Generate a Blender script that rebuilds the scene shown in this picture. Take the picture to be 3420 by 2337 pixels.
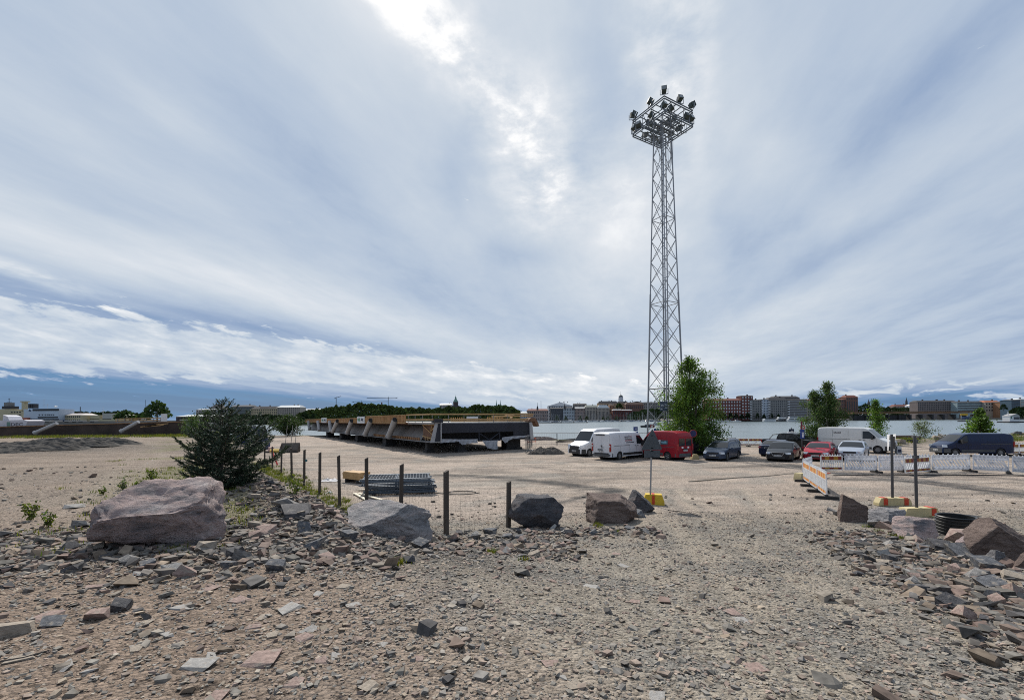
import bpy, bmesh, math, random
import numpy as np
from math import radians, sin, cos, pi, atan2, sqrt
from mathutils import Vector, Matrix

for o in list(bpy.data.objects): bpy.data.objects.remove(o)
S = bpy.context.scene
COL = S.collection

# ---------------------------------------------------------------- camera
PW, PH = 3420.0, 2337.0            # size of the photograph in pixels
FPX = 1500.0                       # focal length in those pixels
CAMZ = 3.5
PITCH, ROLL = 0.7, -0.44
PPY = 1381.0                       # row of the principal point
cam = bpy.data.cameras.new('camera')
camo = bpy.data.objects.new('camera', cam); COL.objects.link(camo)
cam.sensor_fit = 'HORIZONTAL'; cam.sensor_width = 36.0
cam.lens = 36.0 * FPX / PW
cam.shift_y = (PPY - PH / 2) / PW
cam.clip_start = 0.1; cam.clip_end = 9000
CROT = Matrix.Rotation(radians(90 + PITCH), 4, 'X') @ Matrix.Rotation(radians(ROLL), 4, 'Z')
camo.matrix_world = Matrix.Translation((0, 0, CAMZ)) @ CROT
S.camera = camo
CR3 = CROT.to_3x3()

def ray(px, py):
    return (CR3 @ Vector(((px - PW / 2) / FPX, -(py - PPY) / FPX, -1.0)))
def at_y(px, py, y):
    r = ray(px, py); t = y / r.y
    return Vector((r.x * t, y, CAMZ + r.z * t))
def at_z(px, py, z=0.0):
    r = ray(px, py); t = (z - CAMZ) / r.z
    return Vector((r.x * t, r.y * t, z))
def skydir(px, py):
    r = ray(px, py).normalized()
    return atan2(r.x, r.y), math.asin(r.z)

# ---------------------------------------------------------------- sun and sky
SUN_AZ, SUN_EL = radians(-15.5), radians(45.0)     # azimuth from +Y towards +X
sundir = Vector((sin(SUN_AZ) * cos(SUN_EL), cos(SUN_AZ) * cos(SUN_EL), sin(SUN_EL)))
sl = bpy.data.lights.new('sun', 'SUN'); sl.energy = 5.0; sl.angle = radians(0.6); sl.color = (1.0, 0.94, 0.86)
so = bpy.data.objects.new('sun', sl); COL.objects.link(so)
so.rotation_euler = sundir.to_track_quat('Z', 'Y').to_euler(); so.location = (0, 0, 60)

W = bpy.data.worlds.new('World'); S.world = W; W.use_nodes = True
WT = W.node_tree
for n in list(WT.nodes): WT.nodes.remove(n)

class E:
    """tiny expression helper: arithmetic on shader sockets"""
    tree = None
    def __init__(s, v): s.v = v
    @staticmethod
    def m(op, *a, clamp=False):
        n = E.tree.nodes.new('ShaderNodeMath'); n.operation = op; n.use_clamp = clamp
        for i, x in enumerate(a):
            x = x.v if isinstance(x, E) else x
            if isinstance(x, (int, float)): n.inputs[i].default_value = x
            else: E.tree.links.new(x, n.inputs[i])
        return E(n.outputs[0])
    def __add__(s, o): return E.m('ADD', s, o)
    __radd__ = __add__
    def __sub__(s, o): return E.m('SUBTRACT', s, o)
    def __rsub__(s, o): return E.m('SUBTRACT', o, s)
    def __mul__(s, o): return E.m('MULTIPLY', s, o)
    __rmul__ = __mul__
    def __truediv__(s, o): return E.m('DIVIDE', s, o)
    def __pow__(s, o): return E.m('POWER', s, o)
def ss(x, a, b):                    # smoothstep
    n = E.tree.nodes.new('ShaderNodeMapRange'); n.interpolation_type = 'SMOOTHSTEP'
    E.tree.links.new(x.v, n.inputs[0]); n.inputs[1].default_value = a; n.inputs[2].default_value = b
    return E(n.outputs[0])
def gauss(t): return E.m('EXPONENT', E.m('MULTIPLY', t * t, -1.0))
def comb(x, y, z=0.0):
    n = E.tree.nodes.new('ShaderNodeCombineXYZ')
    for i, q in enumerate((x, y, z)):
        if isinstance(q, E): E.tree.links.new(q.v, n.inputs[i])
        else: n.inputs[i].default_value = q
    return n.outputs[0]
def noise(vec, scale, detail=4.0, rough=0.55, dist=0.0, seed=0.0):
    n = E.tree.nodes.new('ShaderNodeTexNoise'); n.noise_dimensions = '2D'
    va = E.tree.nodes.new('ShaderNodeVectorMath'); va.operation = 'ADD'
    E.tree.links.new(vec, va.inputs[0]); va.inputs[1].default_value = (seed * 3.7, seed * 1.9, 0)
    E.tree.links.new(va.outputs[0], n.inputs['Vector'])
    n.inputs['Scale'].default_value = scale; n.inputs['Detail'].default_value = detail
    n.inputs['Roughness'].default_value = rough; n.inputs['Distortion'].default_value = dist
    return E(n.outputs['Fac'])
def curve(x, pts, lo, hi):          # piecewise curve through (x, y) points, input lo..hi
    n = E.tree.nodes.new('ShaderNodeFloatCurve')
    ys = [p[1] for p in pts]; y0, y1 = min(ys), max(ys)
    if y1 - y0 < 1e-6: y1 = y0 + 1e-6
    t = E.m('DIVIDE', x - lo, hi - lo, clamp=True)
    E.tree.links.new(t.v, n.inputs['Value'])
    c = n.mapping.curves[0]
    pp = [((p[0] - lo) / (hi - lo), (p[1] - y0) / (y1 - y0)) for p in sorted(pts)]
    while len(c.points) < len(pp): c.points.new(0.5, 0.5)
    for q, (a, b) in zip(c.points, pp): q.location = (min(max(a, 0), 1), b); q.handle_type = 'AUTO_CLAMPED'
    n.mapping.use_clip = False; n.mapping.update()
    return E(n.outputs[0]) * (y1 - y0) + y0

E.tree = WT
tc = WT.nodes.new('ShaderNodeTexCoord')
sep = WT.nodes.new('ShaderNodeSeparateXYZ'); WT.links.new(tc.outputs['Generated'], sep.inputs[0])
DX, DY, DZ = E(sep.outputs[0]), E(sep.outputs[1]), E(sep.outputs[2])
az = E.m('ARCTAN2', DX, DY)
el = E.m('ARCSINE', DZ)
# flat cloud deck seen in perspective: coordinates on a plane overhead, turned so that u runs along the streaks
zz = E.m('MAXIMUM', DZ, 0.0) + 0.055
AX = radians(15.0)
pu = (DX * sin(AX) + DY * cos(AX)) / zz
pv = (DX * cos(AX) - DY * sin(AX)) / zz
deck = comb(pu * 0.22, pv, 0.0)
deck2 = comb(pu * 0.6, pv * 1.0, 0.0)
warp = noise(comb(pu * 0.3, pv * 0.7, 0.0), 1.1, 4, 0.5, 0, 3.0) - 0.5
warp2 = noise(comb(az * 6.0, el * 10.0, 0.0), 1.0, 5, 0.55, 0, 7.0) - 0.5

def bandh(pts, wid, wmod=0.05, up=1.0, dn=1.0):
    """cloud band running across: centre line through photograph points, half-widths in photograph rows above / below"""
    P = [skydir(*p) for p in pts]; lo, hi = P[0][0], P[-1][0]
    c = curve(az, P, lo, hi)
    wpts = [(skydir(*p)[0], w / FPX) for p, w in zip(pts, wid)]
    w = curve(az, wpts, lo, hi)
    t = (el - c + warp2 * wmod) / w
    k = E.m('MULTIPLY', gauss(E.m('MAXIMUM', t, 0.0) * (1.0 / up)), gauss(E.m('MINIMUM', t, 0.0) * (1.0 / dn)))
    return k * ss(az, lo - 0.02, lo + 0.10) * ss(az, hi + 0.02, hi - 0.12), t
def blob(px, py, rx, ry, rot=0.0, wmod=0.12):
    a, e = skydir(px, py)
    x = (az - a + warp2 * wmod); y = (el - e + warp * wmod * 0.7)
    if rot:
        x, y = x * cos(rot) + y * sin(rot), y * cos(rot) - x * sin(rot)
    x = x * (FPX / rx); y = y * (FPX / ry)
    return E.m('EXPONENT', (x * x + y * y) * -1.0)

streak = noise(deck, 0.9, 5, 0.52, 0.35, 1.0)
fine = noise(deck2, 7.0, 6, 0.62, 0.3, 2.0)
ripples = noise(comb(pu * 1.0, pv * 1.0, 0.0), 6.5, 6, 0.62, 0.1, 5.0)
soft = noise(comb(pu * 0.16, pv * 0.45, 0.0), 1.3, 3, 0.5, 0.4, 11.0)

b = 0.55 + (streak - 0.5) * 0.40 + (soft - 0.5) * 0.40 + (fine - 0.5) * 0.10 + (noise(comb(pu * 0.35, pv, 0.0), 3.6, 6, 0.6, 0.2, 17.0) - 0.5) * 0.17
cs = E.m('ADD', DX * sundir.x, E.m('ADD', DY * sundir.y, DZ * sundir.z), clamp=True)
sunang = E.m('ARCCOSINE', E.m('MINIMUM', cs, 0.99999))
# the veil glows towards the sun
glow = E.m('EXPONENT', sunang * -4.0)
b = b + glow * 0.30 - ss(sunang, 0.9, 2.6) * 0.30
# long pale band on the left, brighter upper edge
m1, _ = bandh([(-1500, 560), (0, 790), (500, 890), (1000, 1000), (1400, 1100), (1800, 1200), (2300, 1290)], [130, 130, 120, 105, 90, 60, 40], 0.03, 0.8, 0.9)
b = b + m1 * 0.22
# blue gap below it and above the low clouds
m2, _ = bandh([(-1500, 980), (0, 985), (500, 1040), (900, 1095), (1200, 1150), (1500, 1200)], [85, 85, 70, 50, 35, 20], 0.02)
b = b - m2 * 0.34
# clear blue strip near the horizon, fading to the right
m3, _ = bandh([(-1500, 1320), (0, 1330), (700, 1345), (1300, 1372), (1700, 1390), (2100, 1400)], [85, 80, 58, 38, 22, 10], 0.0)
b = b - m3 * 0.58
# low cloud field: broken rows
m4, t4 = bandh([(-1500, 980), (0, 1125), (500, 1165), (1000, 1210), (1500, 1255), (2000, 1300), (2400, 1330)], [95, 90, 78, 66, 52, 34, 18], 0.02, 0.95, 0.95)
rows = noise(comb((az + el * 0.5) * 15.0, (el + az * 0.085) * 52.0, 0.0), 1.0, 7, 0.60, 0.15, 21.0)
puff = ss(m4 * 1.35 + (rows - 0.5) * 1.8, 0.42, 0.72)
b = E.m('ADD', b * (1.0 - puff * 0.85), puff * 0.85 * (0.74 + (rows - 0.5) * 0.9 + E.m('MINIMUM', t4, 0.0) * 0.10))
# bright ragged band coming down from the sun
Pb = [skydir(*p) for p in [(1150, -260), (1280, -60), (1420, 90), (1560, 240), (1700, 400), (1790, 560), (1800, 700), (1760, 860)]]
lo, hi = Pb[-1][1], Pb[0][1]
ca = curve(el, [(e, a) for a, e in Pb], lo, hi)
wd = curve(el, [(lo, 110 / FPX), (skydir(1800, 560)[1], 185 / FPX), (skydir(1560, 260)[1], 185 / FPX), (skydir(1300, -20)[1], 175 / FPX), (hi, 170 / FPX)], lo, hi)
tb = (az - ca + warp2 * 0.12) / wd
mb = E.m('MULTIPLY', gauss(E.m('MAXIMUM', tb, 0.0) * 0.8), gauss(E.m('MINIMUM', tb, 0.0) * 1.4)) * ss(el, lo - 0.02, lo + 0.16)
b = b + mb * (0.13 + (ripples - 0.5) * 0.85) + glow * mb * 0.16
# darker sky on both sides of it
b = b - blob(1560, 520, 80, 260, -0.35) * 0.12
b = b - blob(1960, 560, 60, 150, -0.1) * 0.12 - blob(2010, 200, 110, 240, 0.2) * 0.18 - blob(1770, 860, 130, 60, 0.0) * 0.14
# mottled patch by the mast head
b = b + blob(2230, 190, 120, 230, 0.0) * (ripples - 0.42) * 0.9
b = b + blob(2060, 690, 200, 110, 0.2) * 0.18 + blob(2120, 830, 170, 130, 0.0) * 0.10 + blob(1480, 800, 200, 120, 0.0) * 0.08
# broad fan on the right
b = b - blob(2480, 760, 130, 130, 0.3) * 0.16 - blob(2760, 860, 260, 60, 0.35) * 0.22 - blob(3020, 330, 240, 60, 0.6) * 0.12 - blob(2700, 330, 140, 130, 0.7) * 0.08 - blob(2060, 1110, 160, 50, 0.0) * 0.14
b = b + blob(2620, 560, 90, 330, 0.5) * 0.08 + blob(3000, 620, 300, 60, 0.5) * 0.08 + blob(2350, 300, 40, 300, 0.0) * 0.10 + blob(2700, 1020, 420, 70, 0.2) * 0.10
b = b - blob(3100, 880, 300, 60, 0.3) * 0.08
b = b + blob(560, 390, 110, 40, -0.35) * 0.10 + blob(90, 905, 130, 18, -0.2) * (0.30 + (rows - 0.5))
b = b - blob(300, 620, 260, 60, -0.25) * 0.08 - blob(1000, 480, 300, 120, -0.3) * 0.05
# small cumulus low on the right
m5, t5 = bandh([(2600, 1330), (2900, 1318), (3200, 1312), (3500, 1310), (5200, 1290)], [10, 28, 32, 30, 30], 0.01)
cu = noise(comb(az * 16.0, el * 60.0, 0.0), 1.0, 5, 0.6, 0.4, 33.0)
b = b - m5 * 0.26 + m5 * ss(cu, 0.5, 0.62) * 0.42
m6, _ = bandh([(2500, 1362), (2900, 1352), (3300, 1350), (5200, 1340)], [6, 16, 22, 22], 0.0)
b = b - m6 * 0.26
# denser veil low in the middle
b = b + blob(2000, 1260, 700, 90, 0.0, 0.03) * 0.10
rp = WT.nodes.new('ShaderNodeValToRGB'); WT.links.new(b.v, rp.inputs[0])
cr = rp.color_ramp
stops = [(0.0, (.06, .17, .37)), (.16, (.115, .25, .46)), (.34, (.30, .40, .58)), (.52, (.47, .56, .69)), (.70, (.60, .67, .755)), (.86, (.75, .79, .84)), (1.0, (1.02, 1.02, 1.02))]
cr.elements[0].position = 0; cr.elements[1].position = 1
while len(cr.elements) < len(stops): cr.elements.new(0.5)
for e_, (p, c) in zip(cr.elements, stops): e_.position = p; e_.color = (*c, 1)
nis = WT.nodes.new('ShaderNodeTexSky'); nis.sky_type = 'NISHITA'; nis.sun_disc = False
nis.sun_elevation = SUN_EL; nis.sun_rotation = SUN_AZ; nis.air_density = 1.0; nis.dust_density = 0.3; nis.ozone_density = 2.0
STR = 0.10
sc_ = WT.nodes.new('ShaderNodeMix'); sc_.data_type = 'RGBA'; sc_.blend_type = 'MULTIPLY'; sc_.inputs[0].default_value = 1.0
WT.links.new(rp.outputs[0], sc_.inputs[6]); sc_.inputs[7].default_value = (1 / STR, 1 / STR, 1 / STR, 1)
mx = WT.nodes.new('ShaderNodeMix'); mx.data_type = 'RGBA'; mx.clamp_factor = True
WT.links.new((ss(b, 0.0, 0.30) * 0.1 + 0.88).v, mx.inputs[0])
WT.links.new(nis.outputs[0], mx.inputs[6]); WT.links.new(sc_.outputs[2], mx.inputs[7])
bg = WT.nodes.new('ShaderNodeBackground'); bg.inputs[1].default_value = STR
WT.links.new(mx.outputs[2], bg.inputs[0])
wo = WT.nodes.new('ShaderNodeOutputWorld'); WT.links.new(bg.outputs[0], wo.inputs[0])
W.cycles.sampling_method = 'NONE'

S.view_settings.view_transform = 'Standard'; S.view_settings.look = 'None'
S.view_settings.exposure = 0.0; S.view_settings.gamma = 1.0; S.view_settings.use_curve_mapping = False
S.render.engine = 'CYCLES'
S.cycles.use_denoising = False
S.cycles.use_adaptive_sampling = True; S.cycles.adaptive_threshold = 0.01; S.cycles.adaptive_min_samples = 20
S.cycles.pixel_filter_type = 'BLACKMAN_HARRIS'; S.cycles.filter_width = 1.0
S.cycles.max_bounces = 6; S.cycles.diffuse_bounces = 3; S.cycles.glossy_bounces = 3; S.cycles.transmission_bounces = 4; S.cycles.transparent_max_bounces = 8
S.cycles.sample_clamp_indirect = 2.0; S.cycles.caustics_reflective = False; S.cycles.caustics_refractive = False; S.cycles.blur_glossy = 1.0

# ---------------------------------------------------------------- helpers
RNG = np.random.default_rng(7)
random.seed(7)

MATS = {}
def mat(name, color=(.5, .5, .5), rough=.7, metal=0.0, var=0.0, vscale=3.0, bump=0.0, bscale=20.0, spec=0.4, attr=None, coat=0.0, dirt=None, stretch=None, emit=None):
    """plain procedural material: base colour, cloudy colour variation, optional bump and colour attribute"""
    if name in MATS: return MATS[name]
    m = bpy.data.materials.new(name); m.use_nodes = True; MATS[name] = m
    t = m.node_tree; p = t.nodes['Principled BSDF']
    p.inputs['Roughness'].default_value = rough; p.inputs['Metallic'].default_value = metal
    p.inputs['Specular IOR Level'].default_value = spec
    if coat: p.inputs['Coat Weight'].default_value = coat; p.inputs['Coat Roughness'].default_value = 0.08
    p.inputs['Base Color'].default_value = (*color, 1)
    src = None
    if attr:
        a = t.nodes.new('ShaderNodeAttribute'); a.attribute_name = attr; src = a.outputs['Color']
    co = None
    if var or bump or dirt:
        tc = t.nodes.new('ShaderNodeTexCoord'); co = tc.outputs['Object']
        if stretch:
            mp = t.nodes.new('ShaderNodeMapping'); mp.inputs['Scale'].default_value = stretch
            t.links.new(co, mp.inputs[0]); co = mp.outputs[0]
    if var:
        n = t.nodes.new('ShaderNodeTexNoise'); n.inputs['Scale'].default_value = vscale; n.inputs['Detail'].default_value = 5
        t.links.new(co, n.inputs['Vector'])
        r = t.nodes.new('ShaderNodeMapRange'); r.inputs[1].default_value = .3; r.inputs[2].default_value = .7
        r.inputs[3].default_value = 1 - var; r.inputs[4].default_value = 1 + var
        t.links.new(n.outputs['Fac'], r.inputs[0])
        mx = t.nodes.new('ShaderNodeMix'); mx.data_type = 'RGBA'; mx.blend_type = 'MULTIPLY'; mx.inputs[0].default_value = 1
        if src: t.links.new(src, mx.inputs[6])
        else: mx.inputs[6].default_value = (*color, 1)
        cb = t.nodes.new('ShaderNodeCombineColor')
        for i in range(3): t.links.new(r.outputs[0], cb.inputs[i])
        t.links.new(cb.outputs[0], mx.inputs[7]); src = mx.outputs[2]
    if dirt:
        n = t.nodes.new('ShaderNodeTexNoise'); n.inputs['Scale'].default_value = dirt[1]; n.inputs['Detail'].default_value = 6; n.inputs['Roughness'].default_value = .65
        t.links.new(co, n.inputs['Vector'])
        r = t.nodes.new('ShaderNodeMapRange'); r.inputs[1].default_value = dirt[2]; r.inputs[2].default_value = dirt[2] + .15
        t.links.new(n.outputs['Fac'], r.inputs[0])
        mx = t.nodes.new('ShaderNodeMix'); mx.data_type = 'RGBA'
        t.links.new(r.outputs[0], mx.inputs[0])
        if src: t.links.new(src, mx.inputs[6])
        else: mx.inputs[6].default_value = (*color, 1)
        mx.inputs[7].default_value = (*dirt[0], 1); src = mx.outputs[2]
    if src: t.links.new(src, p.inputs['Base Color'])
    if bump:
        n = t.nodes.new('ShaderNodeTexNoise'); n.inputs['Scale'].default_value = bscale; n.inputs['Detail'].default_value = 6; n.inputs['Roughness'].default_value = .6
        t.links.new(co, n.inputs['Vector'])
        bm = t.nodes.new('ShaderNodeBump'); bm.inputs['Strength'].default_value = min(1, bump); bm.inputs['Distance'].default_value = 1.0 / bscale * .6
        t.links.new(n.outputs['Fac'], bm.inputs['Height']); t.links.new(bm.outputs[0], p.inputs['Normal'])
    if emit:
        p.inputs['Emission Color'].default_value = (*emit[0], 1); p.inputs['Emission Strength'].default_value = emit[1]
    return m

def mesh_np(name, v, f, col=None, attr='tint', mats=None, midx=None, smooth=False, sharp=None):
    """mesh from arrays: v (n,3), f (m,k) with constant k, per-vertex colour"""
    me = bpy.data.meshes.new(name)
    v = np.asarray(v, np.float32); f = np.asarray(f, np.int32)
    k = f.shape[1]; m = len(f)
    me.vertices.add(len(v)); me.vertices.foreach_set('co', v.ravel())
    me.loops.add(m * k); me.loops.foreach_set('vertex_index', f.ravel())
    me.polygons.add(m); me.polygons.foreach_set('loop_start', np.arange(0, m * k, k, dtype=np.int32))
    me.polygons.foreach_set('use_smooth', np.full(m, bool(smooth)))
    if midx is not None: me.polygons.foreach_set('material_index', np.asarray(midx, np.int32))
    if col is not None:
        a = me.color_attributes.new(attr, 'FLOAT_COLOR', 'POINT')
        c = np.ones((len(v), 4), np.float32); c[:, :3] = col; a.data.foreach_set('color', c.ravel())
    for mm in (mats or []): me.materials.append(mm)
    me.update(); me.validate()
    if sharp is not None: me.set_sharp_from_angle(angle=radians(sharp))
    return me

def link(name, me, parent=None, loc=None, label=None, cat=None, group=None, kind=None):
    o = bpy.data.objects.new(name, me); COL.objects.link(o)
    if parent is not None: o.parent = parent
    if loc is not None: o.location = loc
    tag(o, label, cat, group, kind)
    return o
def tag(o, label=None, cat=None, group=None, kind=None):
    if label: o['label'] = label
    if cat: o['category'] = cat
    if group: o['group'] = group
    if kind: o['kind'] = kind
    return o
def thing(name, label, cat, loc=(0, 0, 0), rotz=0.0, group=None):
    o = link(name, None, None, loc, label, cat, group); o.rotation_euler = (0, 0, rotz)
    o.empty_display_size = 0.2
    return o

class MB:
    """collects simple solids into one mesh"""
    def __init__(s): s.v = []; s.f = []; s.m = []; s.cur = 0
    def add(s, vs, fs):
        b = len(s.v); s.v += [tuple(q) for q in vs]
        s.f += [tuple(i + b for i in q) for q in fs]; s.m += [s.cur] * len(fs); return s
    def box(s, c, d, rz=0.0, taper=1.0, tz=None):
        x, y, z = d[0] / 2, d[1] / 2, d[2] / 2; vs = []
        for k, sz in ((1.0, -z), (taper, z)):
            for a, b in ((-1, -1), (1, -1), (1, 1), (-1, 1)):
                px, py = a * x * k, b * y * k
                vs.append((c[0] + px * cos(rz) - py * sin(rz), c[1] + px * sin(rz) + py * cos(rz), c[2] + sz))
        return s.add(vs, [(3, 2, 1, 0), (4, 5, 6, 7), (0, 1, 5, 4), (1, 2, 6, 5), (2, 3, 7, 6), (3, 0, 4, 7)])
    def bar(s, a, b, r, n=6, r2=None, cap=True):
        a, b = Vector(a), Vector(b); d = (b - a)
        if d.length < 1e-6: return s
        q = d.to_track_quat('Z', 'Y'); r2 = r if r2 is None else r2; vs = []
        for p, rr in ((a, r), (b, r2)):
            for i in range(n):
                t = 2 * pi * (i + .5) / n; vs.append(p + q @ Vector((rr * cos(t), rr * sin(t), 0)))
        fs = [(i, (i + 1) % n, n + (i + 1) % n, n + i) for i in range(n)]
        if cap: fs += [tuple(range(n - 1, -1, -1)), tuple(range(n, 2 * n))]
        return s.add(vs, fs)
    def beam(s, a, b, w, h):
        """rectangular beam between two points, h upright"""
        a, b = Vector(a), Vector(b); d = (b - a).normalized()
        sd = d.cross(Vector((0, 0, 1)))
        if sd.length < 1e-3: sd = Vector((1, 0, 0))
        sd.normalize(); up = sd.cross(d)
        vs = [p + sd * (i * w / 2) + up * (j * h / 2) for p in (a, b) for i, j in ((-1, -1), (1, -1), (1, 1), (-1, 1))]
        return s.add(vs, [(3, 2, 1, 0), (4, 5, 6, 7), (0, 1, 5, 4), (1, 2, 6, 5), (2, 3, 7, 6), (3, 0, 4, 7)])
    def path(s, pts, r, n=5):
        for a, b in zip(pts[:-1], pts[1:]): s.bar(a, b, r, n)
        return s
    def lathe(s, prof, n=16, c=(0, 0, 0), cap=True):
        vs = [(c[0] + r * cos(2 * pi * i / n), c[1] + r * sin(2 * pi * i / n), c[2] + z) for r, z in prof for i in range(n)]
        fs = [(j * n + i, j * n + (i + 1) % n, (j + 1) * n + (i + 1) % n, (j + 1) * n + i) for j in range(len(prof) - 1) for i in range(n)]
        if cap: fs += [tuple(range(n - 1, -1, -1)), tuple(range((len(prof) - 1) * n, len(prof) * n))]
        return s.add(vs, fs)
    def prism(s, poly, axis, lo, hi):
        """polygon in the plane across `axis`, extruded lo..hi (axis 0,1,2)"""
        n = len(poly); vs = []
        for h in (lo, hi):
            for a, b in poly:
                vs.append((h, a, b) if axis == 0 else (a, h, b) if axis == 1 else (a, b, h))
        fs = [(i, (i + 1) % n, n + (i + 1) % n, n + i) for i in range(n)] + [tuple(range(n - 1, -1, -1)), tuple(range(n, 2 * n))]
        return s.add(vs, fs)
    def mesh(s, name, mats, smooth=None):
        me = bpy.data.meshes.new(name); me.from_pydata(s.v, [], s.f)
        for mm in (mats if isinstance(mats, (list, tuple)) else [mats]): me.materials.append(mm)
        if max(s.m, default=0): me.polygons.foreach_set('material_index', s.m)
        bm = bmesh.new(); bm.from_mesh(me); bmesh.ops.recalc_face_normals(bm, faces=bm.faces); bm.to_mesh(me); bm.free()
        if smooth:
            me.polygons.foreach_set('use_smooth', [True] * len(me.polygons)); me.set_sharp_from_angle(angle=radians(smooth))
        return me
    def build(s, name, mats, parent=None, loc=None, smooth=None, **kw):
        return link(name, s.mesh(name, mats, smooth), parent, loc, **kw)

def text_mesh(body, size, matl, bold=0.0, depth=0.002):
    c = bpy.data.curves.new('lettering', 'FONT'); c.body = body; c.size = size; c.align_x = 'CENTER'; c.align_y = 'CENTER'; c.offset = bold; c.extrude = depth
    o = bpy.data.objects.new('lettering', c); COL.objects.link(o)
    me = bpy.data.meshes.new_from_object(o.evaluated_get(bpy.context.evaluated_depsgraph_get()))
    bpy.data.objects.remove(o); bpy.data.curves.remove(c)
    me.materials.clear(); me.materials.append(matl); return me
def copy_tree(o, parent=None):
    c = o.copy(); COL.objects.link(c)
    if parent is not None: c.parent = parent
    for ch in list(o.children): copy_tree(ch, c)
    return c

# value noise on arrays
def _h(ix, iy, s):
    n = (ix.astype(np.int64) * 374761393 + iy.astype(np.int64) * 668265263 + s * 974634777) & 0x7fffffff
    n = ((n ^ (n >> 13)) * 1274126177) & 0x7fffffff
    return ((n ^ (n >> 16)) & 0xffff) / 65535.0
def vnoise(x, y, s=0):
    ix, iy = np.floor(x), np.floor(y); fx, fy = x - ix, y - iy
    fx = fx * fx * (3 - 2 * fx); fy = fy * fy * (3 - 2 * fy)
    a, b, c, d = _h(ix, iy, s), _h(ix + 1, iy, s), _h(ix, iy + 1, s), _h(ix + 1, iy + 1, s)
    return (a + (b - a) * fx) * (1 - fy) + (c + (d - c) * fx) * fy
def fbm(x, y, s=0, o=4):
    r = 0; a = .5; x = np.asarray(x, float); y = np.asarray(y, float)
    for i in range(o): r = r + a * vnoise(x * 2 ** i + 17.3 * i, y * 2 ** i - 9.1 * i, s + i); a *= .5
    return r / (1 - .5 ** o)
def smooth(x, a, b):
    t = np.clip((np.asarray(x, float) - a) / (b - a), 0, 1); return t * t * (3 - 2 * t)

# ---------------------------------------------------------------- the lie of the land
SHX = [-200, -60, -30, 0, 8, 25, 45, 70, 120, 200]
SHY = [125, 112, 104, 86, 77, 60, 59, 67, 72, 75]
def fence_d(x, y): return (x + 5.15) * -.804 + (y - 15.9) * -.594      # metres to the left of the fence line
def zbase(x, y):
    x = np.asarray(x, float); y = np.asarray(y, float)
    r = 1.85 - .12 * y
    ramp = .5 * (r + np.sqrt(r * r + .05)) * 1.0
    plat = np.maximum(1.5, 1.87 - .05 * np.maximum(y, 0))
    d = fence_d(x, y) + (fbm(x * .5, y * .5, 3) - .5) * 1.2
    k = smooth(d, .5, 3.6)
    z = ramp * (1 - k) + plat * k
    z = z + .55 * np.exp(-(((x + 36) / 10) ** 2 + ((y - 33) / 3.0) ** 2)) * k + .35 * np.exp(-(((x + 30) / 5) ** 2 + ((y - 38) / 2.0) ** 2)) * k
    z = z + .42 * np.exp(-(((x + 6.0) / 2.0) ** 2 + ((y - 11.4) / 2.6) ** 2))
    sd = y - np.interp(x, SHX, SHY)
    bank = np.exp(-((sd + 2.5) / 2.2) ** 2) * smooth(x, 36, 46)
    z = z + bank * (.55 + .5 * (fbm(x * .7, y * .7, 9) - .5))
    z = z - smooth(sd, -.5, 6) * 5.5 * (1 + 0 * k)
    return z
def zdetail(x, y):
    near = smooth(-np.hypot(x, y), -40, -12)
    return (fbm(x * .35, y * .35, 21) - .5) * .10 + (fbm(x * 1.7, y * 1.7, 22) - .5) * .05 * near + (fbm(x * 6, y * 6, 23, 3) - .5) * .022 * smooth(-np.hypot(x, y), -16, -6)
def zg(x, y):
    return float(zbase(x, y) + zdetail(np.asarray(float(x)), np.asarray(float(y))))
def on_ground(px, py, lift=0.0):
    """where the ray through a photograph pixel meets the ground"""
    r = ray(px, py); ts = 2.0 * 1.012 ** np.arange(420)
    g = CAMZ + r.z * ts - (zbase(r.x * ts, r.y * ts) + zdetail(r.x * ts, r.y * ts)) - lift
    i = int(np.argmax(g < 0)) if (g < 0).any() else len(ts) - 1
    a_, b_ = ts[max(i - 1, 0)], ts[i]
    ga, gb = g[max(i - 1, 0)], g[i]
    t = a_ + (b_ - a_) * (ga / (ga - gb) if ga != gb else 0)
    return Vector((r.x * t, r.y * t, CAMZ + r.z * t))

# ---------------------------------------------------------------- ground
def axis(lo, hi, d0, g, start=0.0):
    a = [start]; d = d0
    while a[-1] < hi: a.append(a[-1] + d); d *= g
    b = [start]; d = d0
    while b[-1] > lo: b.append(b[-1] - d); d *= g
    return np.array(sorted(set(b[1:] + a)))
gx = axis(-230, 230, .10, 1.0165); gy = np.concatenate([[-90, -50, -25, -12, -6, -3, -1, 0.5, 1.4], axis(2.0, 140, .09, 1.011, 2.6)])
X, Y = np.meshgrid(gx, gy); Z = zbase(X, Y) + zdetail(X, Y)
D = fence_d(X, Y)
nx = len(gx)
idx = np.arange(X.size).reshape(X.shape)
F = np.stack([idx[:-1, :-1], idx[:-1, 1:], idx[1:, 1:], idx[1:, :-1]], -1).reshape(-1, 4)
def mixc(a, b, k): return a * (1 - k[..., None]) + np.array(b) * k[..., None]
C = np.zeros(X.shape + (3,)) + np.array((.285, .242, .208))
big = fbm(X * .12, Y * .12, 31); mid = fbm(X * .5, Y * .5, 32); sml = fbm(X * 2.2, Y * 2.2, 33)
onplat = smooth(D, 2.2, 4.5)
lines = fbm(X * .22 + Y * .05, Y * 1.3, 37); C = mixc(C, (.17, .15, .135), smooth(lines, .52, .68) * .85 * smooth(Y, 14, 20)); C = mixc(C, (.40, .35, .31), smooth(-lines, -.42, -.32) * .5 * smooth(Y, 14, 20))
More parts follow.
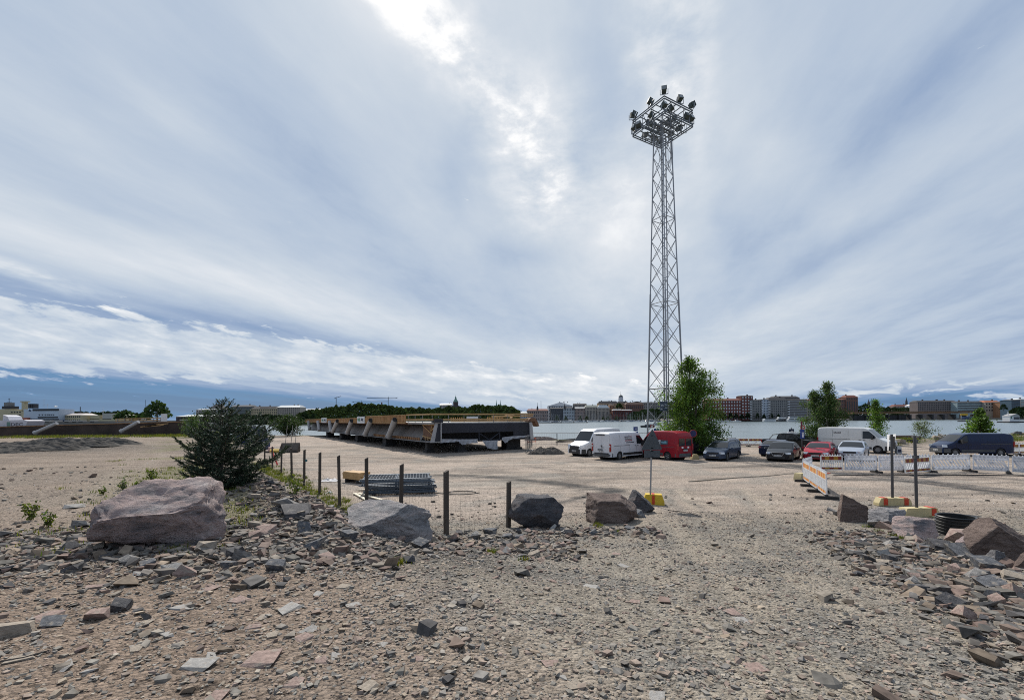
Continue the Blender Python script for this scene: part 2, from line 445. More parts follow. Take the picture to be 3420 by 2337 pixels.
l2 = fbm(X * .55 + Y * .2, Y * 2.8, 38); C = mixc(C, (.14, .125, .115), smooth(l2, .60, .74) * .7 * smooth(Y, 13, 18))
ramp_k = smooth(-Y, -17, -12) * (1 - onplat)
C = mixc(C, (.325, .275, .240), smooth(big, .45, .7) * .8)                     # paler dusty yard
C = mixc(C, (.215, .205, .19), smooth(mid, .55, .72) * .55)                   # greyer patches
C = mixc(C, (.27, .25, .215), ramp_k * .7)
C = mixc(C, (.20, .195, .185), ramp_k * smooth(fbm(X * .9, Y * .9, 35), .48, .62) * .8)
C = mixc(C, (.25, .20, .165), onplat * .55); C = mixc(C, (.215, .165, .132), smooth(-X - .3 * Y, -1.5, 1.5) * smooth(-Y, -9, -6) * .7)
# wheel tracks, damp dark streaks and some painted shade across the yard
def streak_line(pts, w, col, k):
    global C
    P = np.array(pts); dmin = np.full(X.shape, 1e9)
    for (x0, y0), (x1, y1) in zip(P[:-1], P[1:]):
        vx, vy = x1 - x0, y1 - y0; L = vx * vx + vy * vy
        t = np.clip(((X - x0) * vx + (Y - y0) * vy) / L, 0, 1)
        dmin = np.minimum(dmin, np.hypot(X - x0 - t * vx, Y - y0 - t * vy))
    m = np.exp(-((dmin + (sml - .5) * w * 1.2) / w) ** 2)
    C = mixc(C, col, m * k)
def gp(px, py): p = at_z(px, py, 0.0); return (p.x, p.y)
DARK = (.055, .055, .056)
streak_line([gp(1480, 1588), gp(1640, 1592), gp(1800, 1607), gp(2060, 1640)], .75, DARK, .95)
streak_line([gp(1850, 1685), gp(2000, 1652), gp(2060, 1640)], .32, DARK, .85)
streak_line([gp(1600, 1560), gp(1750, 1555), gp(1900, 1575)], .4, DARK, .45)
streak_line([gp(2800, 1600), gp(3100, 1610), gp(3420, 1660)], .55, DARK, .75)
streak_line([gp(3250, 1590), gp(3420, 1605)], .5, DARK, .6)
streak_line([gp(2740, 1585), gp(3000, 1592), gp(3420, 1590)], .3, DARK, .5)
streak_line([gp(2350, 1560), gp(2600, 1556), gp(2800, 1565)], .9, DARK, .5)  # dark band before the parked cars, part damp, part painted shade
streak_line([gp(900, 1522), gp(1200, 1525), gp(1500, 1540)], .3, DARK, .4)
for k in range(44):
    x0 = RNG.uniform(-12, 22); y0 = RNG.uniform(18, 44); L = RNG.uniform(2, 9)
    streak_line([(x0, y0), (x0 + L * .8, y0 + RNG.uniform(-1.2, 1.2)), (x0 + L * 1.6, y0 + RNG.uniform(-2, 2))], RNG.uniform(.1, .35), (.19, .17, .155) if k % 3 else (.36, .32, .28), RNG.uniform(.25, .6))
for k in range(14):
    a = RNG.uniform(-30, -8); 
    streak_line([(a, RNG.uniform(9, 14)), (a - 12, 28), (a - 34, 52)], RNG.uniform(.12, .3), (.17, .15, .135) if k % 2 else (.33, .29, .25), RNG.uniform(.2, .5))
for k in range(9):                                                               # curved tracks on the ramp
    x0 = 2.5 + k * .55 + RNG.uniform(-.2, .2)
    streak_line([(x0 * .6, 2), (x0, 8), (x0 + 1.5, 14), (x0 + RNG.uniform(2, 5), 22)], RNG.uniform(.1, .22), (.17, .165, .155) if k % 2 else (.36, .315, .26), .45)
mound = np.exp(-(((X + 36) / 9) ** 2 + ((Y - 32) / 3.2) ** 2)); C = mixc(C, (.115, .11, .105), np.clip(mound * 1.4, 0, 1) * .85)
slope = smooth(D, .2, 1.2) * (1 - smooth(D, 3.2, 4.6)) * smooth(Y, 5, 9)
C = mixc(C, (.085, .078, .072), slope * .9)
strip = np.exp(-((D - .2) / .8) ** 2) * smooth(Y, 12, 15); C = mixc(C, (.13, .125, .055), strip * .75 * smooth(sml, .35, .6))
weed = onplat * np.exp(-((D - 5) / 1.6) ** 2) * smooth(mid, .42, .6) * smooth(Y, 6.3, 8.0); C = mixc(C, (.17, .175, .08), weed * .6)
sd = Y - np.interp(X, SHX, SHY); bnk = smooth(sd, -7, -4); C = mixc(C, (.17, .15, .12), bnk * .8)
C = mixc(C, (.10, .13, .045), bnk * smooth(fbm(X * .3, Y * .3, 41), .5, .6) * .8)
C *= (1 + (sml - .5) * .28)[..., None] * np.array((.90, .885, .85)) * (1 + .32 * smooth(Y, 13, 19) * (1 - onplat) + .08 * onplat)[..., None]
def ground_material():
    m = bpy.data.materials.new('dusty_gravel'); m.use_nodes = True; t = m.node_tree; p = t.nodes['Principled BSDF']
    p.inputs['Roughness'].default_value = .95; p.inputs['Specular IOR Level'].default_value = .08
    a = t.nodes.new('ShaderNodeAttribute'); a.attribute_name = 'tint'
    g = t.nodes.new('ShaderNodeNewGeometry')
    def nz(scale, det, rough=.6):
        n = t.nodes.new('ShaderNodeTexNoise'); n.inputs['Scale'].default_value = scale; n.inputs['Detail'].default_value = det; n.inputs['Roughness'].default_value = rough
        t.links.new(g.outputs['Position'], n.inputs['Vector']); return n.outputs['Fac']
    E.tree = t
    v = t.nodes.new('ShaderNodeTexVoronoi'); v.inputs['Scale'].default_value = 26; t.links.new(g.outputs['Position'], v.inputs['Vector'])
    v2 = t.nodes.new('ShaderNodeTexVoronoi'); v2.inputs['Scale'].default_value = 9; t.links.new(g.outputs['Position'], v2.inputs['Vector'])
    f = E(nz(14, 6, .7)); c = E(nz(1.3, 5)); q = E(nz(60, 3, .6))
    k = 0.50 + f * 0.45 + c * 0.20 + q * 0.36
    cv = t.nodes.new('ShaderNodeSeparateColor'); t.links.new(v.outputs['Color'], cv.inputs[0])
    k = k * (0.80 + E(cv.outputs[0]) * 0.55)
    for sc_n, lo_n, st in ((52, .56, .60), (17, .58, .55), (5.5, .60, .42), (1.7, .62, .30)):
        k = k * (1.0 - ss(E(nz(sc_n, 3, .55)), lo_n, lo_n + .07) * st)
    mm = t.nodes.new('ShaderNodeVectorMath'); mm.operation = 'SCALE'; t.links.new(a.outputs['Color'], mm.inputs[0]); t.links.new(k.v, mm.inputs['Scale'])
    t.links.new(mm.outputs[0], p.inputs['Base Color'])
    h = f * 0.6 + q * 0.25 - E(v.outputs['Distance']) * 0.5 - E(v2.outputs['Distance']) * 0.4
    b1 = t.nodes.new('ShaderNodeBump'); b1.inputs['Strength'].default_value = 1.0; b1.inputs['Distance'].default_value = .05
    t.links.new(h.v, b1.inputs['Height']); t.links.new(b1.outputs[0], p.inputs['Normal'])
    return m
GM = ground_material()
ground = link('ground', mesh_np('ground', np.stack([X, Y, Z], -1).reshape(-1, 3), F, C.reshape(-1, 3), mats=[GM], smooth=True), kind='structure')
ground['label'] = 'dusty gravel yard and ramp of crushed stone'

# ---------------------------------------------------------------- stones
def ico(n):
    bm = bmesh.new(); bmesh.ops.create_icosphere(bm, subdivisions=n, radius=1.0)
    v = np.array([q.co[:] for q in bm.verts]); f = np.array([[q.index for q in p.verts] for p in bm.faces]); bm.free(); return v, f
ICO1, ICO2, ICO3 = ico(1), ico(2), ico(3)
def hull(seed, n=11, flat=1.0):
    """angular splinter of rock: jittered block with corners knocked off; returns triangles"""
    r = np.random.default_rng(seed)
    q = np.array([(x, y, z) for x in (-1, 1) for y in (-1, 1) for z in (-1, 1)], float) * r.uniform(.45, 1.0, (8, 3))
    q = np.delete(q, r.choice(8, r.integers(0, 3), replace=False), 0)
    q = np.concatenate([q, r.uniform(-1, 1, (max(0, n - 7), 3))]); q[:, 0] += q[:, 2] * r.uniform(-.4, .4); q[:, 2] *= flat
    bm = bmesh.new()
    for p_ in q: bm.verts.new(p_)
    o_ = bmesh.ops.convex_hull(bm, input=bm.verts)
    bmesh.ops.delete(bm, geom=[g_ for g_ in set(o_['geom_interior']) if isinstance(g_, bmesh.types.BMVert)], context='VERTS')
    bmesh.ops.triangulate(bm, faces=bm.faces); bm.verts.index_update()
    v = np.array([w.co[:] for w in bm.verts]); f = np.array([[w.index for w in p_.verts] for p_ in bm.faces]); bm.free()
    v = v / np.abs(v).max(0); return v, f
def rock_shape(base, seed, cuts=9, lo=.45, hi=.9):
    r = np.random.default_rng(seed); v = base[0].copy()
    v *= 1 + r.uniform(-.12, .12, (len(v), 1))
    for _ in range(cuts):
        n = r.normal(size=3); n /= np.linalg.norm(n); d = r.uniform(lo, hi)
        s = v @ n - d; v -= np.maximum(s, 0)[:, None] * n
    return v
SM = [hull(100 + i, 7 + i % 3) for i in range(14)]
def stone_cols(n, dark=0.0):
    pal = np.array([(.25, .235, .22), (.20, .195, .19), (.30, .235, .20), (.33, .30, .26), (.13, .13, .135), (.28, .21, .185), (.22, .215, .20), (.34, .28, .22)])
    c = pal[RNG.integers(0, len(pal), n)] * RNG.uniform(.7, 1.25, (n, 1))
    return c * (1 - dark)
def scatter(pos, size, col, flat=(.25, .6), sink=.25, base=None, shapes=None):
    """many small stones as one mesh; pos (n,2)"""
    shapes = shapes or SM; V, FF, CC = [], [], []
    n = len(pos); z = zbase(pos[:, 0], pos[:, 1]) + zdetail(pos[:, 0], pos[:, 1])
    which = RNG.integers(0, len(shapes), n); off = 0
    yaw = RNG.uniform(0, 2 * pi, n); fl = RNG.uniform(*flat, n); el_ = RNG.uniform(.65, 1.0, n); tx = RNG.normal(0, .16, n); ty = RNG.normal(0, .16, n)
    for w, (sh, f0) in enumerate(shapes):
        i = np.where(which == w)[0]
        if not len(i): continue
        s = size[i] / 2
        lx = sh[None, :, 0] * s[:, None]; ly = sh[None, :, 1] * (s * el_[i])[:, None]; lz = sh[None, :, 2] * (s * fl[i])[:, None]
        lz = lz + lx * tx[i][:, None] + ly * ty[i][:, None]
        cy, sy = np.cos(yaw[i])[:, None], np.sin(yaw[i])[:, None]
        x = pos[i, 0][:, None] + lx * cy - ly * sy; y = pos[i, 1][:, None] + lx * sy + ly * cy
        zz_ = (z[i] + s * fl[i] * (1 - 2 * sink))[:, None] + lz
        V.append(np.stack([x, y, zz_], -1).reshape(-1, 3))
        k = sh.shape[0]; FF.append((f0[None] + (off + np.arange(len(i)) * k)[:, None, None]).reshape(-1, 3)); off += k * len(i)
        CC.append(np.repeat(col[i], k, 0))
    return np.concatenate(V), np.concatenate(FF), np.concatenate(CC)
STONE = mat('stone', attr='tint', rough=.85, var=.35, vscale=12, spec=.2)
def wedge(n, y0, y1, p, side=1.22):
    u = RNG.uniform(0, 1, n); y = (y0 ** p + u * (y1 ** p - y0 ** p)) ** (1 / p)
    return np.stack([RNG.uniform(-1, 1, n) * (y * side + .4), y], 1)
def rubble_k(p):
    """how stony a place is: the bank below the boulders, the heap on the right, the left foreground"""
    x, y = p[:, 0], p[:, 1]; d = fence_d(x, y)
    k = np.exp(-((d - 2.1) / 1.9) ** 4) * smooth(y, 5.0, 8) * smooth(-x, 2.2, 4.2) * smooth(-y, -22, -15)
    k2 = (np.exp(-((y - 10.3 + .1 * (x + 1)) / 1.15) ** 2) * smooth(x, -5.5, -4) * smooth(-x, -2.0, -.6) * .9); k = np.maximum(k, k2)
    k2 = np.exp(-((y - 12.3) / .7) ** 2) * smooth(x, -.5, .5) * smooth(-x, -4.2, -3.2) * .9; k = np.maximum(k, k2)
    rx = x - (4.1 + .44 * (y - 4) )
    k = np.maximum(k, smooth(rx, -.2, .9) * smooth(-rx, -3.0, -1.6) * smooth(-y, -12.5, -10.5) * .95)
    k = np.maximum(k, .85 * smooth(-x, 1.2, 2.8) * np.exp(-((y - 7.0 - .1 * (x + 5)) / 1.25) ** 2))
    return k
# fine gravel everywhere in the foreground
p = wedge(120000, 2.1, 16.5, 1.05); kk = rubble_k(p)
tone = fbm(p[:, 0] * .9, p[:, 1] * .9, 35)
keep = RNG.uniform(0, 1, len(p)) < .42 + .58 * smooth(tone, .40, .60) + kk
keep &= ~((fence_d(p[:, 0], p[:, 1]) > 4.6) & (p[:, 1] > 8.5) & (RNG.uniform(0, 1, len(p)) > .12))
p = p[keep]; kk = kk[keep]
sz = np.clip(RNG.lognormal(math.log(.024), .5, len(p)), .010, .10) * (1 + .5 * kk)
v, f, c = scatter(p, sz, (stone_cols(len(p)) * .70 + np.array((.26, .235, .205)) * .30) * np.array((.90, .88, .84)), (.25, .6), .3)
gravel = link('gravel', mesh_np('gravel', v, f, c, mats=[STONE]), ground, kind='stuff')
# coarser broken stone
p = wedge(95000, 2.3, 20, 1.6); kk = rubble_k(p); keep = RNG.uniform(0, 1, len(p)) < kk * .95 + .008
p = p[keep]; kk = kk[keep]; sz = np.clip(RNG.lognormal(math.log(.09), .42, len(p)), .04, .26)
v, f, c = scatter(p, sz, stone_cols(len(p)) * np.array((.60, .575, .55)), (.22, .55), .12)
link('broken_stone', mesh_np('broken_stone', v, f, c, mats=[STONE]), ground, kind='stuff')
print('rubble', len(p))
# the stones one can pick out: each its own object, shared meshes
SMATS = [mat('stone_grey', (.18, .175, .17), .85, var=.4, vscale=3, bump=.35, bscale=10, spec=.2, dirt=((.25, .22, .185), 1.6, .50)), mat('stone_blue', (.10, .105, .115), .85, var=.4, vscale=3, bump=.35, bscale=10, spec=.2, dirt=((.25, .22, .185), 1.6, .50)),
         mat('stone_pink', (.26, .19, .165), .85, var=.35, vscale=3, bump=.35, bscale=10, spec=.2, dirt=((.25, .22, .185), 1.6, .50)), mat('stone_tan', (.28, .24, .195), .85, var=.3, vscale=3, bump=.35, bscale=10, spec=.2, dirt=((.25, .22, .185), 1.6, .50)),
         mat('stone_pale', (.29, .28, .265), .85, var=.25, vscale=3, bump=.35, bscale=10, spec=.2, dirt=((.25, .22, .185), 1.6, .50)), mat('stone_dark', (.065, .064, .068), .8, var=.4, vscale=3, bump=.35, bscale=10, spec=.25, dirt=((.20, .18, .155), 1.6, .54))]
SMESH = []
for i in range(18):
    vv, vf = hull(300 + i, 7 + i % 4); SMESH.append(mesh_np('stone', vv, vf, mats=[SMATS[i % 6]]))
def put_stone(x, y, s, k=None, flat=None, sink=.2, tilt=.2):
    o = bpy.data.objects.new('stone', SMESH[RNG.integers(0, 18) if k is None else k]); COL.objects.link(o); o.parent = ground
    fl = RNG.uniform(.18, .5) if flat is None else flat
    o.scale = (s / 2, s / 2 * RNG.uniform(.6, 1), s / 2 * fl); o.rotation_euler = (RNG.normal(0, tilt), RNG.normal(0, tilt), RNG.uniform(0, 6.28))
    o.location = (x, y, zg(x, y) + s / 2 * fl * (1 - 2 * sink)); return o
n = 0
while n < 170:                                                              # lumps in the rubble
    q = wedge(1, 4.0, 15, 1.4)
    if RNG.uniform() < rubble_k(q)[0] * .9:
        put_stone(q[0, 0], q[0, 1], RNG.uniform(.12, .28) * (1 + .2 * (q[0, 1] > 9)), sink=.16, tilt=.3, flat=RNG.uniform(.3, .65)); n += 1
# pale flat slabs pressed into the foreground
for (px, py, w) in [(960, 2035, 95), (870, 2205, 110), (660, 2225, 95), (980, 2280, 70), (720, 2325, 60), (840, 2095, 60), (910, 2120, 45), (1010, 2130, 55), (1030, 2105, 60), (880, 2060, 45), (600, 2030, 75), (560, 2120, 40), (455, 2165, 45), (705, 2190, 55), (320, 1960, 45), (295, 2240, 45), (1120, 2190, 50), (1070, 2210, 50),
                    (1060, 1985, 55), (800, 2005, 55), (700, 1965, 55), (590, 2155, 45), (480, 2080, 40), (2520, 2230, 75), (2535, 2110, 45), (2840, 2265, 40), (1975, 1960, 60), (2240, 1955, 35), (2060, 1850, 45), (1910, 1875, 50), (2120, 2010, 45), (1840, 2215, 60), (1920, 2290, 60), (1880, 2260, 45), (2190, 2325, 60), (2450, 2050, 60), (2480, 2075, 60), (2080, 1890, 45), (1180, 2020, 50), (1230, 2080, 40), (1150, 1960, 50), (1330, 1990, 45), (1280, 2150, 45), (1420, 2070, 40), (1390, 2200, 55), (1540, 2100, 45), (1660, 2010, 40), (1610, 2260, 50), (1240, 2290, 70), (60, 2200, 60), (150, 2060, 70), (215, 2225, 60)]:
    q = on_ground(px, py); s = w / FPX * q.length * .92
    put_stone(q.x, q.y, s, k=int(RNG.choice([0, 3, 4, 4, 2, 10, 16, 15, 9, 14])), flat=RNG.uniform(.10, .2), sink=.33, tilt=.03)
# bigger blocks lying at the foot of the bank
for (px, py, w, k) in [(880, 1780, 75, 2), (690, 1835, 90, 3), (925, 1900, 70, 1), (170, 2085, 60, 1), (45, 2115, 90, 9), (330, 2060, 70, 2), (410, 2035, 55, 5), (620, 1920, 75, 8), (580, 1905, 60, 4), (1060, 1830, 80, 7), (1160, 1800, 70, 1), (1000, 1720, 110, 5), (960, 1690, 90, 6), (1240, 1850, 60, 2), (1400, 1830, 70, 1), (1450, 1860, 55, 0), (1580, 1800, 65, 6), (1640, 1780, 60, 1), (1700, 1800, 55, 7), (2090, 1700, 55, 1), (2130, 1725, 60, 7), (2160, 1700, 45, 0), (2780, 1705, 30, 0), (2800, 1720, 45, 6), (2850, 1730, 30, 7), (2960, 1765, 60, 2), (3040, 1790, 50, 8), (3240, 1815, 110, 2), (3200, 1860, 80, 1), (3330, 1850, 80, 4), (3290, 1900, 70, 1), (3395, 1940, 60, 9), (3060, 1800, 60, 0), (3150, 1840, 60, 5), (3360, 1985, 80, 8), (3300, 1960, 60, 1), (3250, 1930, 60, 6), (820, 1860, 80, 0), (760, 1895, 70, 1), (1100, 1870, 70, 2), (500, 1890, 60, 1), (430, 1880, 55, 6), (250, 1905, 60, 5), (285, 1755, 60, 0), (250, 1695, 45, 4)]:
    q = on_ground(px, py); put_stone(q.x, q.y, w / FPX * q.length * .85, k=k, flat=RNG.uniform(.3, .55), sink=.17, tilt=.22)

# ---------------------------------------------------------------- boulders
def boulder_material(name, cols, scale=1.2, strata=None):
    m = bpy.data.materials.new(name); m.use_nodes = True; t = m.node_tree; p = t.nodes['Principled BSDF']
    p.inputs['Roughness'].default_value = .82; p.inputs['Specular IOR Level'].default_value = .25
    tc = t.nodes.new('ShaderNodeTexCoord')
    mp = t.nodes.new('ShaderNodeMapping'); mp.inputs['Rotation'].default_value = (.35, -.2, .3); mp.inputs['Scale'].default_value = (1, 1, 2.6)
    t.links.new(tc.outputs['Object'], mp.inputs[0])
    def nz(s, d, r=.6, v=None):
        n = t.nodes.new('ShaderNodeTexNoise'); n.inputs['Scale'].default_value = s; n.inputs['Detail'].default_value = d; n.inputs['Roughness'].default_value = r
        t.links.new(v or mp.outputs[0], n.inputs['Vector']); return n.outputs['Fac']
    rp = t.nodes.new('ShaderNodeValToRGB'); cr = rp.color_ramp
    while len(cr.elements) < len(cols): cr.elements.new(.5)
    for e, (pos, c) in zip(cr.elements, cols): e.position = pos; e.color = (*c, 1)
    t.links.new(nz(scale, 7, .62), rp.inputs[0])
    E.tree = t; k = (E(nz(scale * 9, 6, .7)) * 1.0 + 0.5) * (1.0 - ss(E(nz(scale * 2.2, 8, .72)), .56, .66) * 0.5)
    mm = t.nodes.new('ShaderNodeVectorMath'); mm.operation = 'SCALE'; t.links.new(rp.outputs[0], mm.inputs[0]); t.links.new(k.v, mm.inputs['Scale'])
    t.links.new(mm.outputs[0], p.inputs['Base Color'])
    h = E(nz(scale * 4, 9, .74)) + E(nz(scale * 22, 6, .7)) * 0.35
    bm = t.nodes.new('ShaderNodeBump'); bm.inputs['Strength'].default_value = .9; bm.inputs['Distance'].default_value = .16
    t.links.new(h.v, bm.inputs['Height']); t.links.new(bm.outputs[0], p.inputs['Normal'])
    return m
PINK = boulder_material('pink_granite', [(.32, (.12, .125, .14)), (.42, (.28, .24, .24)), (.50, (.46, .35, .325)), (.62, (.50, .42, .40)), (.74, (.38, .37, .37))], 1.4)
GREY = boulder_material('grey_gneiss', [(.32, (.13, .13, .145)), (.48, (.31, .305, .31)), (.60, (.40, .36, .35)), (.75, (.44, .43, .43))], 1.6)
DARK_R = boulder_material('dark_amphibolite', [(.30, (.055, .056, .065)), (.5, (.11, .11, .12)), (.65, (.15, .13, .13)), (.8, (.2, .185, .18))], 1.8)
BROWN = boulder_material('brown_granite', [(.30, (.10, .075, .068)), (.5, (.20, .15, .13)), (.65, (.26, .20, .175)), (.8, (.2, .19, .19))], 1.6)
def boulder(label, px, base_py, w, h, matl, seed, planes=(), depth=None, rot=0.0, sink=.12, jag=.05, name='boulder', back=0.0, cuts=7):
    """boulder whose foot shows at photograph pixel (px, base_py); w, h in photograph pixels.
    planes: (nx, ny, nz, d) faces cut in the boulder's own unit box (x right, y away, z up)"""
    q = on_ground(px, base_py); L = q.y
    th = atan2(q.x, q.y); W_, H_ = w / FPX * L * 1.03 * cos(th), h / FPX * L; D_ = (depth or .75) * W_ * .9
    r = np.random.default_rng(seed); v = ICO4[0].copy()
    v = v / np.maximum(np.abs(v).max(1, keepdims=True), .62)                      # boxier than a ball
    for (a, b_, c_, d_) in planes:
        n = np.array((a, b_, c_), float); n /= np.linalg.norm(n); s = v @ n - d_; v -= np.maximum(s, 0)[:, None] * n
    for _ in range(cuts):
        n = r.normal(size=3); n /= np.linalg.norm(n); d_ = r.uniform(.72, 1.05); s = v @ n - d_; v -= np.maximum(s, 0)[:, None] * n
    lo, hi = v.min(0), v.max(0); v = (v - (lo + hi) / 2) / ((hi - lo) / 2)
    u = v * 1.0
    for o_, (fr, am) in enumerate(((2.2, 1.0), (4.6, .65), (9.5, .5), (19, .38), (36, .2))):
        a = fbm(u[:, 0] * fr + 31 * seed, u[:, 2] * fr * 1.6 + u[:, 1] * fr * .7, 50 + o_, 2) - .5
        v = v + (v / np.linalg.norm(v, axis=1)[:, None]) * (a * am * jag * 2.2)[:, None]
    v = v * np.array((W_ / 2, D_ / 2, H_ / 2 * (1 + sink)))
    v[:, 2] += H_ / 2 * (1 - sink)
    me = mesh_np(name, v, ICO4[1], mats=[matl], smooth=True, sharp=70)
    o = link(name, me, None, None, label, 'boulder', 'boulders lining the ramp')
    kq = 1 + (D_ * .42 + back) / q.y; o.location = (q.x * kq, q.y * kq, zg(q.x * kq, q.y * kq - D_ * .1) - .02); o.rotation_euler = (0, 0, rot - th)
    return o
ICO4 = ico(5)
boulder('huge pink and grey granite boulder in front of the spruce', 545, 1835, 455, 232, PINK, 3,
        [(-.20, -.36, .91, .12), (.80, -.35, .45, .66), (-.8, -.2, .35, .78), (-.35, -.8, -.5, .66), (.55, -.8, .1, .75), (.1, .6, .8, .8), (-.6, .1, .8, .62)], .62, .0, .08, .075, cuts=3)
boulder('grey boulder with a pinkish broken face at the wire fence', 1300, 1800, 285, 125, GREY, 8,
        [(-.40, -.30, .87, .45), (.7, -.6, .35, .62), (.2, -.9, .1, .68), (.5, .2, .9, .72)], .7, .05, .15, .06, cuts=4)
boulder('rounded dark grey boulder beside the shortest fence post', 1790, 1765, 190, 108, DARK_R, 5,
        [(-.75, -.3, .65, .85), (-.35, -.8, .4, .78), (.5, -.8, .3, .80), (.75, .1, .7, .92), (0, 0, 1, .8)], .8, .1, .18, .05, cuts=10)
boulder('flat topped brown boulder strewn with gravel', 2038, 1748, 172, 92, BROWN, 11,
        [(0, -.25, 1, .52), (-.8, -.5, .2, .7), (.1, -.95, .15, .62), (.85, -.1, .6, .66)], .9, -.1, .15, .05)
boulder('pointed grey boulder leaning by the yellow sign foot', 2140, 1712, 84, 72, DARK_R, 14,
        [(.7, -.1, .75, .4), (-.85, -.2, .35, .72), (.1, -.9, .3, .6)], .8, .2, .12, .05)
boulder('tall dark wedge shaped boulder beside the last striped barrier', 2852, 1745, 114, 92, BROWN, 17,
        [(.42, .1, .9, .62), (-.95, -.1, .2, .8), (.25, -.9, .2, .62), (.8, -.6, 0, .85)], .85, .1, .12, .055)
boulder('pale grey boulder in front of the yellow sign feet', 2960, 1765, 125, 66, GREY, 21,
        [(-.45, -.6, .7, .5), (.6, -.5, .6, .62), (.1, -.2, 1, .7)], .8, -.1, .12, .06)
boulder('rough pinkish boulder beside the black pipe section', 3058, 1802, 150, 68, PINK, 24,
        [(-.6, -.5, .6, .55), (.55, -.6, .6, .42), (.1, -.3, 1, .75)], .8, .15, .15, .05)
boulder('large reddish brown boulder with a sloping ridge behind the stone heap', 3335, 1875, 235, 142, BROWN, 29,
        [(-.78, -.2, .62, .42), (.6, -.1, .75, .5), (-.2, -.95, .1, .6), (.5, -.8, .2, .62)], .8, .15, .15, .055)
boulder('low flat pink slab between the pipe and the reddish boulder', 3238, 1828, 95, 34, PINK, 33,
        [(-.2, -.3, 1, .5), (.3, -.9, .1, .6)], .9, .0, .2, .04)
boulder('small pale squared block at the foot of the reddish boulder', 3333, 1888, 72, 52, GREY, 37,
        [(-.9, -.3, .2, .7), (.3, -.9, .2, .65), (.1, .1, 1, .7), (.9, -.2, .2, .75)], .9, .3, .12, .05)
boulder('brown block cut off by the stone heap below the reddish boulder', 3425, 1905, 80, 62, BROWN, 41,
        [(-.7, -.2, .7, .45), (.1, -.9, .1, .6)], .9, .1, .15, .05)

# ---------------------------------------------------------------- the bridge deck under construction
PLY = mat('formwork_plywood', (.34, .175, .08), .75, var=.25, vscale=1.2, bump=.2, bscale=8)
PLYD = mat('formwork_dark', (.16, .085, .05), .8, var=.3, vscale=1.5)
PINE = mat('pine_timber', (.44, .28, .13), .75, var=.2, vscale=2)
STEELG = mat('primer_grey_steel', (.20, .205, .215), .55, .1, var=.18, vscale=.6)
PIPEM = mat('grey_coated_pipe', (.36, .36, .365), .5, .0, var=.12, vscale=.8)
WEBG = mat('grey_web_plate', (.17, .155, .145), .6, .0, var=.25, vscale=.5)
NAVYS = mat('dark_navy_steel', (.018, .021, .032), .5, .1, var=.25, vscale=.5)
TARP = mat('white_tarpaulin', (.36, .37, .40), .6, var=.12, vscale=2, bump=.4, bscale=5)
CONC = mat('concrete', (.34, .33, .31), .9, var=.15, vscale=2, bump=.3, bscale=12)
BLOCKM = mat('dark_support', (.03, .03, .032), .8, var=.3)
C0 = Vector((-7.6, 46.2, 0.0)); BA = atan2(.842, -.54)
br = thing('bridge_deck', 'unfinished bridge deck with plywood formwork and grey pipe stubs standing on blocks', 'bridge section', C0, BA)
def uof(px, ly, z):                  # distance along the deck of the point seen in column px
    best = min(np.arange(-2, 90, .1), key=lambda u: abs(colof(u, ly, z) - px)); return float(best)
def colof(u, ly, z):
    p = Matrix.Rotation(BA, 3, 'Z') @ Vector((u, ly, z)) + C0 - Vector((0, 0, CAMZ)); q = CR3.transposed() @ p; return PW / 2 + FPX * q.x / -q.z
UL = uof(1022, .9, 2.4)
print('deck length', UL)
b0, dk = 1.18, 3.22
m = MB(); m.prism([(.95, b0), (-11.6, b0), (-11.6, b0 + .06), (.95, b0 + .06)], 0, .0, UL - .5); m.build('bottom_flange', STEELG, br)
# sloping, slightly hollow web between flange and deck
m = MB(); prof = [(.35, b0 + .06), (.05, b0 + .55), (-.25, b0 + 1.0), (-.75, b0 + 1.55), (-1.5, dk - .18)]
V = [(u, y, z) for u in (3.9, UL - .6) for y, z in prof]; n = len(prof)
m.add(V, [(j, j + 1, n + j + 1, n + j) for j in range(n - 1)]); m.build('web_plate', WEBG, br, smooth=50)
m = MB(); m.prism([(.75, dk - .18), (-11.6, dk - .18), (-11.6, dk), (.75, dk)], 0, -.2, UL); m.build('deck_slab', CONC, br)
# stiffener blocks along the flange
u = 4.2
while u < 22:
    m = MB(); m.box((u, .5, b0 + .22), (.22, .14, .30)); m.build('stiffener', PLY, br); u += .62
# edge formwork boards with studs
bd0 = uof(1352, 1.1, 3.6)
edges = list(np.arange(bd0, UL - .3, 2.44)) + [UL]
for i, (p, q) in enumerate(zip(edges[:-1], edges[1:])):
    hgt = .95 if p < 24 else .72
    m = MB(); m.box(((p + q) / 2, .98, dk - .12 + hgt / 2), (q - p - .03, .04, hgt)); pn = m.build('formwork_board', PLY, br)
    m = MB()
    for k in range(5 if p < 30 else 3): m.box((p + .2 + k * (q - p - .4) / (4 if p < 30 else 2), 1.03, dk - .1 + hgt / 2), (.07, .06, hgt + .05))
    m.box(((p + q) / 2, 1.05, dk - .05), (q - p - .02, .07, .09)); m.box(((p + q) / 2, 1.05, dk - .1 + hgt), (q - p - .02, .07, .07)); m.build('studs', PINE, pn)
    m = MB(); m.prism([(.98, dk - .14), (.30, dk - .30), (.30, dk - .22), (.98, dk - .05)], 0, p, q - .02); m.build('soffit_board', PLYD, br)
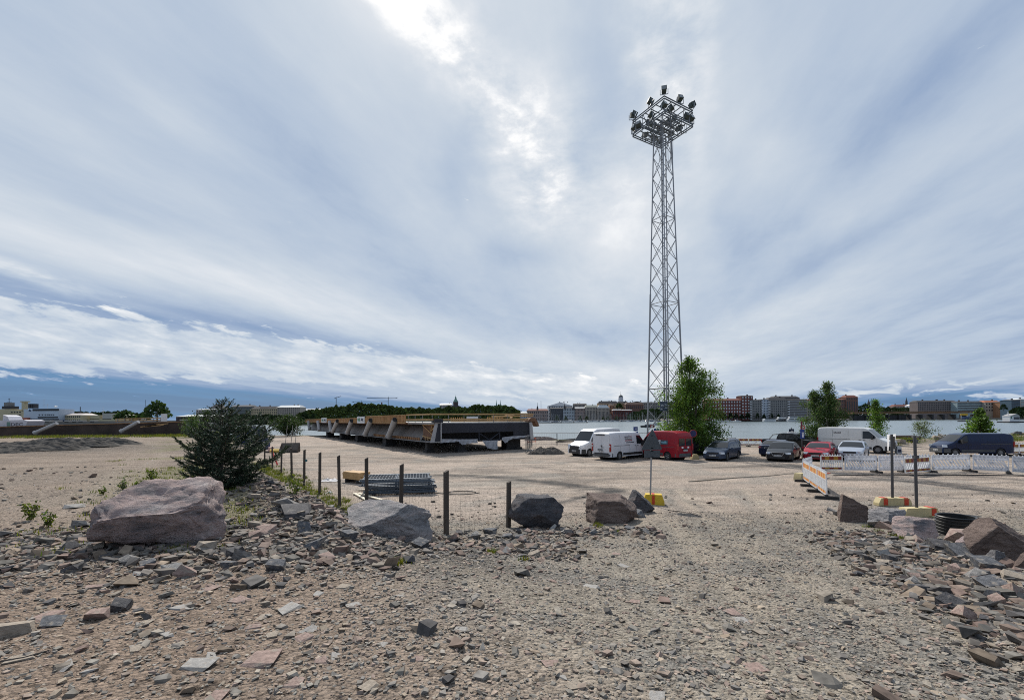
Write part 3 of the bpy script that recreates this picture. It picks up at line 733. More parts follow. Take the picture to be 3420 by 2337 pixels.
# pipe stubs: the near four lean towards us, the far three away
def pipe(pb, pt, zb_, zt_, r=.36):
    ub = uof(pb, 1.15, zb_); ut = uof(pt, 1.25, zt_); a_, b_ = Vector((ub, 1.15, zb_)), Vector((ut, 1.25, zt_))
    m = MB(); m.bar(a_, b_, r, 18, cap=False); d = (b_ - a_).normalized(); m.bar(a_ - d * .02, a_ + d * .14, r + .06, 18); o = m.build('pipe_stub', PIPEM, br, smooth=40)
    m = MB(); m.bar(a_ + d * .1, b_ - d * .12, r - .05, 18); m.build('pipe_bore', BLOCKM, o)
for k, (pb, pt) in enumerate(((1298, 1320), (1220, 1239), (1160, 1175), (1112, 1127))): pipe(pb, pt, b0 + .28, dk + .33 - .05 * k)
for pb, pt in ((1106, 1101), (1067, 1062), (1034, 1030)): pipe(pb, pt, b0 + .2, dk + .15, .34)
# near bay: plywood infill with timber bracing
m = MB(); m.box((2.0, .05, (b0 + dk) / 2 + .05), (3.9, .05, dk - b0 - .3)); ip = m.build('infill_board', PLYD, br)
for p, q in (((.2, dk - .25), (3.9, dk - .25)), ((.2, b0 + .25), (3.9, b0 + .55)), ((3.9, dk - .3), (.4, b0 + .5)), ((1.6, b0 + 1.1), (.3, dk - .4)), ((1.6, b0 + 1.1), (1.2, dk - .3)), ((.2, b0 + .2), (.2, dk - .2)), ((1.0, b0 + .12), (1.0, b0 + .5)), ((1.7, b0 + .12), (1.7, b0 + .5)), ((2.4, b0 + .12), (2.4, b0 + .5)), ((3.1, b0 + .12), (3.1, b0 + .5))):
    m = MB(); m.beam((p[0], .14, p[1]), (q[0], .14, q[1]), .1, .09); m.build('brace', PINE, br)
# end posts of the cross girder
m = MB(); m.prism([(-.15, b0), (1.0, b0), (.45, dk), (-.15, dk)], 0, -.35, -.27); m.box((-.05, .2, (b0 + dk) / 2), (.6, .06, dk - b0)); m.box((-.31, -.12, (b0 + dk) / 2), (.5, .06, dk - b0)); m.build('end_plate', PIPEM, br)
m = MB(); m.prism([(-.05, b0 + .1), (.55, b0 + .1), (.15, dk - .1), (-.05, dk - .1)], 0, -.38, -.36); m.build('plate_gusset', NAVYS, br)
m = MB(); m.box((-.1, .15, dk + .18), (.9, .9, .36)); m.build('bearing_box', NAVYS, br)
# dark end girder with an open lower half
m = MB(); m.box((-.2, -5.9, dk - .62), (.1, 11.2, .98)); m.build('end_girder', NAVYS, br)
m = MB(); m.box((1.6, -5.7, b0 + .62), (.1, 11.0, 1.2)); m.build('inner_bulkhead', BLOCKM, br)
m = MB(); m.box((-.15, -10.2, b0 + .75), (.14, 2.3, 1.5)); m.build('end_girder_foot', NAVYS, br)
for p, q in (((-4.7, dk - 1.1), (-4.7, b0)), ((-7.3, dk - 1.1), (-7.3, b0)), ((-4.7, dk - 1.2), (-6.0, b0 + .05)), ((-7.3, dk - 1.2), (-6.0, b0 + .05)), ((-4.6, b0), (-7.4, b0))):
    m = MB(); m.bar((-.1, p[0], p[1]), (-.1, q[0], q[1]), .07, 8); m.build('k_brace', NAVYS, br)
m = MB(); m.prism([(-11.3, b0), (-11.75, b0), (-11.55, dk - .1), (-11.15, dk - .1)], 0, -.4, .2); m.build('end_plate', PIPEM, br)
m = MB(); m.prism([(-10.7, dk), (-11.3, dk + .42), (-11.9, dk + .40), (-12.3, dk - .1), (-12.5, dk - .55), (-12.2, dk - .6), (-11.8, dk)], 0, -.5, .3); m.build('corner_formwork', PLYD, br)
# tarpaulins hanging from the flange
def sheet(name, pts, n=8, amp=.06, matl=TARP, x=-.35):
    """hanging cloth: list of (y, ztop, zbottom)"""
    m = MB(); V = []
    for i in range(n * (len(pts) - 1) + 1):
        t = i / n; k = min(int(t), len(pts) - 2); f = t - k; a_, b_ = pts[k], pts[k + 1]
        y, zt_, zb_ = (a_[j] + (b_[j] - a_[j]) * f for j in range(3))
        for j in range(5):
            g = j / 4; V.append((x + amp * sin(i * 1.3 + j * .9) * (.3 + g), y + .03 * sin(j * 2 + i), zt_ + (zb_ - zt_) * g))
    k = n * (len(pts) - 1)
    m.add(V, [(i * 5 + j, i * 5 + j + 1, (i + 1) * 5 + j + 1, (i + 1) * 5 + j) for i in range(k) for j in range(4)]); return m.build(name, matl, br, smooth=60)
sheet('tarpaulin', [(-.1, b0 + .35, b0 - .05), (-1.3, b0 + .30, b0 - .02), (-2.3, b0 + .25, b0 + .02)])
sheet('tarpaulin', [(-2.2, b0 + .25, b0 - .1), (-2.6, b0 + .25, b0 - .35), (-3.6, b0 + .22, b0 - .2), (-4.4, b0 + .22, b0 - .22)])
sheet('tarpaulin', [(-5.0, b0 + .02, b0 - .05), (-5.6, b0, b0 - .8), (-6.6, b0, b0 - 1.02), (-6.9, b0, b0 - .95)])
sheet('tarpaulin', [(-7.5, b0 + .3, b0 + .0), (-7.9, b0 + .35, b0 - .35), (-8.7, b0 + .4, b0 + .1), (-10.3, b0 + .42, b0 + .22), (-11.2, b0 + .48, b0 + .3)])
# blocks it stands on
for u, y, w, d in ((1.5, -9.8, 1.2, 1.9), (2.2, .1, .7, .7), (1.0, -3.0, .8, .8), (17, -.2, 1.5, 1.3), (17, -9, 1.5, 1.3), (32, -.2, 1.5, 1.3), (44, -.2, 1.5, 1.3), (57, -.2, 1.5, 1.3), (32, -9, 1.5, 1.3), (50, -9, 1.5, 1.3), (64, -5, 1.5, 1.3)):
    m = MB(); m.box((u, y, b0 / 2 - .02), (w, d, b0 + .02)); m.box((u, y, .12), (w + .3, d + .3, .24)); m.build('support_block', BLOCKM, br)
# banners on the formwork, white panel on the deck, guard rails
BGREEN = mat('banner_green', (.05, .20, .10), .6); BDARK = mat('banner_print', (.06, .06, .09), .6); BWHITE = mat('banner_white', (.66, .67, .68), .6)
for p0, p1 in ((1191, 1216), (1072, 1089)):
    ua, ub = sorted((uof(p0, 1.2, 3.5), uof(p1, 1.2, 3.5)))
    m = MB(); m.box(((ua + ub) / 2, 1.12, dk + .35), (ub - ua, .03, 1.0)); bn = m.build('banner', BWHITE, br); w = ub - ua; c = (ua + ub) / 2
    m = MB()
    for k in range(4): m.box((c + w * (.12 + .09 * k), 1.145, dk + .38), (w * .06, .01, .55 - .06 * k))
    m.build('banner_print', BGREEN, bn)
    m = MB(); m.bar((c - w * .08, 1.15, dk + .55), (c - w * .34, 1.15, dk + .15), w * .02, 5); m.bar((c - w * .05, 1.15, dk + .25), (c - w * .34, 1.15, dk + .5), w * .02, 5); m.build('banner_print', BDARK, bn)
m = MB(); m.box((-.1, -3.9, dk + .36), (.05, 1.35, .5)); m.build('deck_panel', BWHITE, br)
def rail(p, q, z):
    m = MB(); m.beam((p[0], p[1], z), (q[0], q[1], z), .07, .15); m.build('guard_rail', PINE, br)
for z in (dk + .30, dk + .85): rail((-.15, .9), (-.15, -11.9), z); rail((-.15, .9), (bd0, .95), z)
rail((-.15, -8), (6, -13.2), dk + .75); rail((-.15, -9), (7, -13.2), dk + .5); rail((8, -11), (-.15, -11.8), dk + .65); rail((-.1, -1.4), (-.1, -11.5), dk + .12)
for yy in np.arange(.7, -12, -1.8):
    m = MB(); m.box((-.12, yy, dk + .45), (.05, .05, .9)); m.build('rail_post', STEELG, br)
for uu in np.arange(2, bd0, 2.2):
    m = MB(); m.box((uu, .9, dk + .45), (.05, .05, .9)); m.build('rail_post', STEELG, br)
for yy in list(np.arange(-1.6, -3.2, -.25)) + list(np.arange(-6.0, -8.0, -.22)):
    m = MB(); m.box((.3, yy, dk + .32), (.05, .09, .4)); m.build('upstand', PINE, br)

# ---------------------------------------------------------------- second deck section on the plateau to the left
q0 = at_y(20, 1440, 64.0); zp = 1.5
RUST = mat('rusty_steel_wall', (.045, .032, .026), .85, var=.4, vscale=.6)
PRIME = mat('orange_primer', (.28, .16, .08), .8, var=.3)
b2 = thing('bridge_deck', 'dark rusty bridge section lying on the plateau with two pipe stubs', 'bridge section', (-77, 66, zp), 0.0)
wl = 29.0
m = MB(); m.prism([(0, 0), (0, 1.35), (6, 1.5), (wl, 1.95), (wl, .0)], 1, 0, 7); m.build('hull_plate', RUST, b2)
m = MB(); m.beam((0, -.05, 1.40), (6, -.05, 1.55), .12, .1); m.beam((6, -.05, 1.55), (wl, -.05, 2.0), .12, .1); m.build('top_edge', PRIME, b2)
def p2(px, py, y=65.0): p = at_y(px, py, y); return Vector((p.x + 77, p.y - 66, p.z - zp))
for (ax, ay, bx, by) in ((116, 1445, 190, 1413), (404, 1440, 463, 1408)):
    a_, b_ = p2(ax, ay), p2(bx, by); m = MB(); m.bar(a_, b_, .24, 16); d = (b_ - a_).normalized(); m.bar(a_ - d * .02, a_ + d * .18, .30, 16); m.build('pipe_stub', PIPEM, b2, smooth=40)
for z0 in (1397, 1403, 1412):
    a_, b_ = p2(385, z0 + 2, 66.5), p2(556, z0 - 2, 66.5); m = MB(); m.beam(a_, b_, .06, .14); m.build('guard_rail', PINE, b2)
for px in range(392, 560, 24):
    a_, b_ = p2(px, 1397, 66.4), p2(px, 1414, 66.4); m = MB(); m.bar(a_, b_, .04, 5); m.build('rail_post', STEELG, b2)
a_ = p2(548, 1394, 66.2); m = MB(); m.box(a_, (.9, .05, 1.1)); m.build('banner', BWHITE, b2)
m = MB(); m.box((wl + 1.6, 3, .9), (3.0, 6, 1.8)); m.build('end_block', STEELG, b2)
for k in range(3):
    m = MB(); m.beam((wl + .6 + k * .8, -.1, .1), (wl + 1.6 + k * .8, -.1, 1.8), .1, .25); m.build('end_rib', NAVYS, b2)
for k in range(6):
    a_ = p2(470 + 8 * k, 1425 - k, 64.6); m = MB(); m.beam(a_, a_ + Vector((1.6 + .3 * (k % 3), 0, .15 * (k % 2) + .1)), .12, .1); m.build('loose_board', PINE, b2)
# white hoarding with lettering on top of it
h = thing('hoarding_tent', 'white tent with grey lettering on the rusty bridge section', 'tent', (-77, 66.5, zp + 1.3))
def p3(px, py): p = at_y(px, py, 65.5); return Vector((p.x + 77, p.y - 66.5, p.z - zp - 1.3))
a_, b_ = p3(-30, 1422), p3(68, 1400); TW = mat('tent_white', (.50, .50, .54), .7, var=.08)
m = MB(); m.prism([(a_.x, 0), (b_.x - .4, 0), (b_.x, 1.0), (b_.x - .6, 1.15), (a_.x, 1.1)], 1, 0, 2.5); m.build('canvas', TW, h)
GT = mat('lettering_grey', (.10, .10, .12), .6)
o = link('lettering', text_mesh('DEC', .62, GT, .012), h, loc=(p3(31, 1410).x, -.02, .48)); o.rotation_euler = (pi / 2, 0, 0); o.scale = (1.55, 1, 1)
m = MB(); m.box((p3(3, 1410).x, -.015, .5), (.5, .02, .7)); m.build('green_mark', mat('mark_green', (.12, .22, .19), .6), h)
m = MB(); m.bar((p3(-6, 1390).x, .3, 1.0), (p3(6, 1400).x, .3, 1.0), .02, 5)
m.prism([(p3(-15, 0).x, 1.0), (p3(7, 0).x, 1.05), (p3(0, 0).x, 1.7), (p3(-15, 0).x, 1.9)], 1, .3, 2.2); m.build('canvas_peak', TW, h)

# ---------------------------------------------------------------- floodlight mast
GALV = mat('galvanised_steel', (.27, .285, .305), .5, .4, var=.2, vscale=1.5)
DGREEN = mat('lamp_housing', (.045, .06, .055), .5, .1, var=.15)
MY = 46.0
mb_ = at_y(2224, 1450, MY); MX = mb_.x
mast = thing('floodlight_mast', 'tall four legged lattice mast carrying two tiers of floodlights', 'light mast', (MX, MY, zg(MX, MY)))
UNIT = MB().bar((0, 0, 0), (0, 0, 1), 1.0, 6).mesh('rod', GALV, 50)
def rod(name, a, b, r, parent, mesh=None):
    a, b = Vector(a), Vector(b); o = bpy.data.objects.new(name, mesh or UNIT); COL.objects.link(o); o.parent = parent
    o.matrix_local = Matrix.Translation(a) @ (b - a).to_track_quat('Z', 'Y').to_matrix().to_4x4() @ Matrix.Diagonal((r, r, (b - a).length, 1)); return o
HT = 32.6                             # where the head begins
def wmast(z): return 1.86 + (0.86 - 1.86) * (z / HT)      # half diagonal
TH = -atan2(MX, MY) + radians(4.0)
dirs = [Vector((cos(TH + k * pi / 2 - pi / 2), sin(TH + k * pi / 2 - pi / 2), 0)) for k in range(4)]
def leg(k, z): w = wmast(z); return dirs[k] * w + Vector((0, 0, z))
ZS = [0]; 
while ZS[-1] < HT: ZS.append(ZS[-1] + 2.25)
NP = len(ZS) - 1; ZS = [z * HT / ZS[-1] for z in ZS]
TOP = HT + 1.9
for k in range(4):
    rod('leg', leg(k, 0), leg(k, HT * .5), .085, mast); rod('leg', leg(k, HT * .5), leg(k, TOP), .062, mast)
for i in range(NP):
    for k in range(4):
        j = (k + 1) % 4
        rod('brace', leg(k, ZS[i]), leg(j, ZS[i + 1]), .030, mast)
        rod('brace', leg(j, ZS[i]), leg(k, ZS[i + 1]), .030, mast)
for i in (3, 7, 11, NP):
    for k in range(4): rod('ring_bar', leg(k, ZS[i]), leg((k + 1) % 4, ZS[i]), .04, mast)
for dx in (-.12, .12): rod('ladder_rail', (dx, .1, .3), (dx, .1, HT + 1.7), .022, mast)
m = MB()
for z in np.arange(.6, HT + 2, .35): m.bar((-.12, .1, z), (.12, .1, z), .012, 4)
m.build('rungs', GALV, mast, kind='stuff')
rod('cable_duct', (.28, -.15, .3), (.28, -.15, HT), .06, mast)
# head: two square tiers, corner towards us
HW = 2.95; FR = MB().bar((0, 0, 0), (0, 0, 1), 1.0, 4).mesh('frame_bar', mat('mast_frame', (.12, .135, .15), .5, .3, var=.2), None)
def sq(a, b, z): return dirs[0] * a + dirs[1] * b + Vector((0, 0, z))   # a towards us, b to the right
def side_pt(s, t, z):                  # s: which side 0..3, t: -1..1 along it; square whose corners lie along dirs
    p, q = dirs[s] * HW, dirs[(s + 1) % 4] * HW; return p + (q - p) * (t + 1) / 2 + Vector((0, 0, z))
t1, t2 = HT + .4, HT + 1.85
for z in (t1, t2):
    for s in range(4):
        for dz in (0, .22): rod('frame_bar', side_pt(s, -1, z + dz), side_pt(s, 1, z + dz), .055, mast, FR)
    for t in (-.5, -.17, .17, .5):
        rod('frame_bar', side_pt(0, t, z), side_pt(2, -t, z), .045, mast, FR); rod('frame_bar', side_pt(1, t, z), side_pt(3, -t, z), .045, mast, FR)
for s in range(4):
    for t in (-1, -.33, .33): rod('frame_post', side_pt(s, t, t1), side_pt(s, t, t2), .035, mast, FR)
for s in range(4):
    rod('frame_post', leg(s, HT - .2), side_pt(s, -.3, t2), .03, mast, FR)
m = MB()
for s in range(2):
    a, b_, c_, d_ = side_pt(s, -.9, t1 + .05), side_pt(s, .0, t1 + .05), side_pt((s + 2) % 4, .0, t1 + .05), side_pt((s + 2) % 4, .9, t1 + .05)
GRATE = mat('grating', (.22, .235, .255), .6, .2)
for k, (ta, tb) in enumerate(((-.62, -.2), (.2, .62), (-.2, .2))):
    m = MB(); A = [side_pt(0, ta, t1 + .06), side_pt(0, tb, t1 + .06), side_pt(2, -tb, t1 + .06), side_pt(2, -ta, t1 + .06)]
    for i in range(9):
        f = i / 8 * .8 + .1; m.bar(A[0].lerp(A[3], f), A[1].lerp(A[2], f), .05, 4)
    m.build('walkway', GRATE, mast)
hb = MB(); hb.box((0, 0, 0), (.44, .34, .44), taper=1); hb.box((0, .28, 0), (.4, .14, .4)); hb.box((0, -.185, 0), (.50, .05, .50)); HB = hb.mesh('floodlight', DGREEN)
hg = MB(); hg.box((0, -.215, 0), (.40, .02, .40)); HG = hg.mesh('lens', mat('lamp_lens', (.12, .14, .15), .1, spec=.8))
hk = MB(); hk.beam((-.36, 0, 0), (-.36, 0, -.5), .05, .05); hk.beam((.36, 0, 0), (.36, 0, -.5), .05, .05); hk.beam((-.36, 0, -.5), (.36, 0, -.5), .05, .05); HK = hk.mesh('bracket', GALV)
def flood(p, yaw, tilt):
    o = link('floodlight', HB, mast); o.matrix_local = Matrix.Translation(p + Vector((0, 0, .62))) @ Matrix.Rotation(yaw, 4, 'Z') @ Matrix.Rotation(tilt, 4, 'X'); link('lens', HG, o)
    k = link('bracket', HK, o); k.matrix_local = Matrix.Rotation(-tilt, 4, 'X')
lo_ = [(0, -1), (0, -.55), (0, .55), (0, .9), (1, -.2), (1, .3), (1, 1), (3, -.9), (3, -.6), (3, .2), (2, .1), (2, -.5)]
for s, t in lo_: flood(side_pt(s, t, t1 + .2), TH + pi * .25 + s * pi / 2 + RNG.uniform(-.5, .5), -.45)
for s, t in ((0, .1), (1, -1), (1, .1), (1, .45), (1, 1.0), (2, -.15), (2, 1), (2, -.95), (3, .15), (3, -.9), (2, -.45)): flood(side_pt(s, t, t2 + .2), TH + pi * .25 + s * pi / 2 + RNG.uniform(-.6, .6), -.4)
flood(Vector((0, 0, t2 + .25)) + dirs[0] * HW, TH, -.25)
CABLE = mat('black_cable', (.10, .11, .12), .7)
for s, t, L_, w in ((0, -.6, 1.9, .8), (1, .95, 1.4, .5), (1, .2, 2.6, .4), (1, .35, 3.0, .6), (3, .75, 3.2, .3), (0, .4, 1.0, .5)):
    a = side_pt(s, t, t1); b_ = side_pt(s, t + w * .3, t1); pts = [a.lerp(b_, i / 10) - Vector((0, 0, L_ * (1 - (2 * i / 10 - 1) ** 4))) for i in range(11)]
    m = MB(); m.path(pts, .02, 4); m.build('cable_loop', CABLE, mast)
# notice board half way up the lowest bay
pb = at_y(2217, 1356, MY - 1.9)
m = MB(); m.box((0, 0, 0), (.72, .04, .92)); o = m.build('notice_board', mat('notice_blue', (.045, .07, .11), .4, var=.1), mast); o.location = Vector((pb.x - MX, -1.9 + .0, pb.z - mast.location.z))
m = MB()
for k in range(9): m.box((RNG.uniform(-.25, .25), -.025, RNG.uniform(-.38, .38)), (RNG.uniform(.06, .3), .01, RNG.uniform(.03, .14)))
m.build('notice_print', mat('notice_print', (.35, .40, .45), .5), o)
pb = at_y(2177, 1423, MY - 1.7); m = MB(); m.box((pb.x - MX, -1.75, pb.z - mast.location.z), (.3, .03, .32)); m.build('warning_plate', mat('warning_red', (.26, .05, .04), .5), mast)
m = MB(); m.box((pb.x - MX, -1.775, pb.z - mast.location.z), (.14, .01, .2)); m.build('warning_symbol', WHT if 'WHT' in globals() else BWHITE, mast)
m = MB(); m.box((0, 0, .2), (3.4, 3.4, .5), rz=TH + pi / 4); m.build('foundation', CONC, mast)

# ---------------------------------------------------------------- plants
def leaf_mat(name, c, trans=.35, spec=.25):
    m = bpy.data.materials.new(name); m.use_nodes = True; MATS[name] = m; t = m.node_tree; p = t.nodes['Principled BSDF']
    p.inputs['Roughness'].default_value = .55; p.inputs['Specular IOR Level'].default_value = spec
    a = t.nodes.new('ShaderNodeAttribute'); a.attribute_name = 'tint'
    mm = t.nodes.new('ShaderNodeMix'); mm.data_type = 'RGBA'; mm.blend_type = 'MULTIPLY'; mm.inputs[0].default_value = 1; mm.inputs[7].default_value = (*c, 1)
    t.links.new(a.outputs['Color'], mm.inputs[6]); t.links.new(mm.outputs[2], p.inputs['Base Color'])
    tr = t.nodes.new('ShaderNodeBsdfTranslucent'); mt = t.nodes.new('ShaderNodeMix'); mt.data_type = 'RGBA'; mt.blend_type = 'MULTIPLY'; mt.inputs[0].default_value = 1
    t.links.new(mm.outputs[2], mt.inputs[6]); mt.inputs[7].default_value = (1.5, 1.5, .6, 1); t.links.new(mt.outputs[2], tr.inputs[0])
    mx = t.nodes.new('ShaderNodeMixShader'); mx.inputs[0].default_value = trans
    t.links.new(p.outputs[0], mx.inputs[1]); t.links.new(tr.outputs[0], mx.inputs[2]); t.links.new(mx.outputs[0], t.nodes['Material Output'].inputs[0])
    return m
def leaves(pos, size, asp=.6, droop=0.0, seed=1, curl=True):
    """leaf-shaped quads (kite) at pos (n,3) with sizes (n,)"""
    r = np.random.default_rng(seed); n = len(pos)
    d = r.normal(size=(n, 3)); d[:, 2] -= droop * 1.5; d /= np.linalg.norm(d, axis=1)[:, None]
    e = r.normal(size=(n, 3)); s = np.cross(d, e); s /= np.maximum(np.linalg.norm(s, axis=1), 1e-6)[:, None]
    nn = np.cross(d, s); S_ = size[:, None]
    a = pos - d * S_ * .5; b = pos + s * S_ * asp * .5 + nn * S_ * .08; c = pos + d * S_ * .5; e2 = pos - s * S_ * asp * .5 + nn * S_ * .08
    V = np.stack([a, b, c, e2], 1).reshape(-1, 3); F = np.arange(n * 4).reshape(-1, 4)
    col = np.repeat(r.uniform(.55, 1.45, (n, 1)) * np.array([[1, 1, 1]]) * (1 + r.normal(0, .08, (n, 3))), 4, 0)
    return V, F, np.clip(col, .2, 2)
BARK = mat('bark', (.085, .07, .058), .9, var=.4, vscale=6, bump=.5, bscale=20); BIRCH = mat('pale_bark', (.30, .28, .26), .8, var=.5, vscale=5)
def limb_pts(a, b, n=5, sag=.0, wob=.1, r=None):
    r = r or random; out = []
    for i in range(n + 1):
        t = i / n; p = a.lerp(b, t); k = sin(pi * t) * wob * (b - a).length
        out.append(p + Vector((r.uniform(-k, k), r.uniform(-k, k), -sag * t * t + r.uniform(-k, k) * .5)))
    return out
def leafy_tree(name, label, base, H, crown, nleaf, lsize, leafm, bark, seed, lean=0.0, droop=.0, group=None, cat='tree', asp=.55, z0=.2, trunk_r=.14, clump=.5, multi=1):
    """tree with a limb skeleton; crown(t) gives the half-width (m) at height fraction t"""
    rr = random.Random(seed); r = np.random.default_rng(seed)
    root = thing(name, label, cat, base, 0.0, group)
    m = MB(); tips = []
    for q in range(multi):
        off = Vector((rr.uniform(-.3, .3), rr.uniform(-.3, .3), 0)) * (q > 0)
        hh = H * (1 if q == 0 else rr.uniform(.6, .85))
        tp = [Vector((lean * t * H, 0, t * hh * .96)) + off * (1 + 2.5 * t) + Vector((rr.uniform(-.05, .05), rr.uniform(-.05, .05), 0)) * hh * .35 * t for t in (0, .15, .3, .45, .6, .75, .9, 1.0)]
        for i, (a, b) in enumerate(zip(tp[:-1], tp[1:])): m.bar(a, b, trunk_r * (1 - i / 8) + .012, 7, trunk_r * (1 - (i + 1) / 8) + .01, cap=False)
        nb = int(34 / multi) + 6
        for k in range(nb):
            t = z0 + (1 - z0) * ((k + rr.random()) / nb) ** .9; i = min(int(t * 7), 6); a = tp[i].lerp(tp[i + 1], min(1, t * 7 - i))
            w = crown(t) * rr.uniform(.65, 1.1); an = k * 2.4 + rr.uniform(-.5, .5)
            b = a + Vector((cos(an) * w, sin(an) * w, w * rr.uniform(.1, .6) - droop * w * .5))
            P = limb_pts(a, b, 4, droop * w * .4, .06, rr)
            for j, (c, d) in enumerate(zip(P[:-1], P[1:])): m.bar(c, d, max(.008, trunk_r * .32 * (1 - j / 5) * (1.1 - t)), 4, cap=False)
            tips += [(P[j], .45 + .15 * j) for j in (1, 2, 3, 4)]
        tips.append((tp[-1], .6)); tips.append((tp[-2], .7))
    m.build('trunk', bark, root, smooth=60)
    C_ = np.array([p[:] for p, _ in tips]); R_ = np.array([q for _, q in tips]) * clump
    dens = r.uniform(.05, 1.0, len(C_)) ** 1.5 + .04; tone_ = r.uniform(.55, 1.5, len(C_)); i = r.choice(len(C_), nleaf, p=dens / dens.sum())
    g = r.normal(size=(nleaf, 3)); g *= (r.uniform(0, 1, (nleaf, 1)) ** .5 * 1.25 / np.linalg.norm(g, axis=1)[:, None]) * R_[i][:, None]; g[:, 2] -= droop * np.abs(r.normal(size=nleaf)) * R_[i] * 1.6
    pos = C_[i] + g; pos[:, 2] = np.maximum(pos[:, 2], .15)
    V, F, c = leaves(pos, r.uniform(.7, 1.35, nleaf) * lsize, asp, droop, seed)
    c *= np.repeat(tone_[i], 4)[:, None]
    link('crown', mesh_np('crown', V, F, c, mats=[leafm]), root)
    return root
LEAF = leaf_mat('birch_leaf', (.085, .15, .032), .42); LEAF2 = leaf_mat('willow_leaf', (.065, .11, .04)); LEAFP = leaf_mat('pale_leaf', (.11, .14, .08)); LEAFD = leaf_mat('dark_leaf', (.035, .062, .02), .25)
def prof(pts): 
    x, y = zip(*pts); return lambda t: float(np.interp(t, x, y))
def base_at(px, y): p = at_y(px, 1500, y); return Vector((p.x, y, zg(p.x, y)))
leafy_tree('birch_tree', 'broad leafy birch growing beside the mast behind the red van', base_at(2306, 44.0), 9.7, prof([(0, 1.2), (.15, 2.6), (.35, 3.5), (.6, 3.1), (.8, 2.0), (.93, 1.0), (1, .3)]), 34000, .17, LEAF, BARK, 5, droop=.55, z0=.13, trunk_r=.16, clump=.62, multi=3)
leafy_tree('young_tree', 'dense young tree with a split top behind the long white van', base_at(2762, 52.0), 7.7, prof([(0, 1.4), (.12, 2.2), (.35, 2.3), (.6, 1.6), (.8, 1.0), (1, .25)]), 22000, .17, LEAF2, BIRCH, 9, droop=.3, z0=.04, trunk_r=.09, clump=.55, multi=4)
leafy_tree('young_tree', 'slender young tree with open branches by the shore', base_at(2930, 55.0), 5.4, prof([(0, .5), (.2, 1.0), (.5, .8), (.8, .4), (1, .1)]), 3800, .17, LEAF, BIRCH, 12, droop=.25, z0=.06, trunk_r=.05, clump=.42)
leafy_tree('bush', 'sparse pale shrub on the stony bank', base_at(3090, 62.0), 2.6, prof([(0, 1.2), (.4, 1.5), (.8, .9), (1, .2)]), 1500, .15, LEAFP, BARK, 15, droop=0.0, z0=.05, trunk_r=.025, clump=.4, cat='bush', multi=3)
leafy_tree('bush', 'leafy shrub with large leaves behind the navy van', base_at(3275, 60.0), 4.2, prof([(0, 1.8), (.3, 1.9), (.55, 1.0), (.8, .6), (1, .2)]), 3000, .24, LEAF, BARK, 18, droop=.1, z0=.1, trunk_r=.04, clump=.42, cat='bush', multi=3, asp=.8)
leafy_tree('bush', 'round dark bush at the water edge beside the distant car', base_at(955, 103.0), 4.6, prof([(0, 2.8), (.3, 3.4), (.7, 2.8), (1, .8)]), 7000, .30, LEAFD, BARK, 21, z0=.05, trunk_r=.06, clump=.75, cat='bush', multi=4)
leafy_tree('bush', 'green bush at the far end of the bridge deck', base_at(1018, 118.0), 3.2, prof([(0, 2.0), (.4, 2.4), (1, .4)]), 2500, .3, LEAF, BARK, 22, z0=.05, trunk_r=.05, clump=.7, cat='bush', multi=3)
leafy_tree('young_tree', 'light green sapling at the end of the rusty section', base_at(640, 58.0), 2.5, prof([(0, .8), (.4, 1.4), (.8, .8), (1, .2)]), 5000, .13, LEAF2, BARK, 25, z0=.05, trunk_r=.05, clump=.5, multi=3)
leafy_tree('young_tree', 'tall grey green tree rising behind the sapling', base_at(690, 75.0), 4.6, prof([(0, 1.5), (.3, 2.4), (.7, 2.0), (1, .4)]), 6000, .2, LEAFD, BARK, 26, z0=.1, trunk_r=.1, clump=.7, multi=2)
leafy_tree('bush', 'pale green bush left of the spruce', base_at(735, 50.0), 1.9, prof([(0, 1.2), (.5, 1.4), (1, .3)]), 3000, .12, LEAFP, BARK, 27, z0=.05, trunk_r=.03, clump=.5, cat='bush', multi=3)

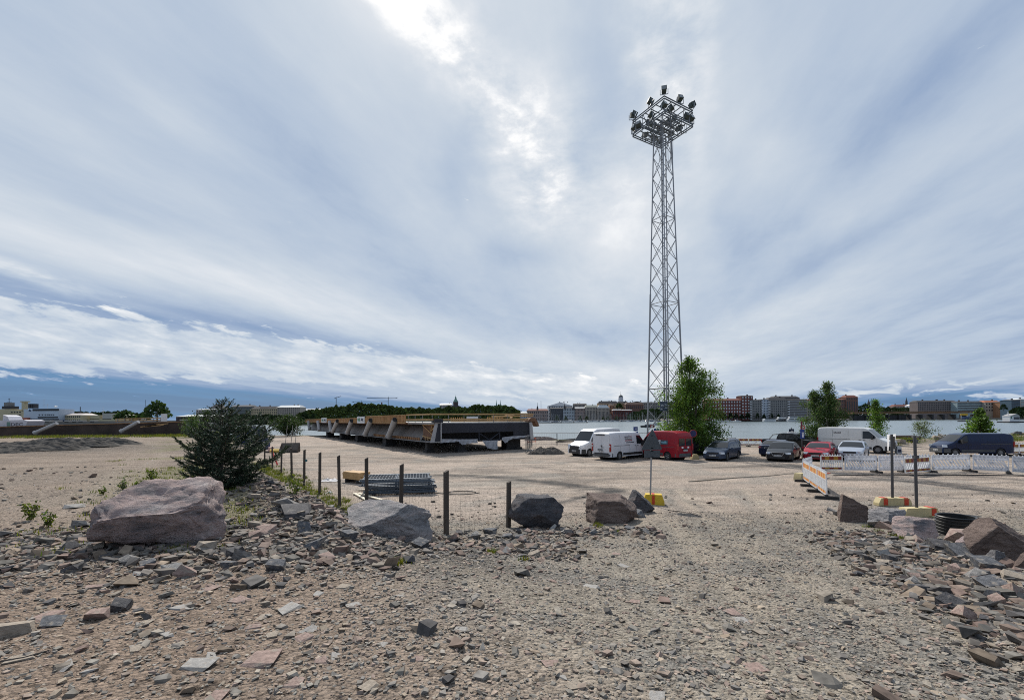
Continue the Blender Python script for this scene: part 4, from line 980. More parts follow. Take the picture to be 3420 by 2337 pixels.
# spruce
SPR = leaf_mat('spruce_needle', (.030, .050, .032), .12, .4)
def spruce(label, px, y, H, Wd, seed):
    rr = random.Random(seed); r = np.random.default_rng(seed)
    bx = at_y(px, 1640, y).x; root = thing('spruce_tree', label, 'spruce', (bx, y, zg(bx, y)))
    m = MB(); m.bar((0, 0, -.1), (0, 0, H * .98), .06, 8, .008); P, D_, T = [], [], []
    k = 0; z = .06
    shape = lambda t: float(np.interp(t, [0, .10, .25, .40, .52, .62, .72, .82, .92, 1], [.70, .85, 1.0, 1.0, .95, .66, .42, .24, .12, .03]))
    while z < H * .985:
        t = z / H; L = Wd * shape(t) * rr.choice((rr.uniform(.55, .85), rr.uniform(.8, 1.0), rr.uniform(.95, 1.12))) + .04
        an = k * 2.39996 + rr.uniform(-.3, .3); k += 1
        L *= 1 + .22 * cos(an - .6) + .14 * sin(3 * an + 5 * t)
        a = Vector((0, 0, z)); up = .02 + .9 * t ** 1.3
        pts = [a + Vector((cos(an), sin(an), 0)) * L * s + Vector((0, 0, L * (up * s - .16 * sin(pi * s) + .10 * s * s))) for s in (0, .25, .5, .75, 1)]
        for i, (p, q) in enumerate(zip(pts[:-1], pts[1:])): m.bar(p, q, .012 * (1 - i / 5) + .003, 4, cap=False)
        nt = max(6, int(L * 26))
        for j in range(nt):
            s = .15 + .85 * (j + rr.random()) / nt; i = min(int(s * 4), 3); p = pts[i].lerp(pts[i + 1], s * 4 - i); d = (pts[i + 1] - pts[i]).normalized()
            sd = Vector((-sin(an), cos(an), 0)) * rr.choice((-1, 1)); tl = (.09 + .34 * L * (1.05 - s) ** .6) * rr.uniform(.5, 1.15)
            e = (d * .8 + sd * rr.uniform(.35, 1.0) + Vector((0, 0, rr.uniform(-.25, .3)))).normalized() * tl
            P.append(p); D_.append(e); T.append(s)
            if tl > .16:
                for f in (.35, .6, .85):
                    e2 = (e.normalized() * .7 + d * .5 * rr.choice((-1, 1)) + Vector((rr.uniform(-.3, .3), rr.uniform(-.3, .3), rr.uniform(-.2, .35)))).normalized() * tl * .42; P.append(p + e * f); D_.append(e2); T.append(s)
        for i, (p, q) in enumerate(zip(pts[:-1], pts[1:])): P.append(p); D_.append(q - p); T.append(.5)
        z += .019 + .008 * rr.random() + .02 * t
    m.build('trunk', BARK, root)
    P = np.array([p[:] for p in P]); D_ = np.array([d[:] for d in D_]); L = np.linalg.norm(D_, axis=1)
    n = np.maximum((L / .0040).astype(int), 6); i = np.repeat(np.arange(len(P)), n); u = r.uniform(0, 1.05, len(i))
    c = P[i] + D_[i] * u[:, None]; dr = D_[i] / L[i][:, None]
    q = r.normal(size=(len(i), 3)); q -= (q * dr).sum(1)[:, None] * dr; q /= np.linalg.norm(q, axis=1)[:, None]
    nd = (q * .8 + dr * .7); ln = r.uniform(.026, .046, len(i))[:, None]; sdv = np.cross(nd, r.normal(size=nd.shape)); sdv /= np.linalg.norm(sdv, axis=1)[:, None]
    V = np.stack([c - sdv * .006, c + sdv * .006, c + nd * ln], 1).reshape(-1, 3)
    tone = r.uniform(.6, 1.4, len(P))[i] * (1 + .6 * (u > .8)); col = np.repeat(tone[:, None] * np.array([[1, 1.0, 1.0]]), 3, 0)
    print('spruce needles', len(i))
    link('needles', mesh_np('needles', V, np.arange(len(V)).reshape(-1, 3), col, mats=[SPR]), root)
spruce('young dark spruce on the bank behind the huge boulder', 738, 11.4, 2.25, 1.14, 4)

# weeds and grass
GRASS = leaf_mat('grass_blade', (.085, .115, .025), .35)
def grass(name, pts, n_each, h, spread, seed, parent):
    r = np.random.default_rng(seed); pts = np.array(pts); i = np.repeat(np.arange(len(pts)), n_each); n = len(i)
    xy = pts[i] + r.normal(size=(n, 2)) * spread; z = zbase(xy[:, 0], xy[:, 1]) + zdetail(xy[:, 0], xy[:, 1])
    hh = r.uniform(.4, 1.2, n) * h; a = r.uniform(0, 6.28, n); ln = r.uniform(.1, .7, n) * hh; w = .006 + .05 * hh
    b0_ = np.stack([xy[:, 0] - np.sin(a) * w, xy[:, 1] + np.cos(a) * w, z - .01], 1); b1_ = np.stack([xy[:, 0] + np.sin(a) * w, xy[:, 1] - np.cos(a) * w, z - .01], 1)
    tp = np.stack([xy[:, 0] + np.cos(a) * ln, xy[:, 1] + np.sin(a) * ln, z + hh], 1)
    V = np.stack([b0_, b1_, tp], 1).reshape(-1, 3); c = np.repeat(r.uniform(.6, 1.5, (n, 1)) * np.stack([r.uniform(.8, 1.5, n), np.ones(n), r.uniform(.6, 1, n)], 1), 3, 0)
    return link(name, mesh_np(name, V, np.arange(len(V)).reshape(-1, 3), c, mats=[GRASS]), parent, kind='stuff')
tuft = []
for k in range(420):                                            # strip below the fence
    t = RNG.uniform(-1.5, 26); o_ = RNG.normal(.35, .45); tuft.append((-5.15 - .594 * t - .804 * o_, 15.9 + .804 * t - .594 * o_))
g1 = grass('grass', tuft, 26, .14, .10, 3, None); tag(g1, 'thin green grass and weeds along the wire fence', 'grass')
tuft = []
while len(tuft) < 230:                                          # sparse weeds on the plateau
    q = wedge(1, 6.5, 26, 1.3)[0]; d = fence_d(q[0], q[1])
    if 4.0 < d < 9 and fbm(q[0] * .5, q[1] * .5, 32) > .42 and q[0] < -3.5 and RNG.uniform() < math.exp(-((d - 4.6) / 1.9) ** 2): tuft.append(q)
g2 = grass('grass', tuft, 22, .09, .12, 5, None); tag(g2, 'sparse low weeds on the dusty plateau', 'grass')
tuft = [on_ground(px, py)[:2] for px, py in ((1640, 1845), (1655, 1848), (1750, 1870), (1320, 1885), (1335, 1880), (1990, 1755), (2000, 1762), (1995, 1750), (2005, 1758), (2060, 1780), (2935, 1775), (2985, 1790), (1655, 1848), (2895, 1760), (3010, 1800))]
g3 = grass('grass', tuft, 45, .10, .05, 6, None); tag(g3, 'small grass tufts sprouting in the gravel', 'grass')
tuft = []
for k in range(260):
    x = RNG.uniform(38, 75); y = float(np.interp(x, SHX, SHY)) - RNG.uniform(2, 7)
    if fbm(x * .3, y * .3, 41) > .47: tuft.append((x, y))
for k in range(200): tuft.append((RNG.uniform(-70, -40), RNG.uniform(58, 64)))
g4 = grass('grass', tuft, 30, .35, .4, 7, None); tag(g4, 'rough grass on the bank and along the rusty section', 'grass')
for k, (px, py, h_, nl, lb) in enumerate(((508, 1610, .42, 260, 'upright green weed beside the huge boulder'), (470, 1640, .32, 200, 'leafy weed spreading left of the huge boulder'), (345, 1650, .2, 60, 'small lone seedling on the dusty plateau'), (410, 1635, .3, 120, 'reddish weed behind the huge boulder'), (105, 1735, .35, 140, 'ragged weed at the edge of the stones'), (160, 1760, .3, 100, 'yellowish weed among the stones'), (985, 1655, .5, 160, 'tall weed on the rubble slope below the fence'), (1275, 1712, .35, 160, 'bushy weed behind the grey boulder'), (1020, 1600, .35, 200, 'dense weed at the foot of the fence posts'))):
    q = on_ground(px, py); r = np.random.default_rng(70 + k); root = thing('weed_plant', lb, 'weed', (q.x, q.y, q.z))
    m = MB(); P = []
    for j in range(5):
        a = r.uniform(0, 6.28); tp = Vector((cos(a) * h_ * .35, sin(a) * h_ * .35, h_ * r.uniform(.6, 1.0))); m.bar((0, 0, -.02), tp, .006, 4); P += [tp * t for t in np.linspace(.25, 1, 8)]
    m.build('stem', mat('weed_stem', (.09, .09, .04), .8), root)
    P = np.array([p[:] for p in P])[r.integers(0, len(P), nl)] + r.normal(size=(nl, 3)) * h_ * .12; P[:, 2] = np.maximum(P[:, 2], .02)
    V, F, c = leaves(P, r.uniform(.5, 1.2, nl) * .075, .6, 0, 80 + k); link('foliage', mesh_np('foliage', V, F, c, mats=[GRASS if k != 3 else LEAFP]), root)

# ---------------------------------------------------------------- vehicles
GLASS = mat('tinted_glass', (.010, .012, .015), .05, spec=.55)
RUBBER = mat('tyre_rubber', (.022, .022, .023), .85)
RIM = mat('wheel_alloy', (.42, .43, .45), .35, .8)
STEELRIM = mat('steel_wheel', (.20, .20, .205), .5, .4)
BLACKP = mat('black_plastic', (.028, .029, .031), .6, var=.2)
GREYP = mat('grey_plastic', (.075, .08, .085), .6, var=.2)
LAMP = mat('clear_lamp', (.62, .66, .70), .12, .2, spec=.9)
REDLAMP = mat('red_lamp', (.30, .012, .012), .15, spec=.8)
PLATE = mat('number_plate', (.60, .60, .60), .5)
PLATEDARK = mat('plate_lettering', (.03, .03, .035), .6)
SEAM = mat('panel_gap', (.02, .02, .022), .8)
def paint(name, c, rough=.28, coat=.6, metal=0.0): return mat(name, c, rough, metal, var=.05, vscale=1.5, coat=coat * .2, spec=.22)

def make_wheel_meshes():
    m = MB(); prof = [(.62, -.5), (.9, -.5), (.985, -.38), (1.0, -.2), (1.0, .2), (.985, .38), (.9, .5), (.62, .5), (.60, .3), (.60, -.3), (.62, -.5)]
    n = 24; vs = [(r * cos(2 * pi * i / n), w, r * sin(2 * pi * i / n)) for r, w in prof for i in range(n)]
    fs = [(j * n + i, j * n + (i + 1) % n, (j + 1) * n + (i + 1) % n, (j + 1) * n + i) for j in range(len(prof) - 1) for i in range(n)]
    m.add(vs, fs); ty = m.mesh('tyre', RUBBER, 40)
    rims = {}
    for kind, mm in (('alloy', RIM), ('steel', STEELRIM)):
        m = MB(); m.prism([(.66 * cos(2 * pi * i / 20), .66 * sin(2 * pi * i / 20)) for i in range(20)], 1, -.1, .1 if kind == 'alloy' else .3)
        if kind == 'alloy':
            for k in range(5):
                a = 2 * pi * k / 5
                for da in (-.16, .16):
                    m.beam((.1 * cos(a), .36, .1 * sin(a)), (.63 * cos(a + da), .36, .63 * sin(a + da)), .13, .10)
            for i in range(20):
                a, b_ = 2 * pi * i / 20, 2 * pi * (i + 1) / 20
                m.beam((.63 * cos(a), .36, .63 * sin(a)), (.63 * cos(b_), .36, .63 * sin(b_)), .1, .08)
            m.lathe([(.16, 0), (.16, .02)], 10)
        else:
            m.prism([(.36 * cos(2 * pi * i / 16), .36 * sin(2 * pi * i / 16)) for i in range(16)], 1, .3, .4)
        rims[kind] = m.mesh('rim', [mm])
    return ty, rims
TYRE, RIMS = make_wheel_meshes()
WELL = mat('wheel_well', (.012, .012, .013), .9)

class Vehicle:
    def __init__(s, name, label, cat, L, W, H, prof, belt, wheels, r, colr, loc, head, tum=.12, clear=.22, fc=.16, rc=.12, rim='alloy', group='vehicles parked in the yard', fl=.75, rl=.5):
        s.L, s.W, s.H, s.belt, s.tum = L, W, H, belt, tum
        s.px = [p[0] for p in prof]; s.pz = [p[1] for p in prof]
        s.fc, s.rc, s.fl, s.rl = fc, rc, fl, rl; s.wheels = wheels; s.r = r; s.clear = clear; s.R = r + .055
        s.root = thing(name, label, cat, (loc[0], loc[1], zg(loc[0], loc[1])), radians(head), group)
        s.col = colr; s.body(); s.put_wheels(rim)
    def zt(s, x): return float(np.interp(x, s.px, s.pz))
    def zb(s, x):
        for w in s.wheels:
            d = abs(x - w)
            if d < s.R: return max(s.clear, s.r + sqrt(s.R ** 2 - d * d))
        return s.clear
    def hw(s, x, z):
        k = 1.0; e = s.L / 2 - x
        if e < s.fl: k -= s.fc * (1 - e / s.fl) ** 2
        e = s.L / 2 + x
        if e < s.rl: k -= s.rc * (1 - e / s.rl) ** 2
        if z > s.belt: k *= 1 - s.tum * ((z - s.belt) / max(.1, s.H - s.belt)) ** 1.15
        else: k *= 1 - .07 * ((s.belt - z) / s.belt) ** 2
        return s.W / 2 * k
    def ring(s, x):
        b_, t = s.zb(x), s.zt(x); e = min(.16, (t - b_) * .35); pts = []
        for i in range(9):
            z = b_ + (t - e - b_) * i / 8; pts.append((s.hw(x, z), z))
        w = s.hw(x, t - e)
        pts += [(w * .985, t - e * .5), (w * .95, t - e * .18), (w * .86, t - e * .03), (w * .5, t + .012), (0, t + .02)]
        return pts
    def body(s):
        xs = set(np.linspace(-s.L / 2, s.L / 2, 40).round(3)) | set(np.clip(np.round(s.px, 3), -s.L / 2, s.L / 2))
        for w in s.wheels:
            for q in np.linspace(-1, 1, 13): xs.add(round(w + q * s.R * .9999, 4))
            xs |= {round(w - s.R - .003, 4), round(w + s.R + .003, 4)}
        xs = sorted(x for x in xs if -s.L / 2 <= x <= s.L / 2)
        m = MB(); V = []; n = None
        for x in xs:
            p = s.ring(x); full = [(y, z) for y, z in p] + [(-y, z) for y, z in reversed(p[:-1])]
            n = len(full); V += [(x, y, z) for y, z in full]
        k = len(xs); fs = []
        for i in range(k - 1):
            for j in range(n - 1): fs.append((i * n + j, i * n + j + 1, (i + 1) * n + j + 1, (i + 1) * n + j))
        fs += [tuple(range(n)), tuple((k - 1) * n + j for j in range(n - 1, -1, -1))]
        m.add(V, fs); s.bodyo = m.build('body', [s.col], s.root, smooth=38)
        f = MB(); f.box((0, 0, s.clear + .1), (s.L * .92, s.W * .8, .16))
        for w in s.wheels: f.prism([(w + s.R * cos(a), s.r + s.R * sin(a)) for a in np.linspace(0, 2 * pi, 18)[:-1]], 1, -s.W / 2 * .9, s.W / 2 * .9)
        f.build('underbody', WELL, s.root)
    def put_wheels(s, rim):
        for w in s.wheels:
            for sd in (1, -1):
                o = link('wheel', TYRE, s.root); o.location = (w, sd * (s.W / 2 - .125), s.r); o.scale = (s.r, .22, s.r)
                if sd < 0: o.rotation_euler = (0, 0, pi)
                link('rim', RIMS[rim], o)
    def side(s, name, x0, x1, z0, z1, matl, sides=(1, -1), off=.006, n=8, parent=None, label=None):
        """panel on the flank; z0, z1 numbers or functions of x"""
        f0 = z0 if callable(z0) else (lambda x: z0); f1 = z1 if callable(z1) else (lambda x: z1)
        out = []
        for sd in sides:
            m = MB(); V = []
            for i in range(n + 1):
                x = x0 + (x1 - x0) * i / n; a, b_ = f0(x), max(f1(x), f0(x) + .004)
                for j in range(4):
                    z = a + (b_ - a) * j / 3; V.append((x, sd * (s.hw(x, z) + off), z))
            m.add(V, [(i * 4 + j, i * 4 + j + 1, (i + 1) * 4 + j + 1, (i + 1) * 4 + j) for i in range(n) for j in range(3)])
            out.append(m.build(name, matl, parent or s.root, smooth=40, label=label))
        return out
    def top(s, name, x0, x1, k, matl, off=.008, n=6, k1=None):
        """panel on the upper surface between two stations (wind-screen, rear window)"""
        m = MB(); V = []; k1 = k1 or k
        for i in range(n + 1):
            x = x0 + (x1 - x0) * i / n; t = s.zt(x); w = s.hw(x, t - .05) * (k + (k1 - k) * i / n)
            for j in range(7):
                y = -w + 2 * w * j / 6; sag = .02 * (1 - (y / w) ** 2) if w else 0
                V.append((x, y, t + sag + off))
        m.add(V, [(i * 7 + j, i * 7 + j + 1, (i + 1) * 7 + j + 1, (i + 1) * 7 + j) for i in range(n) for j in range(6)])
        return m.build(name, matl, s.root, smooth=60)
    def end(s, name, sgn, y0, y1, z0, z1, matl, d=.03, off=.0, parent=None):
        m = MB(); m.box((sgn * (s.L / 2 + off), (y0 + y1) / 2, (z0 + z1) / 2), (d, y1 - y0, z1 - z0)); return m.build(name, matl, parent or s.root)
    def bumper(s, name, sgn, z0, z1, matl, proud=.05, wrap=.5):
        w = s.W / 2; X = s.L / 2 + proud; c = s.fc if sgn > 0 else s.rc
        pl = [(X, 0), (X - .01, w * .55), (X - .10, w * .86), (X - wrap, w * 1.005), (X - wrap, w * .9), (X - .25, w * .6), (X - .25, 0)]
        poly = [(sgn * a, b_) for a, b_ in pl] + [(sgn * a, -b_) for a, b_ in reversed(pl[1:-1])]
        m = MB(); m.prism(poly, 2, z0, z1); return m.build(name, matl, s.root, smooth=40)
    def lamp(s, name, sgn, z, dim, matl, y=None, x=None, ang=.5):
        y = y if y is not None else s.W / 2 * .76; x = x if x is not None else s.L / 2 - dim[0] * .28
        for sd in (1, -1):
            m = MB(); m.box((0, 0, 0), dim, taper=.9); o = m.build(name, matl, s.root); o.location = (sgn * x, sd * y, z)
            o.rotation_euler = (0, 0, (-ang if sd * sgn > 0 else ang))
    def mirror(s, x, z, size=(.12, .2, .17), matl=None):
        for sd in (1, -1):
            m = MB(); m.box((0, 0, 0), size, taper=.85); m.bar((0, -sd * .2, -.03), (0, 0, -.03), .025); o = m.build('mirror', matl or BLACKP, s.root, smooth=40); o.location = (x, sd * (s.hw(x, z) + .16), z)
    def plate(s, sgn, z, off=.035):
        p = s.end('number_plate', sgn, -.26, .26, z - .06, z + .06, PLATE, .015, off + .02)
        for k, yy in enumerate((-.19, -.12, -.05, .06, .13, .2)): s.end('lettering', sgn, yy - .022, yy + .022, z - .035, z + .035, PLATEDARK, .004, off + .03, p)
    def seams(s, xs, z0, z1, sides=(1, -1)):
        for x in xs: s.side('door_seam', x - .008, x + .008, z0, z1, SEAM, sides, .004, 1)
    def handle(s, x, z, sides=(1, -1), matl=None): s.side('door_handle', x - .1, x + .1, z - .018, z + .018, matl or BLACKP, sides, .03, 2)
    def text(s, body, x, z, size, matl, sd=1, off=.012, bold=0.0, parent=None):
        o = link('lettering', text_mesh(body, size, matl, bold), parent or s.root)
        y = sd * (s.hw(x, z) + off); tilt = math.atan2(s.hw(x, z + .1) - s.hw(x, z - .1), .2)
        o.matrix_local = Matrix.Translation((x, y, z)) @ Matrix.Rotation(pi if sd > 0 else 0, 4, 'Z') @ Matrix.Rotation(pi / 2 + tilt, 4, 'X'); return o

def greenhouse(v, xa, xb, splits, z0, drop=.10, zfun=None):
    """side windows from xa (rear) to xb (front) split at the given stations"""
    e = sorted([xa, xb] + list(splits))
    for a, b_ in zip(e[:-1], e[1:]):
        v.side('side_window', a + .03, b_ - .03, z0, lambda x: v.zt(x) - drop, GLASS)
def car(name, label, L, W, H, colr, loc, head, style='sedan', rim='alloy', coat=None):
    h = H; a = L / 2
    if style == 'sedan':
        prof = [(-a, .82), (-a + .06, .98), (-a + .75, 1.04), (-a + 1.55, h - .07), (-a + 2.0, h), (a - 2.15, h - .01), (a - 1.85, h - .07), (a - 1.02, .97), (a - .35, .80), (a - .06, .70), (a, .55)]; gl = (-a + .95, a - 1.25)
    elif style == 'wagon':
        prof = [(-a, .72), (-a + .08, .98), (-a + .55, h - .10), (-a + .95, h), (a - 2.2, h), (a - 1.85, h - .07), (a - 1.0, 1.0), (a - .35, .84), (a - .06, .72), (a, .56)]; gl = (-a + .42, a - 1.2)
    else:
        prof = [(-a, .75), (-a + .08, 1.0), (-a + .85, h - .08), (-a + 1.3, h), (a - 2.1, h - .01), (a - 1.8, h - .08), (a - .95, .98), (a - .3, .80), (a - .05, .70), (a, .55)]; gl = (-a + .55, a - 1.15)
    v = Vehicle(name, label, 'car', L, W, h, prof, .93, (-a + .98, a - .86), .325, colr, loc, head, tum=.24, fc=.24, rc=.18, rim=rim, clear=.2, fl=.9, rl=.7)
    P = dict(zip([p[0] for p in prof], [p[1] for p in prof]))
    v.top('windscreen', a - 1.86, a - 1.06, .86, GLASS, k1=.92)
    if style == 'sedan': v.top('rear_window', -a + .80, -a + 1.52, .86, GLASS, k1=.84)
    elif style == 'wagon': v.top('rear_window', -a + .12, -a + .52, .84, GLASS)
    else: v.top('rear_window', -a + .14, -a + .82, .84, GLASS)
    m0 = (gl[0] + gl[1]) / 2 - .05
    for (p, q) in ((gl[0] + .1, m0 - .03), (m0 + .03, gl[1] - .12)) if style != 'wagon' else ((gl[0] + .06, gl[0] + .62), (gl[0] + .7, m0 + .15), (m0 + .21, gl[1] - .12)):
        v.side('side_window', p, q, .955, lambda x: max(.965, v.zt(x) - .13), GLASS, n=10)
    v.bumper('front_bumper', 1, .24, .56, colr, .04, .45); v.bumper('rear_bumper', -1, .28, .62, colr, .04, .42)
    v.end('grille', 1, -.42, .42, .56, .70, BLACKP, .03, .0); v.end('air_intake', 1, -.5, .5, .28, .40, BLACKP, .03, .03)
    v.lamp('headlight', 1, .66, (.36, .30, .15), LAMP, y=W / 2 * .72, x=a - .16, ang=.45)
    v.lamp('tail_light', -1, .84, (.25, .30, .15), REDLAMP, y=W / 2 * .74, x=a - .10, ang=.35)
    v.mirror(a - 1.45, .98, (.1, .17, .13), colr); v.plate(1, .46); v.plate(-1, .78 if style == 'sedan' else .7, .0)
    v.seams((m0, a - 1.15, -a + 1.15), .32, .94); v.handle(m0 - .18, .86, matl=colr); v.handle(-a + 1.35, .88, matl=colr)
    v.side('sill_trim', -a + 1.45, a - 1.35, .21, .27, BLACKP, off=.01)
    return v
NAVY = paint('paint_blue_grey', (.045, .065, .105), .3, .6, .3)
car('estate_car', 'blue grey estate car with silver wheels parked alone in the middle', 4.47, 1.79, 1.49, NAVY, (17.76, 38.0), -134, 'wagon')
car('saloon_car', 'black saloon with a chrome framed grille before the black pickup', 4.77, 1.82, 1.47, paint('paint_black', (.012, .013, .017), .2, .8), (22.34, 37.0), -131, 'sedan')
car('coupe_saloon', 'bright red saloon in front of the long white van', 4.46, 1.78, 1.43, paint('paint_red', (.33, .018, .032), .28, .6), (25.33, 37.0), -133, 'hatch')
car('saloon_car', 'silver saloon half hidden by the white barriers', 4.7, 1.8, 1.44, paint('paint_silver', (.44, .48, .55), .3, .5, .5), (28.44, 37.5), -133, 'sedan')
car('saloon_car', 'dark blue saloon seen from behind beside the black saloon', 4.7, 1.8, 1.44, paint('paint_dark_blue', (.018, .024, .052), .22, .7), (24.5, 41.6), 42, 'sedan')
car('hatchback_car', 'dark grey hatchback behind the yellow sign foot', 4.4, 1.78, 1.46, paint('paint_graphite', (.03, .033, .042), .25, .6), (17.4, 43.2), -146, 'hatch')
car('estate_car', 'silver estate car behind the blue grey estate', 4.5, 1.78, 1.50, paint('paint_silver2', (.42, .42, .44), .3, .5, .5), (20.4, 43.5), -140, 'wagon')
car('estate_car', 'distant silver car parked beside the round bush', 4.5, 1.8, 1.62, MATS['paint_silver2'], (-58.5, 112 - 9), 75, 'wagon')
car('saloon_car', 'dark car behind the bonnet of the black pickup', 4.6, 1.8, 1.5, MATS['paint_graphite'], (34.0, 53.0), -60, 'hatch')
# the chrome framed grille of the black saloon
for o_ in [q for q in bpy.data.objects if q.get('label', '').startswith('black saloon')]:
    m = MB(); a = 4.77 / 2
    for p, q in (((-.46, .72), (.46, .72)), ((-.46, .72), (-.3, .45)), ((.46, .72), (.3, .45)), ((-.3, .45), (.3, .45))): m.bar((a + .06, p[0], p[1]), (a + .06, q[0], q[1]), .022)
    m.build('grille_frame', RIM, o_)
# roof rails for the estates
for o_ in [q for q in bpy.data.objects if q.name.startswith('estate_car')]:
    for sd in (1, -1):
        m = MB(); m.path([(-1.5, sd * .60, 1.45), (-1.35, sd * .60, 1.53), (.1, sd * .60, 1.54), (.3, sd * .60, 1.47)], .02); m.build('roof_rail', BLACKP, o_)

WHITE = paint('paint_white', (.62, .63, .65), .32, .4)
def van(name, label, L, W, H, colr, loc, head, nose, wheels, r, rim='steel', **kw):
    a = L / 2
    v = Vehicle(name, label, 'van', L, W, H, nose, 1.25, wheels, r, colr, loc, head, tum=.10, fc=.16, rc=.05, rim=rim, clear=.28, fl=.8, rl=.25, **kw)
    return v
def van_common(v, cab0, cab1, zw0, wd0, wd1, low=BLACKP, lowz=.52, plate_z=.62):
    a = v.L / 2
    v.top('windscreen', wd0, wd1, .88, GLASS, k1=.92)
    v.side('side_window', cab0, cab1, lambda x: zw0 - .25 * max(0, (x - (cab0 + cab1) / 2)) * 0, lambda x: min(v.zt(x) - .12, zw0 + .72), GLASS, n=10)
    v.bumper('front_bumper', 1, .30, .68, low, .05, .5); v.bumper('rear_bumper', -1, .32, .60, low, .07, .3)
    v.side('lower_trim', v.wheels[0] + v.R + .05, v.wheels[1] - v.R - .05, lowz - .14, lowz + .06, low, off=.015)
    v.mirror(cab1 - .22, zw0 + .12, (.14, .22, .34))
    v.seams((cab0 - .05, (cab0 + v.wheels[0]) / 2 + .1, v.wheels[0] + .05), .55, v.H - .25); v.seams((cab1 + .1,), .6, zw0)
    v.handle(cab0 + .12, zw0 - .14); v.handle(cab0 - .2, zw0 - .14)
    v.side('slide_rail', v.wheels[0] - .75, cab0 - 1.0, zw0 - .1, zw0 - .07, GREYP, off=.012, n=3)
    v.plate(1, plate_z - .1, .03)
# high roofed white van facing left
L = 5.53; a = L / 2
v = van('panel_van', 'white high roofed van with a black front bumper, facing the bridge', L, 2.06, 2.55, WHITE, (7.95, 43.5), -142,
        [(-a, 2.40), (-a + .12, 2.50), (-a + .9, 2.55), (a - 2.15, 2.52), (a - 1.75, 2.34), (a - .98, 1.36), (a - .35, 1.14), (a - .08, 1.0), (a, .72)], (-a + 1.25, a - .98), .35)
van_common(v, a - 2.25, a - 1.22, 1.32, a - 1.70, a - 1.02)
v.end('grille', 1, -.55, .55, .66, .98, BLACKP, .05, .0); v.lamp('headlight', 1, .98, (.40, .34, .24), LAMP, y=.76, x=a - .22, ang=.6); v.lamp('tail_light', -1, 1.1, (.12, .14, .6), REDLAMP, y=.93, x=a + .0, ang=0)
v.end('rear_door', -1, -.86, -.01, .62, 2.2, WHITE, .02, .01); v.end('rear_door', -1, .01, .86, .62, 2.2, WHITE, .02, .01)
# white van seen from behind with red and black lettering
L = 5.55; a = L / 2
v = van('panel_van', 'white van with a black and red company panel on its side', L, 2.07, 2.31, paint('paint_white_b', (.60, .61, .64), .34, .4), (9.66, 39.5), 38.5,
        [(-a, 2.20), (-a + .10, 2.28), (-a + .8, 2.31), (a - 1.95, 2.30), (a - 1.65, 2.18), (a - .85, 1.30), (a - .3, 1.08), (a - .06, .92), (a, .70)], (-a + 1.15, a - .85), .34)
van_common(v, a - 2.1, a - 1.1, 1.28, a - 1.60, a - .90)
v.lamp('headlight', 1, 1.0, (.36, .3, .26), LAMP, y=.78, x=a - .2, ang=.6)
for sd in (1, -1):
    d_ = v.end('rear_door', -1, min(sd * .01, sd * .86), max(sd * .01, sd * .86), .62, 2.08, MATS['paint_white_b'], .02, .012)
    m = MB(); m.box((-a - .02, sd * .955, 1.05), (.10, .13, .62)); m.build('tail_light', REDLAMP, v.root)
    m = MB(); m.box((-a - .045, sd * .955, 1.18), (.06, .09, .14)); m.build('reversing_light', LAMP, v.root)
m = MB(); m.box((-a - .05, .1, .86), (.03, .5, .12)); m.build('plate_recess', BLACKP, v.root); v.plate(-1, .76, .05)
m = MB(); m.box((-a - .05, -.12, 1.06), (.03, .24, .05)); m.box((-a - .05, -.05, 1.2), (.03, .14, .1)); m.build('rear_handle', BLACKP, v.root)
m = MB(); m.box((-a - .045, .1, 2.1), (.03, .95, .07)); m.build('rear_lettering_strip', BLACKP, v.root)
m = MB(); m.box((-a - .06, 0, .44), (.1, 1.9, .14)); m.build('rear_step', GREYP, v.root)
DKBLUE = mat('sign_black', (.02, .025, .04), .5); DKRED = mat('sign_red', (.22, .012, .02), .5); WHT = mat('sign_white', (.72, .72, .73), .5)
for sd in (1, -1):
    lg = v.side('company_panel', -.95, .05, 1.30, 1.98, MATS['paint_white_b'], (sd,), .006)[0]
    v.side('logo_bar', -.95, -.25, 1.88, 1.95, DKBLUE, (sd,), .012, 2, lg); v.side('logo_bar', -.25, .05, 1.88, 1.95, DKRED, (sd,), .012, 2, lg)
    v.side('logo_block', -.92, .05, 1.68, 1.84, DKBLUE, (sd,), .012, 2, lg); v.side('logo_bar', -.92, .08, 1.55, 1.63, DKRED, (sd,), .012, 2, lg); v.side('logo_bar', -.8, .3, 1.40, 1.46, DKBLUE, (sd,), .012, 2, lg)
    v.text('CARTMANNI', -.43, 1.76, .15, WHT, sd, .018, .004, lg)
# red high roofed van
L = 4.89; a = L / 2
RED = paint('paint_van_red', (.26, .012, .022), .35, .5)
v = van('panel_van', 'red high roofed van with a white and grey company panel', L, 1.90, 2.40, RED, (12.95, 39.0), 120,
        [(-a, 2.0), (-a + .12, 2.26), (-a + .5, 2.38), (-a + 1.2, 2.40), (a - 1.95, 2.38), (a - 1.65, 2.12), (a - .85, 1.26), (a - .3, 1.06), (a - .06, .9), (a, .66)], (-a + 1.02, a - .87), .34, rim='alloy')
van_common(v, a - 2.0, a - 1.1, 1.18, a - 1.55, a - .90, low=GREYP)
v.lamp('headlight', 1, .92, (.3, .3, .22), LAMP, y=.72, x=a - .16, ang=.5)
for sd in (1, -1):
    v.end('rear_door', -1, min(sd * .01, sd * .82), max(sd * .01, sd * .82), .55, 1.95, RED, .02, .012)
    w_ = v.end('rear_window', -1, min(sd * .08, sd * .74), max(sd * .08, sd * .74), 1.22, 1.80, GLASS, .03, .03)
    m = MB(); m.box((-a - .02, sd * .87, 1.1), (.10, .13, .55)); m.build('tail_light', REDLAMP, v.root)
